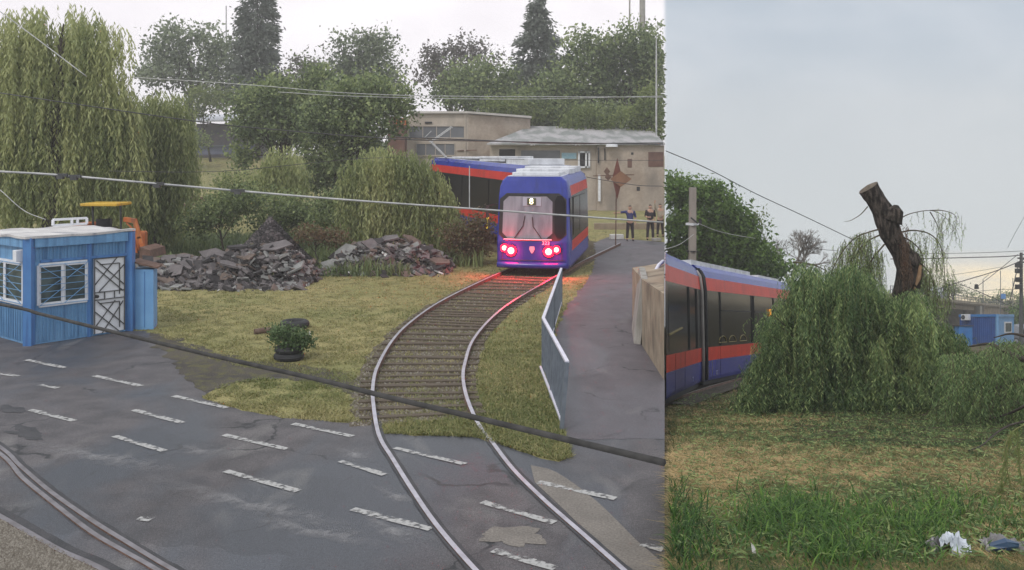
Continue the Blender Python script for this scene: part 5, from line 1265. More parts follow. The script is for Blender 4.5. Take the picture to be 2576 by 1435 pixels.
# ------------------------------------------------------------------ people on the path
def person(label, u, v_feet, hgt_px, mats, arms, lean=0, seed=0, clipx=None):
    g = GL(u, v_feet); s = F/g.y; H = hgt_px/s; k = H/1.75; T = thing('person', g, label, 'person', None)
    def J(x, y, z): return Vector((g.x+x*k, g.y+y*k, z*k))
    def skin(name, verts, edges, rad, mt, parent, sub=2):
        me = bpy.data.meshes.new('t'); me.from_pydata([J(*p) for p in verts], edges, []); ob = bpy.data.objects.new('t', me); COL.objects.link(ob)
        m = ob.modifiers.new('s', 'SKIN'); me.skin_vertices[0].data[0].use_root = True
        for i, r in enumerate(rad):
            r = r if isinstance(r, tuple) else (r, r); me.skin_vertices[0].data[i].radius = (r[0]*k, r[1]*k)
        sb = ob.modifiers.new('b', 'SUBSURF'); sb.levels = sub; sb.render_levels = sub
        bpy.context.view_layer.update(); m2 = bpy.data.meshes.new_from_object(ob.evaluated_get(bpy.context.evaluated_depsgraph_get()))
        bpy.data.objects.remove(ob); mb = MB(); mb.v = [tuple(v.co) for v in m2.vertices]; mb.f = [tuple(p.vertices) for p in m2.polygons]; mb.m = [0]*len(mb.f)
        return mb.build(name, mt, parent, smooth=True)
    V_ = [(0, 0, .95), (0, 0, 1.15), (0, .0, 1.40), (0, -.01, 1.50), (0, -.02, 1.58), (0, -.01, 1.68)]; E = [(0, 1), (1, 2), (2, 3), (3, 4), (4, 5)]; Rd = [(.15, .11), (.14, .10), (.17, .10), .055, .085, .08]
    sh = []
    for sd_, (el_, wr, hd_) in zip((-1, 1), arms):
        b = len(V_); V_ += [(sd_*.19, 0, 1.42), el_, wr, hd_]; E += [(2, b), (b, b+1), (b+1, b+2), (b+2, b+3)]; Rd += [.055, .043, .030, (.036, .02)]
        dv = Vector(hd_)-Vector(wr); dv.normalize(); pv = dv.cross(Vector((0, 1, 0))); pv = pv.normalized() if pv.length > .1 else Vector((1, 0, 0))
        for f in range(4):
            o = Vector(hd_)+pv*(.024*(f-1.5)); tip = o+dv*(.075-.01*abs(f-1.4))+Vector((0, -.015, 0)); c = len(V_); V_ += [tuple(o+dv*.03), tuple(tip)]; E += [(b+3, c), (c, c+1)]; Rd += [.010, .008]
        c = len(V_); th = Vector(wr).lerp(Vector(hd_), .5)+pv*.05; V_ += [tuple(th), tuple(th+dv*.04+pv*.01)]; E += [(b+2, c), (c, c+1)]; Rd += [.011, .009]
    for sd_ in (-1, 1):
        b = len(V_); V_ += [(sd_*.09, 0, .88), (sd_*.12, .02, .50), (sd_*.14, .03, .10), (sd_*.15, -.13, .035)]; E += [(0, b), (b, b+1), (b+1, b+2), (b+2, b+3)]; Rd += [.085, .058, .042, (.042, .03)]
    body = skin('body', V_, E, Rd, M['skin'], T)
    # shirt with sleeves, trousers, shoes, hair
    vs = [(0, 0, .93), (0, 0, 1.15), (0, 0, 1.38), (0, 0, 1.46)]; es = [(0, 1), (1, 2), (2, 3)]; rs = [(.18, .135), (.17, .13), (.20, .125), (.08, .07)]
    for sd_, (el_, wr, hd_) in zip((-1, 1), arms):
        b = len(vs); vs += [(sd_*.19, 0, 1.42), el_]+([wr] if mats[3] else [tuple(Vector(el_).lerp(Vector(wr), .12))]); es += [(2, b), (b, b+1), (b+1, b+2)]; rs += [.075, .062, .048]
    skin('shirt', vs, es, rs, mats[0], T)
    vs = [(0, 0, .98)]; es = []; rs = [(.165, .13)]
    for sd_ in (-1, 1):
        b = len(vs); vs += [(sd_*.09, 0, .85), (sd_*.12, .02, .50), (sd_*.14, .03, .08)]; es += [(0, b), (b, b+1), (b+1, b+2)]; rs += [.105, .078, .066]
    skin('trousers', vs, es, rs, mats[1], T)
    for sd_ in (-1, 1): skin('shoe', [(sd_*.14, .06, .045), (sd_*.15, -.15, .04)], [(0, 1)], [.05, .045], M['blackcloth'], T)
    skin('hair', [(0, .03, 1.66), (0, .0, 1.72)], [(0, 1)], [.085, .075], mats[2], T)
    # face
    f = MB()
    for sx in (-.032, .032): f.box(J(sx, -.10, 1.64), (.02*k, .012*k, .012*k))
    f.box(J(0, -.105, 1.565), (.05*k, .012*k, .010*k)); f.build('face_features', M['dark'], T)
    MB().tube([J(0, -.085, 1.64), J(0, -.115, 1.60)], [.010*k, .016*k], 6).build('nose', M['skin'], T)
    for sx in (-1, 1): MB().tube([J(sx*.082, .0, 1.645), J(sx*.092, .01, 1.615), J(sx*.082, .0, 1.59)], [.012*k, .018*k, .010*k], 6).build('ear', M['skin'], T)
person('person in a dark blue shirt and dark trousers pointing left on the footpath', 1585, 606, 90, (M['navy'], M['blackcloth'], M['hair'], False),
       [((-.45, -.02, 1.38), (-.68, -.05, 1.36), (-.76, -.06, 1.36)), ((.27, .0, 1.15), (.24, -.05, .92), (.24, -.06, .84))])
person('person in black clothes with one forearm bent standing near the tan wall', 1636, 604, 90, (M['blackcloth'], M['blackcloth'], M['hair'], False),
       [((-.24, -.02, 1.16), (-.14, -.22, 1.10), (-.07, -.25, 1.12)), ((.23, .02, 1.15), (.21, -.03, .91), (.20, -.04, .83))])
person('person in beige raising one arm at the far right edge of the path', 1661, 596, 84, (M['beigecloth'], M['blackcloth'], M['hair'], True),
       [((-.28, -.10, 1.52), (-.30, -.14, 1.78), (-.29, -.15, 1.86)), ((.15, -.08, 1.18), (.10, -.2, 1.1), (.06, -.24, 1.1))])

# ------------------------------------------------------------------ buildings behind the yard
def buildings():
    # long tan workshop with a shallow gable, two dark openings
    d = 72; T = thing('workshop', P(1180, 520, d), 'tan rendered workshop with two dark window bands behind the tram', 'building'); T.location.z = 0; WL[T.name] = Vector(T.location)
    z = lambda v: V(v, d)
    f = lambda u, v, o=0: Vector((U(u, d), d-o, V(v, d)))
    w = MB(); o0, o1 = U(1013, d), U(1178, d); o2 = U(1334, d+2.5)
    front = [f(1013, 700), f(1178, 700), f(1178, 287), f(1037, 287), f(1013, 300)]; front = [Vector((p.x, p.y, max(p.z, 0))) for p in front]
    w.ext(front, (0, 9, 0)); w.build('wall', M['tan'], T)
    s = MB(); g = [Vector((o1, d+.02, 0)), Vector((U(1334, 74.5), 74.5, 0))]
    s.q([g[0], g[1], Vector((g[1].x, g[1].y, V(299, 74.5))), Vector((g[0].x, g[0].y, z(288)))]); s.q([g[1], Vector((g[1].x-.3, 83, 0)), Vector((g[1].x-.3, 83, V(299, 74.5))), Vector((g[1].x, g[1].y, V(299, 74.5)))])
    s.build('side_wall', M['tan2'], T)
    r = MB(); r.ext([Vector((U(1030, d), d-.25, z(286))), Vector((U(1180, d), d-.25, z(286))), Vector((U(1337, 74.5), 74.2, V(298, 74.5))), Vector((U(1334, 74.5), 83, V(298, 74.5))), Vector((U(1030, d), 81, z(286)))], (0, 0, .16)); r.build('roof', M['roofpale'], T)
    for (u0, v0, u1, v1) in ((1029, 317, 1168, 348), (1047, 361, 1144, 392), (1095, 400, 1140, 470)):
        wn = MB(); wn.ext([f(u0, v1, .02), f(u1, v1, .02), f(u1, v0, .02), f(u0, v0, .02)], (0, .01, 0)); wo_ = wn.build('window', M['glassgrey'], T)
        fm = MB()
        for a, b in ((f(u0, v0, .05), f(u1, v0, .05)), (f(u0, v1, .05), f(u1, v1, .05))): fm.bar(a, b, .08, .10)
        for k in range(5): t = k/4; fm.bar(f(u0+(u1-u0)*t, v0, .045), f(u0+(u1-u0)*t, v1, .045), .05, .05)
        fm.build('frame', M['tan'], wo_)
    MB().bar(f(1069, 309, .06), f(1087, 309, .06), .10, .14).build('wall_lamp', M['dark'], T)
    MB().bar(f(1170, 286, .06), f(1170, 470, .06), .10, .10).build('drainpipe', M['tan'], T)
    MB().bar(f(1150, 380, .06), f(1200, 378, .06), .06, .06).build('pipe', M['brown'], T)
    b = thing('brown_shed', (U(1000, 70), 70, 0), 'brown metal shed half hidden by leaves left of the tan workshop', 'shed')
    m = MB(); x0, x1 = U(975, 70), U(1018, 70); m.ext([Vector((x0, 70, 0)), Vector((x1, 70, 0)), Vector((x1, 70, V(298, 70))), Vector((x0, 70, V(292, 70)))], (0, 1.6, 0)); m.build('wall', M['brown'], b)
    for c in (1003, 1014):
        pts = [P(c+7*math.cos(t), 309+9*math.sin(t), 69.9) for t in np.linspace(0, 6.28, 13)]; MB().tube(pts, .07, 6).build('orange_ring', M['orange'], b)
    # low building with white metal roof on the right
    d = 67; T = thing('low_building', (U(1450, d), d, 0), 'low tan building with a patched white metal roof behind the people', 'building')
    f = lambda u, v, o=0: Vector((U(u, d), d-o, V(v, d)))
    xr = min(U(1669, d), SEAM*d-.05); w = MB(); top = V(366, d)
    w.ext([Vector((U(1232, d), d, 0)), Vector((U(1500, d), d, 0)), Vector((U(1500, d), d, top)), Vector((U(1232, d), d, top))], (0, 6, 0)); w.build('wall', M['tan'], T)
    w = MB(); w.ext([Vector((U(1500, d)+.003, d-.35, 0)), Vector((xr, d-.35, 0)), Vector((xr, d-.35, top-.003)), Vector((U(1500, d)+.003, d-.35, top-.003))], (0, 6, 0)); w.build('block_wall', M['tan2'], T)
    r = MB(); a = [Vector((U(1225, d), d-.7, top+.02)), Vector((xr, d-.7, top+.02)), Vector((min(U(1632, 76), SEAM*76), 76, V(322, 76))), Vector((U(1334, 76), 76, V(321, 76)))]
    r.ext(a, (0, 0, .10)); r.build('roof', M['roofpatch'], T)
    for (u0, v0, u1, v1, mt, nm, o) in ((1256, 376, 1296, 396, 'dark', 'window', 0), (1311, 379, 1409, 412, 'glassgrey', 'garage_opening', 0), (1577, 400, 1588, 422, 'brown', 'window', .35), (1629, 383, 1667, 420, 'brown', 'window', .35), (1586, 384, 1592, 390, 'dark', 'vent', .35), (1600, 470, 1608, 480, 'dark', 'vent', .35)):
        m = MB(); m.ext([f(u0, v1, o+.03), f(u1, v1, o+.03), f(u1, v0, o+.03), f(u0, v0, o+.03)], (0, .02, 0)); m.build(nm, M[mt], T)
    m = MB(); m.ext([f(1413, 400, .05), f(1450, 400, .05), f(1450, 385, .05), f(1413, 385, .05)], (0, .04, 0)); m.build('sign_board', M['signpale'], T)
    wn = MB()
    for a, b in (((1455, 383), (1483, 383)), ((1455, 421), (1483, 421)), ((1456, 381), (1456, 423)), ((1482, 381), (1482, 423)), ((1474, 381), (1474, 423))): wn.bar(f(*a, .08), f(*b, .08), .16, .12)
    wo_ = wn.build('window', M['white'], T); m = MB(); m.ext([f(1457, 420, .04), f(1481, 420, .04), f(1481, 384, .04), f(1457, 384, .04)], (0, .01, 0)); m.build('pane', M['dark'], wo_)
    MB().bar(f(1506, 440, .48), f(1506, 506, .48), .16, .16).build('drainpipe', M['white'], T)
    MB().bar(f(1504, 372, .45), f(1504, 410, .45), .10, .10).bar(f(1520, 374, .45), f(1520, 404, .45), .08, .08).build('bracket', M['dark'], T)
    dm = MB(); c = f(1536, 366, .8); dm.tube([c-Vector((0, 0, .12)), c+Vector((0, 0, .05)), c+Vector((0, 0, .16))], [.42, .40, .12], 14); dm.build('roof_dome', M['white'], T, smooth='edge')
    # low kerb wall and tumbled blocks before it
    kw = thing('low_wall', (U(1560, 52), 52, 0), 'low crumbling wall at the foot of the tan building behind the people', 'wall')
    m = MB(); x0, x1 = U(1495, 50), SEAM*50-.1; m.box(((x0+x1)/2, 50, .16), (x1-x0, .35, .32)); m.build('wall_body', M['concwarm'], kw)
    cp = MB(); cp.box((U(1551, 44), 44, .12), (.62, .35, .22), .1); tag(cp.build('stone_block', M['stonewhite'], bevel=.02), 'pale stone block lying left of the person pointing', 'stone')
    cp = MB(); cp.box((U(1668, 43)-.3, 43, .08), (.4, .25, .14), .3); tag(cp.build('stone_block', M['conc'], bevel=.02), 'flat grey stone beside the path at the right edge', 'stone')
    # far shed and low wall behind the yellow grass
    d = 102; T = thing('far_shed', (U(560, d), d, zL(0, d)), 'long distant shed with a pale roof beyond the yellow grass', 'shed')
    m = MB(); m.ext([Vector((U(495, d), d, 3.6)), Vector((U(650, d), d, 3.6)), Vector((U(650, d), d, V(312, d))), Vector((U(495, d), d, V(312, d)))], (0, 7, 0)); m.build('wall', M['shedwall'], T)
    m = MB(); m.ext([Vector((U(484, d), d-1, V(308, d))), Vector((U(655, d), d-1, V(306, d))), Vector((U(660, 110), 110, V(288, 110))), Vector((U(500, 110), 110, V(290, 110)))], (0, 0, .12)); m.build('roof', M['roofbright'], T)
    T = thing('low_wall', (U(530, 98), 98, zL(0, 98)), 'low blue grey wall in front of the distant shed', 'wall')
    m = MB(); m.ext([P(432, 392, 98), P(640, 386, 98), P(640, 366, 98), P(432, 372, 98)], (0, .4, 0)); m.build('wall_body', M['bluegrey'], T)
    m = MB(); m.bar(P(432, 371, 97.9), P(640, 365, 97.9), .5, .10); m.build('coping', M['galv'], T)
    bn = MB(); c = GL(508, 505); bn.box((c.x*1.0, 68, .35), (2.6, .5, .08)).box((c.x*1.0, 68.3, .75), (2.6, .08, .25)).box((c.x-1, 68, .17), (.1, .4, .34)).box((c.x+1, 68, .17), (.1, .4, .34))
    bn.v = [(x-GL(508, 505).x+U(505, 68), y, z) for x, y, z in bn.v]; tag(bn.build('bench', M['brown']), 'faded reddish bench in the grass beyond the rubble', 'bench')
M['roofpale'] = mat('roof_pale', (.42, .39, .36), (.5, .47, .44), 1, .8)
M['roofpatch'] = mat('roof_patched_white', (.20, .21, .20), (.36, .345, .35), 1.1, .8, fine=.1, fscale=6, stretch=(1, .3, 1), lo=.42, hi=.58)
M['roofbright'] = mat('roof_bright', (.62, .62, .66), (.72, .72, .76), 1, .5)
M['glassgrey'] = mat('grey_glass', (.10, .105, .12), (.15, .155, .17), .9, .35, spec=.4)
M['shedwall'] = mat('shed_wall', (.10, .09, .11), (.15, .13, .13), 1, .9)
M['bluegrey'] = mat('blue_grey_wall', (.14, .15, .22), (.19, .20, .27), 1, .9)
buildings()
def yard_signs():
    d = 40; T = thing('rusty_sign', (U(1547, d), d, 0), 'rust brown diamond shaped plates crossed on a thin pole before the tan wall', 'sign')
    dm = lambda u, v, ru, rv, o: [P(u, v-rv, d-o), P(u+ru, v, d-o), P(u, v+rv, d-o), P(u-ru, v, d-o)]
    MB().ext(dm(1553, 450, 13, 52, 0), (0, .03, 0)).build('upright_plate', M['rustplate'], T)
    MB().ext(dm(1562, 451, 27, 20, .05), (0, .03, 0)).build('cross_plate', M['rustorange'], T)
    MB().ext(dm(1527, 432, 8, 11, .02), (0, .03, 0)).build('small_plate', M['rust'], T); MB().ext(dm(1530, 446, 9, 9, .04), (0, .02, 0)).build('small_plate', M['rust'], T)
    MB().tube([(U(1549, d), d+.06, 0), P(1551, 440, d+.06)], .025, 6).tube([P(1492, 443, d+.06), P(1595, 440, d+.06)], .02, 6).build('pole', M['rust'], T)
    o = MB().tube([P(1181, 524, 16.85), P(1181, 418, 16.85)], .009, 8).build('dropper_rod', M['wirelight']); tag(o, 'thin pale upright rod rising from the contact wire before the dark side of the tram', 'rod')
    o = MB().tube([(U(1651, 70), 70, 0), P(1651, 150, 70), P(1651, 90, 70)], [.08, .055, .035], 8).build('lamp_post', M['wirelight']); tag(o, 'slim pale lamp post in front of the trees at the far right', 'lamp post')
    o = MB().tube([(U(1616, 100), 100, 3.5), P(1616, 0, 100)], [.40, .30], 12).build('chimney', M['conc']); tag(o, 'distant grey chimney rising above the right hand trees', 'chimney')
    o = MB().tube([(U(1583, 100), 100, 3.5), P(1584, -10, 100)], [.12, .08], 8).build('mast', M['conc']); tag(o, 'thin distant mast left of the grey chimney', 'mast')
    o = MB().tube([(U(569, 104), 104, 3.5), P(569, 15, 104)], [.12, .07], 6).build('mast', M['wirelight']); tag(o, 'thin pale mast beside the tall dense pine', 'mast')
M['rustplate'] = mat('rust_plate', (.12, .045, .035), (.18, .07, .05), 3, .85)
M['rustorange'] = mat('rust_orange', (.19, .10, .06), (.26, .14, .085), 3, .85)
yard_signs()

# ------------------------------------------------------------------ overhead wires
def wire(label, pts, r, mt='wire', sag=None, clamps=(), name='overhead_wire', clip=None):
    c = catmull([P(*p) for p in pts], 6) if len(pts) > 2 else [P(*pts[0]), P(*pts[1])]
    T = thing(name, c[0], label, 'wire'); MB().tube(c, r, 6).build('strand', M[mt], T, smooth=True)
    for k in clamps:
        p, q = P(*k), None; MB().box(p, (.22, .05, .05), -.05).box(p+Vector((0, 0, -.03)), (.10, .07, .06)).build('clamp', M['wire'], T)
wire('pale contact wire with dark clamps crossing in front of the willows', [(-300, 415, 14), (0, 432, 14.5), (150, 441, 14.8), (400, 463, 15.2), (830, 500, 16), (1250, 530, 17), (1668, 560, 18)], .017, 'wirelight', clamps=((152, 441, 14.8), (186, 444, 14.85), (395, 463, 15.2), (598, 480, 15.5)))
wire('dark wire running before the tan buildings above the tram', [(-300, 190, 26), (140, 255, 26), (480, 304, 27), (640, 322, 27.5), (995, 350, 28.5), (1240, 356, 29), (1668, 364, 30)], .016, 'wire')
wire('second dark wire close under the one above the tram', [(995, 345, 28.6), (1200, 353, 29), (1400, 361, 29.6), (1668, 360, 30.2)], .018, 'wire')
wire('thin pale wire high across the far trees', [(230, 190, 45), (420, 200, 45), (640, 215, 45), (1000, 240, 46), (1668, 245, 50)], .018, 'wirelight')
wire('thin pale wire just below the high one across the trees', [(700, 232, 46), (900, 243, 46), (1290, 250, 48), (1668, 242, 50.5)], .016, 'wirelight')
wire('very thin dark wire level with the tram roof', [(277, 431, 30), (560, 431, 31), (900, 400, 34), (1082, 398, 36), (1416, 403, 38), (1668, 404, 39)], .010, 'wire')
wire('thin wire across the wall right of the tram', [(1440, 440, 40), (1590, 465, 38.5), (1668, 469, 38)], .014, 'wire')
wire('slack pale wire hanging down onto the kiosk roof', [(0, 478, 22), (60, 530, 22), (115, 553, 22)], .010, 'wirelight')
wire('pale stay wire slanting through the tall willow', [(-40, 0, 24), (74, 84, 24), (218, 193, 24)], .014, 'wirelight')
wire('thick grey cable sweeping low across the road close to the viewer', [(-420, 690, 9.2), (0, 766, 7.3), (100, 790, 6.9), (230, 822, 6.4), (500, 887, 5.5), (800, 955, 4.75), (950, 993, 4.45), (1200, 1052, 3.95), (1450, 1112, 3.5), (1669, 1164, 3.15)], .0135, 'cable', name='cable')

# ================================================================== the meadow on the right
# grass: dry straw, green patches
def patch(u, v):
    """0 green .. 1 straw, from what grows where"""
    s = np.full(len(u), .45)
    def g(cu, cv, ru, rv, a): return a*np.exp(-((u-cu)/ru)**2-((v-cv)/rv)**2)
    s += g(1740, 1170, 170, 60, .55)+g(1950, 1190, 200, 40, .35)+g(1800, 1260, 60, 50, .35)+g(2000, 1065, 120, 18, .35)+g(2250, 1190, 160, 40, .25)+g(2500, 1210, 120, 50, .3)+g(2520, 1410, 90, 25, .6)
    s -= g(2300, 1080, 160, 40, .35)+g(1830, 1100, 150, 30, .22)+g(1930, 1220, 40, 22, .4)+g(2270, 1240, 120, 30, .4)+g(2450, 1130, 100, 40, .25)+g(1740, 1080, 100, 30, .15)
    return s
def meadow_grass():
    n = 400000; u = rng.uniform(1640, 2860, n); v = 925+(1480-925)*rng.random(n)**.8; d = F*EYE/(v-810); x = (u-1288)/F*d
    k = x > SEAM*d+.05; u, v, d, x = u[k], v[k], d[k], x[k]
    nz1 = np.array([mnoise.noise(Vector((a*1.6, b*1.6, 0))) for a, b in zip(x, d)]); s = patch(u, v)+nz1*.5+.75*np.array([mnoise.noise(Vector((a*5.5, b*4, 2))) for a, b in zip(x, d)])+.28*rng.normal(size=len(u))
    kk = rng.random(len(u)) < np.clip(.8+nz1*.8, .3, 1)
    tr = ((u < 1900) & (v < 1015)); kk &= ~(tr & (rng.random(len(u)) < .8))
    u, v, d, x, s = u[kk], v[kk], d[kk], x[kk], s[kk]
    z = CH-EYE-SL*d
    blades('meadow_grass', np.stack([x, d, z], 1), rng.normal(size=(len(x), 2))*np.where(s > .55, .075, .045)[:, None], np.where(s > .55, .02+.04*rng.random(len(x)), .04+.06*rng.random(len(x))), .004+d*.00075, M['blade_mead'], s, seg=2)
    # straw lying flat
    n = 32000; u = rng.uniform(1650, 2860, n); v = rng.uniform(1040, 1440, n); s = patch(u, v); k = rng.random(n) < np.clip((s-.35)*1.6, .05, 1); u, v = u[k], v[k]; d = F*EYE/(v-810); x = (u-1288)/F*d
    k = x > SEAM*d+.1; x, d = x[k], d[k]; pts = np.stack([x, d, CH-EYE-SL*d+.025+.02*rng.random(len(x))], 1); dr = rng.normal(size=pts.shape)*np.array([1, 1, .12])
    o = leafobj('cut_straw', pts, dr, .10+.14*rng.random(len(x)), .007, M['blade_mead'], .62+.38*rng.normal(size=len(x)), clip='R'); tag(o, kind='stuff')
    # torn willow leaves scattered on the ground
    n = 11000; u = rng.uniform(1700, 2620, n); v = 1000+430*rng.random(n)**2.0; d = F*EYE/(v-810); x = (u-1288)/F*d; pts = np.stack([x, d, CH-EYE-SL*d+.05+.05*rng.random(n)], 1)
    o = leafobj('fallen_leaves', pts, rng.normal(size=pts.shape)*np.array([1, 1, .3]), .08, .014, M['lf_willow2'], .35+.6*rng.random(n), clip='R'); tag(o, kind='stuff')
meadow_grass()
def tall_grass():
    B, Ln, Hh, Tt, Ww = [], [], [], [], []
    clumps = [(1700, 1400, 70, 40, .30, 420, .30, (-.02, 0)), (1720, 1330, 50, 45, .34, 300, .25, (.05, 0)), (1680, 1260, 30, 30, .28, 160, .30, (0, 0)), (1850, 1380, 60, 40, .22, 260, .35, (0, 0)), (1940, 1330, 60, 45, .32, 700, .55, (0, 0)), (2010, 1300, 60, 35, .30, 620, .62, (0, 0)),
              (2080, 1330, 60, 40, .28, 480, .55, (0, 0)), (2100, 1400, 70, 35, .30, 520, .5, (-.05, 0)), (2200, 1320, 70, 35, .26, 520, .65, (0, 0)), (2280, 1350, 60, 45, .26, 420, .5, (0, 0)), (2330, 1330, 50, 50, .28, 460, .68, (0, 0)), (2400, 1310, 60, 45, .26, 380, .58, (0, 0)),
              (2200, 1410, 90, 30, .20, 420, .45, (0, 0)), (2320, 1415, 60, 22, .18, 260, .5, (0, 0)), (1960, 1410, 60, 22, .18, 160, .5, (0, 0)), (2480, 1330, 60, 40, .20, 260, .5, (0, 0)), (2560, 1330, 40, 50, .22, 220, .5, (0, 0)), (1800, 1300, 80, 35, .16, 380, .95, (0, 0)), (1720, 1465, 80, 18, .16, 300, .4, (0, 0)), (1850, 1470, 60, 16, .10, 160, .8, (0, 0)), (2050, 1462, 110, 18, .14, 420, .5, (0, 0)), (2250, 1465, 110, 18, .13, 380, .55, (0, 0)), (2450, 1460, 100, 18, .08, 260, .95, (0, 0)), (2460, 1380, 60, 20, .12, 160, .95, (0, 0))]
    for cu, cv, ru, rv, h, n, tn, ln in clumps:
        n = int(n*.75); h *= .9
        u = cu+rng.normal(size=n)*ru*.7; v = np.clip(cv+rng.normal(size=n)*rv*.75, 1225, 1520); d = F*EYE/(v-810); x = (u-1288)/F*d; k = x > SEAM*d+.06
        u, v, d, x = u[k], v[k], d[k], x[k]; m = len(x); B.append(np.stack([x, d, CH-EYE-SL*d-.01], 1)); hh = h*(.5+.8*rng.random(m)); Hh.append(hh)
        a = rng.random(m)*6.28; Ln.append(np.stack([np.cos(a), np.sin(a)], 1)*(hh*(.25+.65*rng.random(m)))[:, None]+np.array(ln)); Tt.append(np.clip(tn-.08+.36*rng.normal(size=m), 0, 1)); Ww.append(.009+.011*rng.random(m))
    B, Ln, Hh, Tt, Ww = map(np.concatenate, (B, Ln, Hh, Tt, Ww))
    blades('tall_grass', B, Ln, Hh, Ww, M['blade_tall'], Tt, seg=6, droop=1.3)
tall_grass()
pv = [GR(u, v) for u, v in ((1800, 1440), (1825, 1418), (1870, 1400), (1940, 1402), (1975, 1416), (1990, 1440))]
mb = MB(); mb.v = [tuple(p+Vector((0, 0, .03))) for p in pv]; mb.f = [tuple(range(6))]; mb.m = [0]; tag(mb.build('paving_edge', M['patch']), kind='structure')

# the fallen willow with its sawn trunk
def stump_willow():
    d = 20.0; g = GR(2270, 1015); T = thing('pollard_willow', (U(2265, d), d, zR(d)), 'sawn off leaning willow trunk with drooping branches and a huge heap of hanging foliage', 'willow tree')
    lft = [(2163, 486), (2183, 513), (2199, 541), (2209, 573), (2217, 598), (2234, 623), (2249, 648), (2258, 677), (2256, 705), (2248, 735), (2240, 790), (2236, 860), (2228, 1000)]
    rgt = [(2205, 458), (2222, 492), (2243, 522), (2262, 540), (2261, 568), (2272, 598), (2288, 625), (2304, 642), (2314, 668), (2310, 695), (2302, 740), (2300, 800), (2306, 870), (2320, 1000)]
    # centreline with radii from the two outlines
    mb = MB(); K = 110; n = 48; rings = []
    la, ra = np.array(lft, float), np.array(rgt, float)
    def res(a, K):
        s = np.r_[0, np.cumsum(np.hypot(*np.diff(a, axis=0).T))]; t = np.linspace(0, s[-1], K); return np.stack([np.interp(t, s, a[:, 0]), np.interp(t, s, a[:, 1])], 1)
    A, Bq = res(la, K), res(ra, K)
    for i in range(K):
        p, q = P(*A[i], d), P(*Bq[i], d); c = (p+q)/2; h = (q-p)/2; r = h.length
        row = []
        for j in range(n):
            a = 2*math.pi*j/n; rid = 1+.10*mnoise.noise(Vector((c.x*2+math.cos(a)*2, math.sin(a)*2, c.z*2.2)))-.16*abs(mnoise.noise(Vector((math.cos(a)*5, math.sin(a)*5, c.z*1.8+2))))-.13*abs(mnoise.noise(Vector((math.cos(a)*11, math.sin(a)*11, c.z*4))))+.09
            row.append(tuple(c+h*math.cos(a)*rid+Vector((0, r*.95*math.sin(a)*rid, 0))))
        rings.append(row)
    mb.v = [v for r in rings for v in r]
    for i in range(K-1):
        for j in range(n): mb.f.append((i*n+j, (i+1)*n+j, (i+1)*n+(j+1) % n, i*n+(j+1) % n)); mb.m.append(0)
    mb.build('trunk', M['barkrough'], T, smooth=True)
    cp = MB(); c0 = sum((Vector(v) for v in rings[0]), Vector())/n+Vector((-.02, 0, .05)); 
    for j in range(n): cp.q([rings[0][j], rings[0][(j+1) % n], c0])
    cp.build('sawn_end', M['cut'], T)
    # knobs and torn side
    kn = MB(); kn.tube([P(2240, 555, d-.12), P(2253, 528, d-.14), P(2254, 517, d-.12)], [.22, .16, .05], 12, lump=.25); kn.tube([P(2288, 668, d-.05), P(2301, 645, d-.05), P(2302, 636, d)], [.2, .14, .05], 10, lump=.3); kn.tube([P(2296, 720, d-.1), P(2310, 690, d-.1), P(2318, 664, d-.05)], [.14, .10, .03], 8, lump=.3)
    kn.build('knob', M['barkrough'], T, smooth=True)
    tn_ = MB(); tn_.tube([P(2316, 668, d-.2), P(2311, 700, d-.22), P(2298, 730, d-.2)], [.03, .05, .02], 6); tn_.build('torn_wood', M['torn'], T)
    # arching bare branches
    arcs = [[(2210, 578), (2185, 585), (2150, 600), (2115, 640), (2090, 690), (2082, 730)], [(2213, 592), (2180, 610), (2150, 650), (2140, 700), (2135, 740)], [(2262, 585), (2300, 580), (2340, 590), (2366, 620), (2376, 680), (2378, 740)], [(2268, 595), (2295, 610), (2320, 640), (2330, 700)],
            [(2262, 552), (2290, 538), (2340, 530), (2375, 545), (2400, 575)], [(2340, 530), (2370, 530), (2400, 540), (2408, 560)], [(2340, 534), (2355, 560), (2366, 590)],
            [(2183, 520), (2165, 540), (2140, 555), (2123, 558)], [(1995, 620+40), (2040, 665), (2075, 680), (2100, 702)], [(2150, 715), (2165, 750), (2185, 775), (2200, 800)], [(2225, 615), (2190, 660), (2170, 720)], [(2290, 640), (2340, 690), (2355, 760)]]
    for k, a in enumerate(arcs):
        c = catmull([P(u, v, d-.25+.1*k % .5) for u, v in a], 5); r0 = .013 if k in (4, 5, 6, 7) else .019
        MB().tube(c, [r0*(1-.8*i/len(c)) for i in range(len(c))], 5, cap=False).build('branch', M['twig'], T, smooth=True)
    st, ln, tn, dead = [], [], [], []
    for k, a in enumerate(arcs):
        if k in (7,): continue
        c = catmull([P(u, v, d-.25+.1*k % .5) for u, v in a], 5); m = 210 if k in (0, 1, 10) else (75 if k in (2, 3, 11) else 16)
        for _ in range(m):
            i = int(len(c)*random.uniform(.12, 1)**.8); i = min(i, len(c)-1); q = c[i]+Vector((random.gauss(0, .06), random.gauss(0, .18), random.gauss(0, .03)))
            st.append(tuple(q)); ln.append(random.uniform(.15, .95)*(1 if k not in (4, 5, 6) else .6)); tn.append(random.gauss(.72, .15))
    st, ln, tn = np.array(st), np.array(ln), np.array(tn)
    P_, D_, T_, stems = strands(st, ln, lambda y: zR(y), .07, .012, .032, .5, tn, rng.normal(size=(len(st), 2))*.22, sprout=.9)
    drop = rng.random(len(P_)) < .85; leafobj('drooping_leaves', P_[drop], D_[drop], .065, .015, M['lf_willow2'], T_[drop], T, clip='R'); stemobj('shoots', stems, .0035, M['twig'], T)
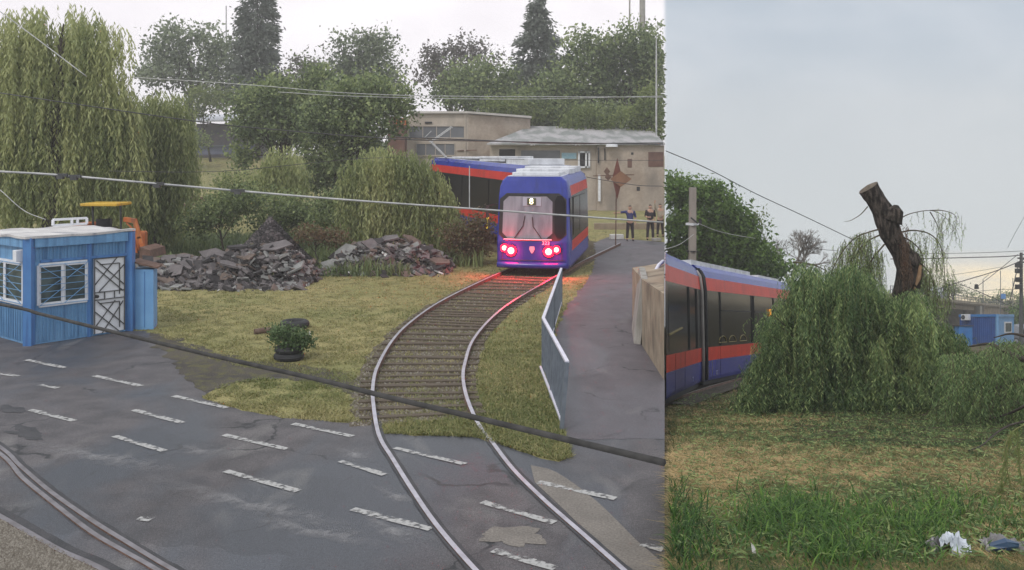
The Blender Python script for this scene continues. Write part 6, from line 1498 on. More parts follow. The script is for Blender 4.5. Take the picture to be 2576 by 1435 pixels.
    # dead reddish shoots down the trunk
    m = 60; uu = 2258+26*rng.random(m); vv = 560+130*rng.random(m); uu += (vv-560)*.12; s = np.stack([(uu-1288)/F*(d-.36), np.full(m, d-.36), CH-(vv-HZ)/F*(d-.36)], 1)
    P_, D_, T_, stems = strands(s, .25+.6*rng.random(m), None, .07, .012, .03, .3, .5+.25*rng.normal(size=m), rng.normal(size=(m, 2))*.05); leafobj('dead_shoots', P_, D_, .06, .013, M['lf_dead'], T_, T)
    # twiggy green sprouts around the crown foot
    # main curtain of foliage
    prof_u = [1880, 1900, 1930, 1962, 1988, 2010, 2040, 2075, 2110, 2150, 2200, 2250, 2300, 2340, 2380, 2420, 2470]
    prof_v = [965, 880, 830, 770, 705, 668, 672, 700, 682, 668, 712, 755, 738, 762, 800, 848, 890]
    def curtain(m, u, dd, v0, L_, tn, ow, nm, sway=.6, sprout=.75, lf=.09):
        x = (u-1288)/F*dd; z = np.maximum(CH-(v0-HZ)/F*dd, zR(dd)+.25); st = np.stack([x, dd, z], 1)
        P_, D_, T_, stems = strands(st, L_, zR, .09, .016, .034, sway, tn, ow, sprout=sprout); T_ = np.clip(T_+.16*rng.normal(size=len(T_)), 0, 1)
        leafobj(nm, P_, D_, lf*(.7+.6*rng.random(len(P_))), .016+.008*rng.random(len(P_)), M['lf_willow2'], T_, T, clip='R'); return stems
    # back layer, tinted dark to paint the shade deep inside the heap
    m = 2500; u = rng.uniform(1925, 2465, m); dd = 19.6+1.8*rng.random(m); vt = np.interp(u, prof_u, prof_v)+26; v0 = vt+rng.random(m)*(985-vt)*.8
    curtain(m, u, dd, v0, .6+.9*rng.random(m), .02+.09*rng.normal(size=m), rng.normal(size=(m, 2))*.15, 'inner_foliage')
    # separate curtains hanging from the boughs, with gaps between them
    us_, ds_, vs_, ls_, ts_, os_ = [], [], [], [], [], []
    for k in range(112):
        cu = random.uniform(1895, 2470); vt = np.interp(cu, prof_u, prof_v); far = random.random(); cd_ = 17.7+2.2*random.random(); cv = vt+random.choice((0, 0, .1, .25, .4, .55))*(1000-vt)+random.uniform(-8, 26)
        wdt = random.uniform(7, 20); m = int(random.uniform(16, 46)); uu = cu+rng.normal(size=m)*wdt; yel = .42*math.exp(-((cu-2235)/85)**2-((cv-830)/130)**2)+.20*math.exp(-((cu-2350)/80)**2); base = .30+yel+random.gauss(0, .13)
        drop_ = ((uu-cu)/wdt)**2*9
        us_.append(uu); ds_.append(cd_+rng.normal(size=m)*.14); vs_.append(cv+drop_+rng.random(m)*22); full = random.uniform(.7, 2.1)
        ls_.append(full*(.6+.5*rng.random(m))); ts_.append(base+.08*rng.normal(size=m)); os_.append(np.stack([(cu-2160)/300*.3+random.gauss(0, .12)+rng.normal(size=m)*.05, -.12+rng.normal(size=m)*.06], 1))
    cat_ = np.concatenate; u_, d_, v_, l_, t_, o_ = map(cat_, (us_, ds_, vs_, ls_, ts_, os_))
    stems = curtain(len(u_), u_, d_, v_, l_, t_, o_, 'hanging_foliage')
    stemobj('hanging_shoots', stems[::3], .004, M['twiggreen'], T)
    # loose sprays at the foot
    m = 700; u = rng.uniform(1870, 2480, m); v0 = 930+85*rng.random(m); dd = 17.4+1.2*rng.random(m); curtain(m, u, dd, v0, .2+.5*rng.random(m), .4+.22*rng.normal(size=m), np.stack([(u-2160)/300*1.0+.4*rng.normal(size=m), -.5+.4*rng.normal(size=m)], 1), 'foot_sprays', .9, .9)
    # upper green tufts rising over the top edge of the heap
    m = 700; u = rng.uniform(1985, 2330, m); vt = np.interp(u, prof_u, prof_v); dd = 18.3+1.5*rng.random(m); x = (u-1288)/F*dd; v0 = vt-16+40*rng.random(m); st = np.stack([x, dd, CH-(v0-HZ)/F*dd], 1)
    a = rng.random(m)*6.28; P_, D_, T_, stems = strands(st, .3+.5*rng.random(m), zR, .08, .015, .035, .8, .5+.2*rng.normal(size=m), np.stack([np.cos(a), np.sin(a)], 1)*1.1, sprout=.8); leafobj('top_tufts', P_, D_, .08, .016, M['lf_willow2'], T_, T, clip='R')
    # side branch reaching over the tram on the left
    for (u0, v0, u1, v1) in ((2000, 850, 1908, 800), (2000, 905, 1900, 868), (1990, 880, 1915, 838), (2000, 950, 1895, 905), (1990, 980, 1880, 965), (1985, 940, 1912, 900), (1990, 1000, 1890, 1000), (1975, 820, 1925, 790), (1985, 890, 1930, 855)):
        a, b = P(u0, v0, 18.2), P(u1, v1, 17.7); m = 60; t = rng.random(m)**.8; s = np.array(a)+(np.array(b)-np.array(a))*t[:, None]+rng.normal(size=(m, 3))*np.array([.05, .10, .05])
        P_, D_, T_, stems = strands(s, .12+.35*rng.random(m), zR, .08, .014, .03, .6, .45+.22*rng.normal(size=m), np.tile([[-.5, 0]], (m, 1))+rng.normal(size=(m, 2))*.3, sprout=.8)
        leafobj('side_spray', P_, D_, .075, .015, M['lf_willow2'], T_, T, clip='R'); MB().tube([a, a.lerp(b, .5)+Vector((0, 0, .06)), b], [.014, .009, .003], 4, cap=False).build('side_branch', M['twig'], T)
    # dark inner boughs
    bo = MB()
    for (u0, v0, u1, v1, r) in ((2250, 880, 2040, 760, .06), (2255, 860, 2100, 720, .07), (2270, 860, 2360, 800, .06), (2260, 900, 2000, 900, .05), (2280, 900, 2400, 900, .05), (2240, 830, 2150, 700, .05)):
        a, b = P(u0, v0, 20), P(u1, v1, 19.6); bo.tube([a, a.lerp(b, .5)+Vector((0, -.1, .15)), b], [r, r*.7, r*.3], 7)
    bo.build('inner_boughs', M['bark'], T, smooth=True)
M['barkrough'] = mat('bark_rough', (.012, .009, .007), (.075, .060, .050), 11, .97, bump=1.0, bscale=26, stretch=(1.6, 1.6, .28), fine=.4, fscale=30, lo=.42, hi=.62)
M['torn'] = mat('torn_wood', (.22, .13, .07), (.30, .20, .12), 8, .9)
M['twig'] = mat('twig', (.055, .042, .026), (.09, .072, .04), 8, .9)
M['twiggreen'] = mat('twig_green', (.13, .15, .05), (.18, .18, .07), 8, .8)
stump_willow()

def fallen_branches():
    T = thing('fallen_branch', GR(2500, 1000), 'broken willow branches heaped on the grass at the right edge', 'fallen branch')
    limbs_ = [[(2576, 905, 15.5), (2530, 885, 15.8), (2490, 866, 16.2), (2440, 872, 16.6)], [(2610, 940, 15), (2560, 960, 15.6), (2480, 985, 16.2), (2420, 1005, 16.8)], [(2600, 1010, 14.6), (2540, 1040, 15.2), (2470, 1060, 15.8)], [(2440, 900, 17), (2400, 960, 17), (2380, 1010, 16.8)], [(2590, 850, 16), (2545, 840, 16.2), (2500, 850, 16.4)]]
    for k, a in enumerate(limbs_):
        c = catmull([P(*p) for p in a], 6); MB().tube(c, [.05*(1-.75*i/len(c)) if k == 0 else .028*(1-.75*i/len(c)) for i in range(len(c))], 6).build('limb', M['bark'], T, smooth=True)
    m = 2300; u = rng.uniform(2370, 2640, m); top = np.interp(u, [2370, 2430, 2470, 2520, 2576, 2640], [880, 875, 872, 838, 852, 835]); dd = 15.2+3*rng.random(m); fr = rng.random(m)**1.1; v = top+8+fr*(1055-top)*.85
    x = (u-1288)/F*dd; z = np.maximum(CH-(v-HZ)/F*dd, zR(dd)+.1); st = np.stack([x, dd, z], 1); lump = np.array([mnoise.noise(Vector((a*.03, b, 3))) for a, b in zip(u, dd)])
    keep = rng.random(m) < np.clip(.85+lump*1.2, .2, 1); st = st[keep]; lump = lump[keep]; k = len(st)
    P_, D_, T_, stems = strands(st, .2+.6*rng.random(k), zR, .08, .014, .032, .8, .50+.35*lump+.12*rng.normal(size=k), rng.normal(size=(k, 2))*.6, sprout=.9)
    leafobj('foliage', P_, D_, .075, .016, M['lf_willow2'], T_, T, clip='R'); stemobj('shoots', stems[::3], .004, M['twig'], T)
    # leafy litter spread before the heap
    m = 900; u = rng.uniform(1990, 2620, m); v = rng.uniform(1015, 1130, m); d = F*EYE/(v-810); st = np.stack([(u-1288)/F*d, d, zR(d)+.10], 1)
    a = rng.random(m)*6.28; P_, D_, T_, stems = strands(st, .2+.35*rng.random(m), lambda y: zR(y)+.03, .07, .014, .03, .8, .35+.25*rng.normal(size=m), np.stack([np.cos(a), np.sin(a)], 1)*1.6, sprout=1.0)
    T2 = thing('fallen_branch', GR(2300, 1060), 'flat torn green twigs spread on the grass before the willow heap', 'fallen twigs'); leafobj('foliage', P_, D_, .07, .015, M['lf_willow2'], T_, T2, clip='R'); stemobj('shoots', stems[::2], .004, M['twig'], T2)
    c = catmull([GR(2436, 1146)+Vector((0, 0, .06)), GR(2470, 1140)+Vector((0, 0, .10)), GR(2500, 1124)+Vector((0, 0, .16)), GR(2535, 1110)+Vector((0, 0, .22)), GR(2576, 1102)+Vector((0, 0, .25))], 5)
    o = MB().tube(c, [.008+.01*i/len(c) for i in range(len(c))], 5).build('stick', M['bark'], smooth=True); tag(o, 'thin dark stick lying on the grass at the right side', 'stick')
    T3 = thing('hanging_shoot', P(2545, 1090, 9.5), 'yellow green willow shoot drooping into view at the lower right edge', 'willow shoot')
    for a in ([(2600, 1060), (2550, 1085), (2528, 1130), (2535, 1190), (2555, 1260), (2580, 1290)], [(2545, 1090), (2530, 1150), (2522, 1200), (2520, 1250)], [(2560, 1085), (2562, 1150), (2572, 1220)], [(2535, 1190), (2505, 1240), (2495, 1290)]):
        c = catmull([P(u, v, 9.5) for u, v in a], 8); MB().tube(c, .006, 5, cap=False).build('stem', M['twiggreen'], T3, smooth=True)
        pts = np.array([tuple(c[random.randrange(len(c))]) for _ in range(70)])+rng.normal(size=(70, 3))*.015; leafobj('leaves', pts, rng.normal(size=(70, 3))*.5+np.array([0, 0, -1]), .075, .014, M['lf_bright'], .3+.4*rng.random(70), T3)
fallen_branches()

# trees, pole and bare tree behind the tram
tree('ash_tree', 'leafy green tree behind the concrete pole and tram', 'tree', [(1690, 480, 55, 45), (1745, 495, 50, 42), (1800, 490, 45, 34), (1825, 540, 50, 42), (1860, 575, 50, 40), (1720, 570, 70, 55), (1790, 600, 70, 50), (1860, 610, 55, 42), (1900, 640, 55, 40), (1940, 670, 45, 35), (1780, 660, 90, 40), (1860, 680, 70, 30), (1700, 640, 50, 40)],
     46, 30000, .21, M['lf_ash'], clip='R', trunk=1745, r0=.32, spread=.5, clump=22, aspect=.5, shell=.3)
tree('ash_sprig', 'single upright leafy spray sticking up right of the ash tree', 'leafy branch', [(1907, 540, 10, 10), (1900, 556, 10, 8)], 46, 110, .17, M['lf_bright'], clip='R', trunk=1895, r0=.04, clump=12, aspect=.5)
def pole_etc():
    d = 43; x = U(1741.5, d); T = thing('concrete_pole', (x, d, zR(d)), 'square grey concrete pole with a white band behind the tram', 'pole')
    zt = V(472, d); mb = MB(); mb.tube([(x-.03, d, zR(d)), (x+.02, d, zt)], [.25, .20], 4); mb.build('shaft', M['polegrey'], T)
    MB().box((x, d, V(564, d)), (.42, .42, .10), .78).build('band', M['white'], T); MB().box((x, d, V(632, d)), (.40, .40, .05), .78).build('lower_band', M['dark'], T)
    MB().tube([P(1738, 548, d-.3), P(1755, 562, d-.3), P(1762, 556, d-.3)], .035, 6).box(P(1761, 557, d-.3), (.12, .12, .2)).build('insulator', M['dark'], T)
    wire('thin wire from the concrete pole down to the left edge', [(1745, 590, 42.5), (1710, 615, 41), (1676, 627, 40)], .012, 'wirelight')
    wire('slack thin wire running right from the concrete pole', [(1756, 562, 42.5), (1800, 580, 43), (1850, 592, 44), (1900, 600, 45)], .012, 'wirelight')
    # leafless tree
    T = thing('bare_tree', (U(1985, 58), 58, zR(58)), 'leafless grey tree between the ash tree and the willow', 'tree'); mb = MB()
    def br(p, dr, L_, r, k):
        q = p+dr*L_; mb.tube([p, p.lerp(q, .5)+Vector((random.gauss(0, .04), 0, random.gauss(0, .04)))*L_, q], [r, r*.85, r*.7], 5 if k > 2 else 3, cap=False)
        if k == 0: return
        for _ in range(3 if k > 1 else 4):
            nd_ = (dr+Vector((random.gauss(0, .48), random.gauss(0, .4), random.gauss(.05, .38)))).normalized(); br(q, nd_, L_*random.uniform(.62, .84), r*.62, k-1)
    random.seed(5); br(P(1995, 745, 58), Vector((0, 0, 1)), 1.35, .15, 6); br(P(2000, 735, 58), Vector((.4, 0, 1)).normalized(), .95*1.3, .10, 5); br(P(1990, 735, 58), Vector((-.3, 0, 1)).normalized(), 1.25, .10, 5)
    mb.tube([(U(1985, 58), 58, zR(58)), P(1985, 745, 58)], [.18, .12], 8); random.seed(11)
    mb.build('branches', M['barkpale'], T)
pole_etc_m = None
M['polegrey'] = mat('pole_concrete', (.22, .19, .165), (.30, .265, .235), 3, .9, bump=.3, fine=.1, stretch=(1, 1, .3))
pole_etc()

# ------------------------------------------------------------------ overpass, vehicles, kiosk beyond
def ovp_d(u): return F*2.1/(62-.1078*(u-2327))
def overpass():
    pts = {u: Vector((U(u, ovp_d(u)), ovp_d(u), 0)) for u in (2240, 2331, 2463, 2485, 2512, 2531, 2600, 2660)}
    a, b = pts[2240], pts[2660]; ax = (b-a).normalized(); nn = Vector((-ax.y, ax.x, 0)); T = thing('overpass', (pts[2463].x, pts[2463].y, zR(pts[2463].y)), 'weathered concrete road overpass with a railing crossing behind the blue kiosk', 'overpass')
    Z = lambda p, h: Vector((p.x, p.y, h))
    m = MB(); m.ext([Z(a, 3.51), Z(b, 3.51), Z(b+nn*9, 3.51), Z(a+nn*9, 3.51)], (0, 0, .31)); m.build('deck', M['concwarm'], T, slope=True)
    m = MB(); e = -nn*.2; m.ext([Z(a+e, 3.63), Z(b+e, 3.63), Z(b, 3.63), Z(a, 3.63)], (0, 0, .25)); m.build('parapet', M['parapet'], T, slope=True)
    m = MB(); m.ext([Z(a+nn*.5, 3.03), Z(pts[2531]+nn*.5, 3.03), Z(pts[2531]+nn*1.2, 3.03), Z(a+nn*1.2, 3.03)], (0, 0, .48)); m.build('beam', M['beam'], T, slope=True)
    m = MB(); p, q = pts[2463]+nn*.3, pts[2531]+nn*.3; m.ext([Z(p, 0), Z(q, 0), Z(q+nn*10, 0), Z(p+nn*10, 0)], (0, 0, 3.51)); m.build('abutment', M['concwarm'], T, slope=True)
    m = MB(); p = pts[2463]; q = p+ax*1.6; m.ext([Z(p-nn*.1, 0), Z(q-nn*.1, 0), Z(q+nn*.4, 0), Z(p+nn*.4, 0)], (0, 0, 3.55)); m.build('pier', M['conc'], T, slope=True)
    m = MB(); p, q = pts[2531], pts[2660]; m.ext([Z(p+nn*.6, 0), Z(q+nn*.6, 0), Z(q+nn*10, 0), Z(p+nn*10, 0)], (0, 0, 3.51)); m.build('embankment_wall', M['concwarm'], T, slope=True)
    m = MB(); p, q = pts[2240]+nn*9, pts[2463]+nn*9; m.q([Z(p, 0), Z(q, 0), Z(q, 3.51), Z(p, 3.51)]); m.build('under_deck_shade', M['dark'], T, slope=True)  # dark sheet closing the opening, painting the shade beneath the deck
    L_ = (b-a).length
    for h in (4.14, 4.42): MB().bar(Z(a, h), Z(b, h), .04, .045).build('hand_rail', M['railgrey'], T, slope=True)
    m = MB(); n = int(L_/.62)
    for i in range(n): p = a+ax*(i*.62); m.bar(Z(p, 3.88), Z(p, 4.42), .045 if i % 3 == 0 else .022)
    m.build('baluster_row', M['railgrey'], T, slope=True)
    return a, ax, nn
M['parapet'] = mat('parapet_stained', (.20, .165, .12), (.34, .29, .22), .9, .9, stretch=(2.5, 2.5, .4), fine=.1, fscale=4)
M['beam'] = mat('beam_concrete', (.24, .19, .14), (.30, .245, .18), .7, .9)
M['railgrey'] = mat('bridge_rail', (.10, .11, .12), (.14, .15, .16), 3, .7)
OA, OX, ON = overpass()
def vehicle(label, cat, c, yaw, L_, Wd, prof, glass, mt, slope_h=0, name='car', wheelr=.31, wheels=(.19, .81)):
    """prof: side outline (t 0..1, z); glass: list of outlines of the side windows"""
    ca, sa = math.cos(yaw), math.sin(yaw); ax = Vector((ca, sa, 0)); nn = Vector((-sa, ca, 0)); c = Vector(c); T = thing(name, c, label, cat)
    def q(t, s, z): return c+ax*((t-.5)*L_)+nn*(s*Wd/2)+Vector((0, 0, z))
    m = MB(); k = 1.0
    def inset(z): return 1-max(0, z-.85)*.16
    n = len(prof); A = [q(t, -inset(z), z) for t, z in prof]; B = [q(t, inset(z), z) for t, z in prof]
    m.q(A); m.q(B[::-1])
    for i in range(n): j = (i+1) % n; m.q([A[j], A[i], B[i], B[j]])
    m.build('body', mt, T, bevel=.04)
    for g in glass:
        for s in (-1, 1):
            w = MB(); w.q([q(t, s*(inset(z)+.012), z) for t, z in g][::s]); w.build('window', M['glassdark'], T)
    for t in wheels:
        for s in (-1, 1):
            p = q(t, s*.86, wheelr); w = MB().cyl(p-nn*s*.1, p+nn*s*.12, wheelr, 20).build('wheel', M['rubber'], T); MB().cyl(p+nn*s*.12, p+nn*s*.13, wheelr*.6, 16).build('rim', M['silver'], w)
    for s in (-1, 1):
        p = q(.008, s*.7, .65); MB().box(p-ax*.0, (.08, .22, .12), yaw).build('headlight', M['white'], T)
    return T
carprof = [(0, .30), (0, .62), (.06, .78), (.27, .90), (.38, 1.36), (.5, 1.44), (.72, 1.42), (.90, .98), (.99, .90), (1, .35), (.97, .25), (.03, .25)]
carglass = [[(.31, .92), (.40, 1.32), (.54, 1.38), (.54, .92)], [(.56, .92), (.56, 1.38), (.71, 1.36), (.84, .96)]]
dcar = ovp_d(2392); pc = Vector((U(2392, dcar), dcar, 0))+ON*1.3; yaw = math.atan2(OX.y, OX.x)
vehicle('silver car driving on the overpass seen above the railing', 'car', (pc.x, pc.y, zR(pc.y)+3.70), yaw+math.pi, 3.7, 1.6, carprof, carglass, M['silver'])
pc = GR(2580, 862); vehicle('dark grey car parked right of the blue kiosk at the frame edge', 'car', (U(2574, 78), 78, zR(78)), .05, 3.6, 1.7, carprof, carglass, M['darkcar'] if 'darkcar' in M else M['glassgrey'])
vanprof = [(0, .30), (0, 1.0), (.05, 1.25), (.16, 1.95), (.22, 2.05), (.98, 2.05), (1, 1.9), (1, .3)]
vehicle('white and blue van half hidden behind the hanging willow shoots', 'van', (U(2306, 84), 84, zR(84)), .9, 3.6, 1.9, vanprof, [[(.10, 1.2), (.18, 1.8), (.34, 1.8), (.34, 1.2)], [(.38, 1.2), (.38, 1.8), (.9, 1.8), (.9, 1.2)]], M['carwhite'], name='van')
mb = MB(); c = Vector((U(2306, 84), 84, zR(84)+2.08)); 
vb = MB(); vb.box(c+Vector((0, 0, .22)), (2.6, 1.7, .40), .9); tag(vb.build('roof_box', M['violet'] if 'violet' in M else M['signblue'], bevel=.08), 'blue box on the roof of the half hidden van', 'roof box')
def kioskR():
    d0 = 71.5; c = Vector((U(2508, d0), d0, 0)); l = Vector((U(2414, 74.5), 74.5, 0)); r = Vector((U(2547, 74.2), 74.2, 0)); H = 2.32
    T = thing('kiosk', (c.x, c.y+1.5, zR(c.y+1.5)), 'deep blue ribbed metal kiosk standing before the overpass', 'kiosk')
    bk = (r-c); Z = lambda p, h: Vector((p.x, p.y, h))
    m = MB(); m.ext([Z(l, 0), Z(c, 0), Z(r, 0), Z(l+bk, 0)], (0, 0, H)); m.build('wall', M['kioskvivid'], T, slope=True)
    ax = (c-l).normalized(); nn = Vector((ax.y, -ax.x, 0)); L_ = (c-l).length; ax2 = (r-c).normalized(); n2 = Vector((ax2.y, -ax2.x, 0)); L2 = (r-c).length
    m = MB(); x = .2
    while x < L_-.1: p = l+ax*x+nn*.02; m.bar(Z(p, .1), Z(p, H-.24), .07, .04); x += .17
    m.build('cladding_ribs', M['kioskvivid'], T, slope=True)
    m = MB(); m.bar(Z(l+nn*.03, H-.1), Z(c+nn*.03, H-.1), .14, .2); m.build('top_beam', M['kioskbright'], T, slope=True)
    m = MB(); m.ext([Z(c+n2*.02+ax2*.1, .1), Z(r+n2*.02-ax2*.1, .1), Z(r+n2*.02-ax2*.1, H-.1), Z(c+n2*.02+ax2*.1, H-.1)], n2*.03); m.build('end_panel', M['kioskpale'], T, slope=True)
    m = MB(); m.bar(Z(c+n2*.06, H-.1), Z(r+n2*.06, H-.1), .14, .18); 
    for p in (c, r): m.bar(Z(p, 0), Z(p, H), .16)
    m.build('frame', M['kioskpale'], T, slope=True)
    w = MB(); w.ext([Z(c+n2*.06+ax2*(L2*.4), .9), Z(c+n2*.06+ax2*(L2*.88), .9), Z(c+n2*.06+ax2*(L2*.88), 1.75), Z(c+n2*.06+ax2*(L2*.4), 1.75)], n2*.03); w.build('window', M['white'], T, slope=True)
    w = MB(); w.ext([Z(c+n2*.10+ax2*(L2*.46), 1.0), Z(c+n2*.10+ax2*(L2*.82), 1.0), Z(c+n2*.10+ax2*(L2*.82), 1.65), Z(c+n2*.10+ax2*(L2*.46), 1.65)], n2*.02); w.build('pane', M['pane'], T, slope=True)
    # air conditioner on the side wall
    p = l+ax*.75+nn*.22; A = thing('air_conditioner', (p.x, p.y, zR(p.y)+1.95), 'white air conditioner unit mounted high on the blue kiosk wall', 'air conditioner')
    yaw = math.atan2(ax.y, ax.x); m = MB(); m.box(Z(p, 2.10), (.66, .28, .46), yaw); m.build('case', M['white'], A, slope=True, bevel=.02)
    q = p-ax*.12+nn*.145; m = MB(); m.cyl(Z(q, 2.10), Z(q+nn*.015, 2.10), .17, 24); m.build('fan_grille', M['dark'], A, slope=True)
    m = MB(); m.cyl(Z(q+nn*.016, 2.10), Z(q+nn*.022, 2.10), .05, 12); m.build('fan_hub', M['galv'], A, slope=True)
    # locker
    p0 = Vector((U(2412, 70), 70, 0)); p1 = Vector((U(2446, 70.3), 70.3, 0)); C = thing('cabinet', (p0.x/2+p1.x/2, 70.3, zR(70.3)), 'bright blue metal cabinet in front of the deep blue kiosk', 'cabinet')
    m = MB(); m.ext([Z(p0, 0), Z(p1, 0), Z(p1+Vector((-.1, .6, 0)), 0), Z(p0+Vector((-.1, .6, 0)), 0)], (0, 0, 1.42)); m.build('body', M['kioskbright'], C, slope=True)
    m = MB(); m.ext([Z(p0+Vector((-.08, -.08, 0)), 1.42), Z(p1+Vector((.08, -.08, 0)), 1.42), Z(p1+Vector((0, .7, 0)), 1.42), Z(p0+Vector((-.2, .7, 0)), 1.42)], (0, 0, .06)); m.build('lid', M['dark'], C, slope=True)
    mm = p0.lerp(p1, .45); m = MB(); m.bar(Z(mm+Vector((0, -.01, 0)), .05), Z(mm+Vector((0, -.01, 0)), 1.38), .03, .02); m.build('door_seam', M['kioskdeep'], C, slope=True)
M['kioskvivid'] = mat('kiosk_vivid_blue', (.018, .075, .28), (.022, .09, .33), 1.5, .5, dirt=(.015, .05, .2), dscale=(4, 4, .5))
M['kioskbright'] = mat('kiosk_bright_blue', (.025, .14, .40), (.03, .18, .46), 1.5, .5)
kioskR()
tree('bush', 'small dark tree standing on the overpass above the silver car', 'tree', [(2398, 718, 18, 14), (2412, 730, 14, 13), (2388, 733, 13, 11)], 101, 900, .19, M['lf_farR'] if 'lf_farR' in M else M['lf_far'], clip='R', base_z=zR(101)+3.8, r0=.15, clump=12)
tree('bush', 'light green sapling beside the blue sign on the overpass', 'tree', [(2520, 742, 10, 9), (2538, 740, 8, 8), (2512, 752, 10, 8)], 128, 500, .22, M['lf_ash'], clip='R', base_z=zR(128)+3.6, r0=.12, clump=10)
tree('bush', 'dark bushes at the right end of the overpass railing', 'bush', [(2470, 752, 22, 7), (2500, 762, 26, 8), (2550, 765, 28, 12), (2580, 760, 22, 18), (2440, 745, 16, 6)], 128, 2200, .28, M['lf_mid'], clip='R', base_z=zR(128)+3.6, r0=.1, clump=12)
tree('bush', 'green bank of shrubs right of the deep blue kiosk', 'bush', [(2565, 800, 24, 28), (2590, 790, 24, 34), (2555, 830, 14, 14)], 95, 2600, .26, M['lf_ash'], clip='R', r0=.1, clump=16)
tree('bush', 'dark hedge behind the overpass railing left of the silver car', 'hedge', [(2320, 728, 26, 14), (2350, 735, 26, 12), (2290, 730, 26, 16)], 93, 1700, .22, M['lf_ash'], clip='R', base_z=zR(93)+3.7, r0=.1, clump=14)
def poles():
    d = 72; x = U(2569, d); T = thing('utility_pole', (x, d, zR(d)), 'dark utility pole with insulators and boxes at the right edge', 'utility pole')
    MB().tube([(x, d, zR(d)), P(2569, 636, d)], [.16, .11], 8).build('shaft', M['wire'], T)
    for v in (668, 682, 704, 722): MB().box(P(2563, v, d-.2), (.5, .3, .34), .2).build('box', M['dark'], T, bevel=.03)
    for v in (650, 660): MB().bar(P(2560, v, d), P(2580, v, d), .10).build('crossarm', M['dark'], T)
    o = MB().tube([P(2560, 672, 70), P(2541, 756, 70)], .035, 6).build('stay', M['wire']); tag(o, 'slanting stay wire beside the dark utility pole', 'wire')
    for u, v, d, lb in ((2473, 703, 108, 'thin lamp post on the overpass left of the blue kiosk corner'), (2517, 681, 118, 'thin tall post above the corner of the deep blue kiosk'), (2548, 700, 125, 'slender post near the dark utility pole')):
        t = thing('lamp_post', (U(u, d), d, zR(d)), lb, 'lamp post'); MB().tube([(U(u, d), d, zR(d)), P(u, v, d)], .045, 6).build('shaft', M['railgrey'], t)
        if u == 2473: MB().tube([P(u, v, d), P(u+15, v-12, d)], .03, 6).build('arm', M['railgrey'], t)
    t = thing('road_sign', (U(2524, 124), 124, zR(124)+3.8), 'small blue road sign on the overpass', 'road sign'); c = P(2524, 746, 124); MB().ext([c+Vector((a*.32, 0, b*.32)) for a, b in ((-1, -1), (1, -1), (1, 1), (-1, 1))], (0, .06, 0)).build('plate', M['signblue'], t); MB().tube([(c.x, 124.1, zR(124)+3.8), (c.x, 124.1, c.z)], .05, 6).build('post', M['railgrey'], t)
    pl = thing('thin_pole', (U(2332, 60), 60, zR(60)), 'thin grey pole seen through the willow shoots left of the overpass', 'pole'); MB().tube([(U(2332, 60), 60, zR(60)), P(2332, 690, 60)], .09, 8).build('shaft', M['conc'], pl)
poles()
W_ = wire
W_('long dark wire falling from the left across the grey sky', [(1675, 380, 30), (1780, 425, 31), (1900, 487, 33), (2020, 543, 35), (2149, 605, 37)], .014)
W_('thin wire low behind the leafless tree', [(2030, 622, 45), (2070, 628, 45), (2130, 634, 45)], .012)
W_('upper level wire above the yellow sky', [(2260, 640, 50), (2377, 638, 50), (2480, 636, 50), (2590, 631, 50)], .014)
W_('dark wire with clamps above the yellow sky', [(2240, 652, 48), (2327, 651, 48), (2450, 648, 48), (2540, 645, 48), (2590, 638, 48)], .024)
W_('dark wire rising to the pole from above the overpass tree', [(2300, 748, 55), (2417, 709, 55), (2500, 684, 55), (2563, 659, 55), (2600, 640, 55)], .028)
W_('wire from the hanging weight up to the pole', [(2457, 722, 56), (2500, 690, 56), (2560, 641, 56)], .018)
W_('faint steep wire at the right edge of the grey sky', [(2535, 623, 60), (2552, 590, 60), (2580, 540, 60)], .012)
W_('wire sagging down behind the overpass railing', [(2417, 716, 60), (2480, 742, 60), (2530, 765, 60), (2590, 790, 60)], .022)
W_('faint wire over the yellow sky', [(2375, 695, 60), (2450, 684, 60), (2520, 672, 60)], .012)
W_('lower faint wire over the yellow sky', [(2440, 735, 62), (2500, 730, 62), (2590, 727, 62)], .014)
o = MB().tube([P(2456, 716, 56), P(2457, 727, 56)], [.10, .14], 8).build('wire_weight', M['dark']); tag(o, 'small dark weight hanging on a wire over the overpass', 'weight')

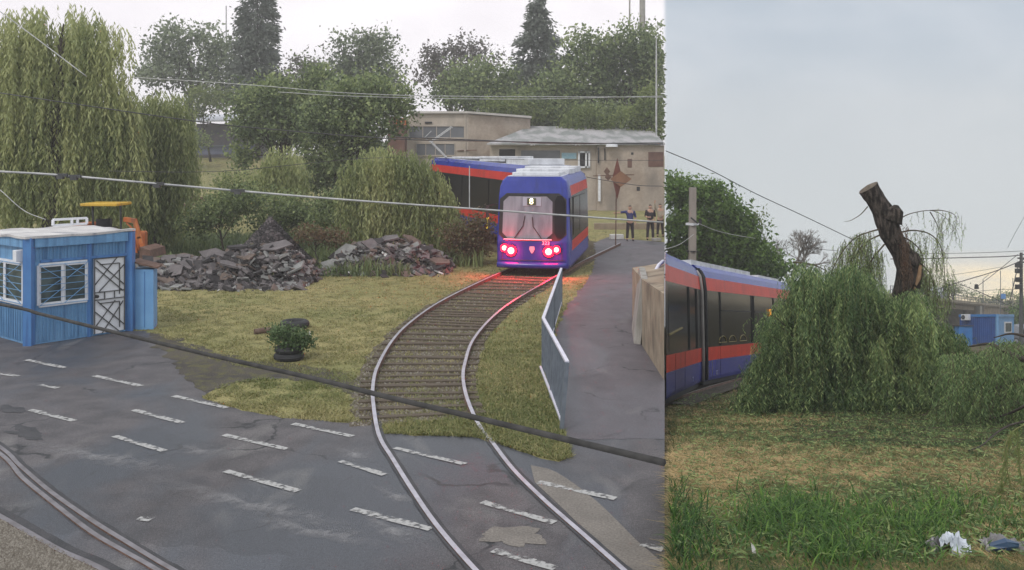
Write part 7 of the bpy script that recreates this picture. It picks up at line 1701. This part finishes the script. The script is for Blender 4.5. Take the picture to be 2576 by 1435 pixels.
# ------------------------------------------------------------------ haze
hm = bpy.data.materials.new('haze'); hm.use_nodes = True; hn = hm.node_tree.nodes; hn.clear()
ho = hn.new('ShaderNodeOutputMaterial'); hv = hn.new('ShaderNodeVolumePrincipled'); hv.inputs['Density'].default_value = .0016; hv.inputs['Color'].default_value = (.97, .96, .93, 1); hv.inputs['Anisotropy'].default_value = .2
hm.node_tree.links.new(hv.outputs[0], ho.inputs['Volume'])
hb = MB().box((-20, 145, -17), (900, 360, 80)); tag(hb.build('haze', hm), kind='stuff')

# ------------------------------------------------------------------ litter in the grass
def crumple(name, label, cu, cv, w, h, mt, seed, parts=None, lift=.10):
    g = GR(cu, cv); T = thing(name, g, label, 'plastic litter'); n = 16; mb = MB(); G = []
    for j in range(n+1):
        row = []
        for i in range(n+1):
            a, b = i/n-.5, j/n-.5; r = 1+.55*mnoise.noise(Vector((a*2.5, b*2.5, seed))); q = Vector((a*7, b*7, seed*2))
            row.append(Vector((g.x+a*w*r+.03*mnoise.noise(q*1.2), g.y+b*h*r, g.z+lift*(.9-1.2*(abs(a)**1.4+abs(b)**1.4))+.075*mnoise.noise(q)+.03*mnoise.noise(q*2.6)+.02)))
        G.append(row)
    for j in range(n):
        for i in range(n):
            if math.hypot(i/n-.5, j/n-.5) > .47+.1*mnoise.noise(Vector((i*.5, j*.5, seed+4))): continue
            mb.q([G[j][i], G[j][i+1], G[j+1][i+1], G[j+1][i]])
    mb.build('film', mt, T); return T, g
crumple('plastic_bag', 'crumpled white plastic bag lying in the tall grass', 2392, 1402, .20, .28, M['plastic'], 1.3, lift=.15)
T, g = crumple('plastic_bag', 'greyish torn plastic bag with a blue wrapper at the lower right', 2515, 1398, .34, .28, M['plasticgrey'], 4.1, lift=.12)
mb = MB(); mb.tube([g+Vector((-.12, -.1, .10)), g+Vector((-.02, -.12, .13)), g+Vector((.08, -.10, .12))], [.03, .045, .02], 8, lump=.4); mb.build('wrapper', M['plasticblue'], T)
crumple('paper_scrap', 'small translucent plastic scrap left of the crumpled white bag', 2350, 1398, .13, .22, M['plasticgrey'], 7.7, lift=.12)
g = GR(1897, 1408); mb = MB(); mb.q([g+Vector((-.012, 0, .03)), g+Vector((.02, -.02, .02)), g+Vector((.012, .02, .09)), g+Vector((-.016, .03, .11))]); tag(mb.build('paper_scrap', M['stonewhite']), 'tiny white curled scrap at the edge of the grass', 'scrap')
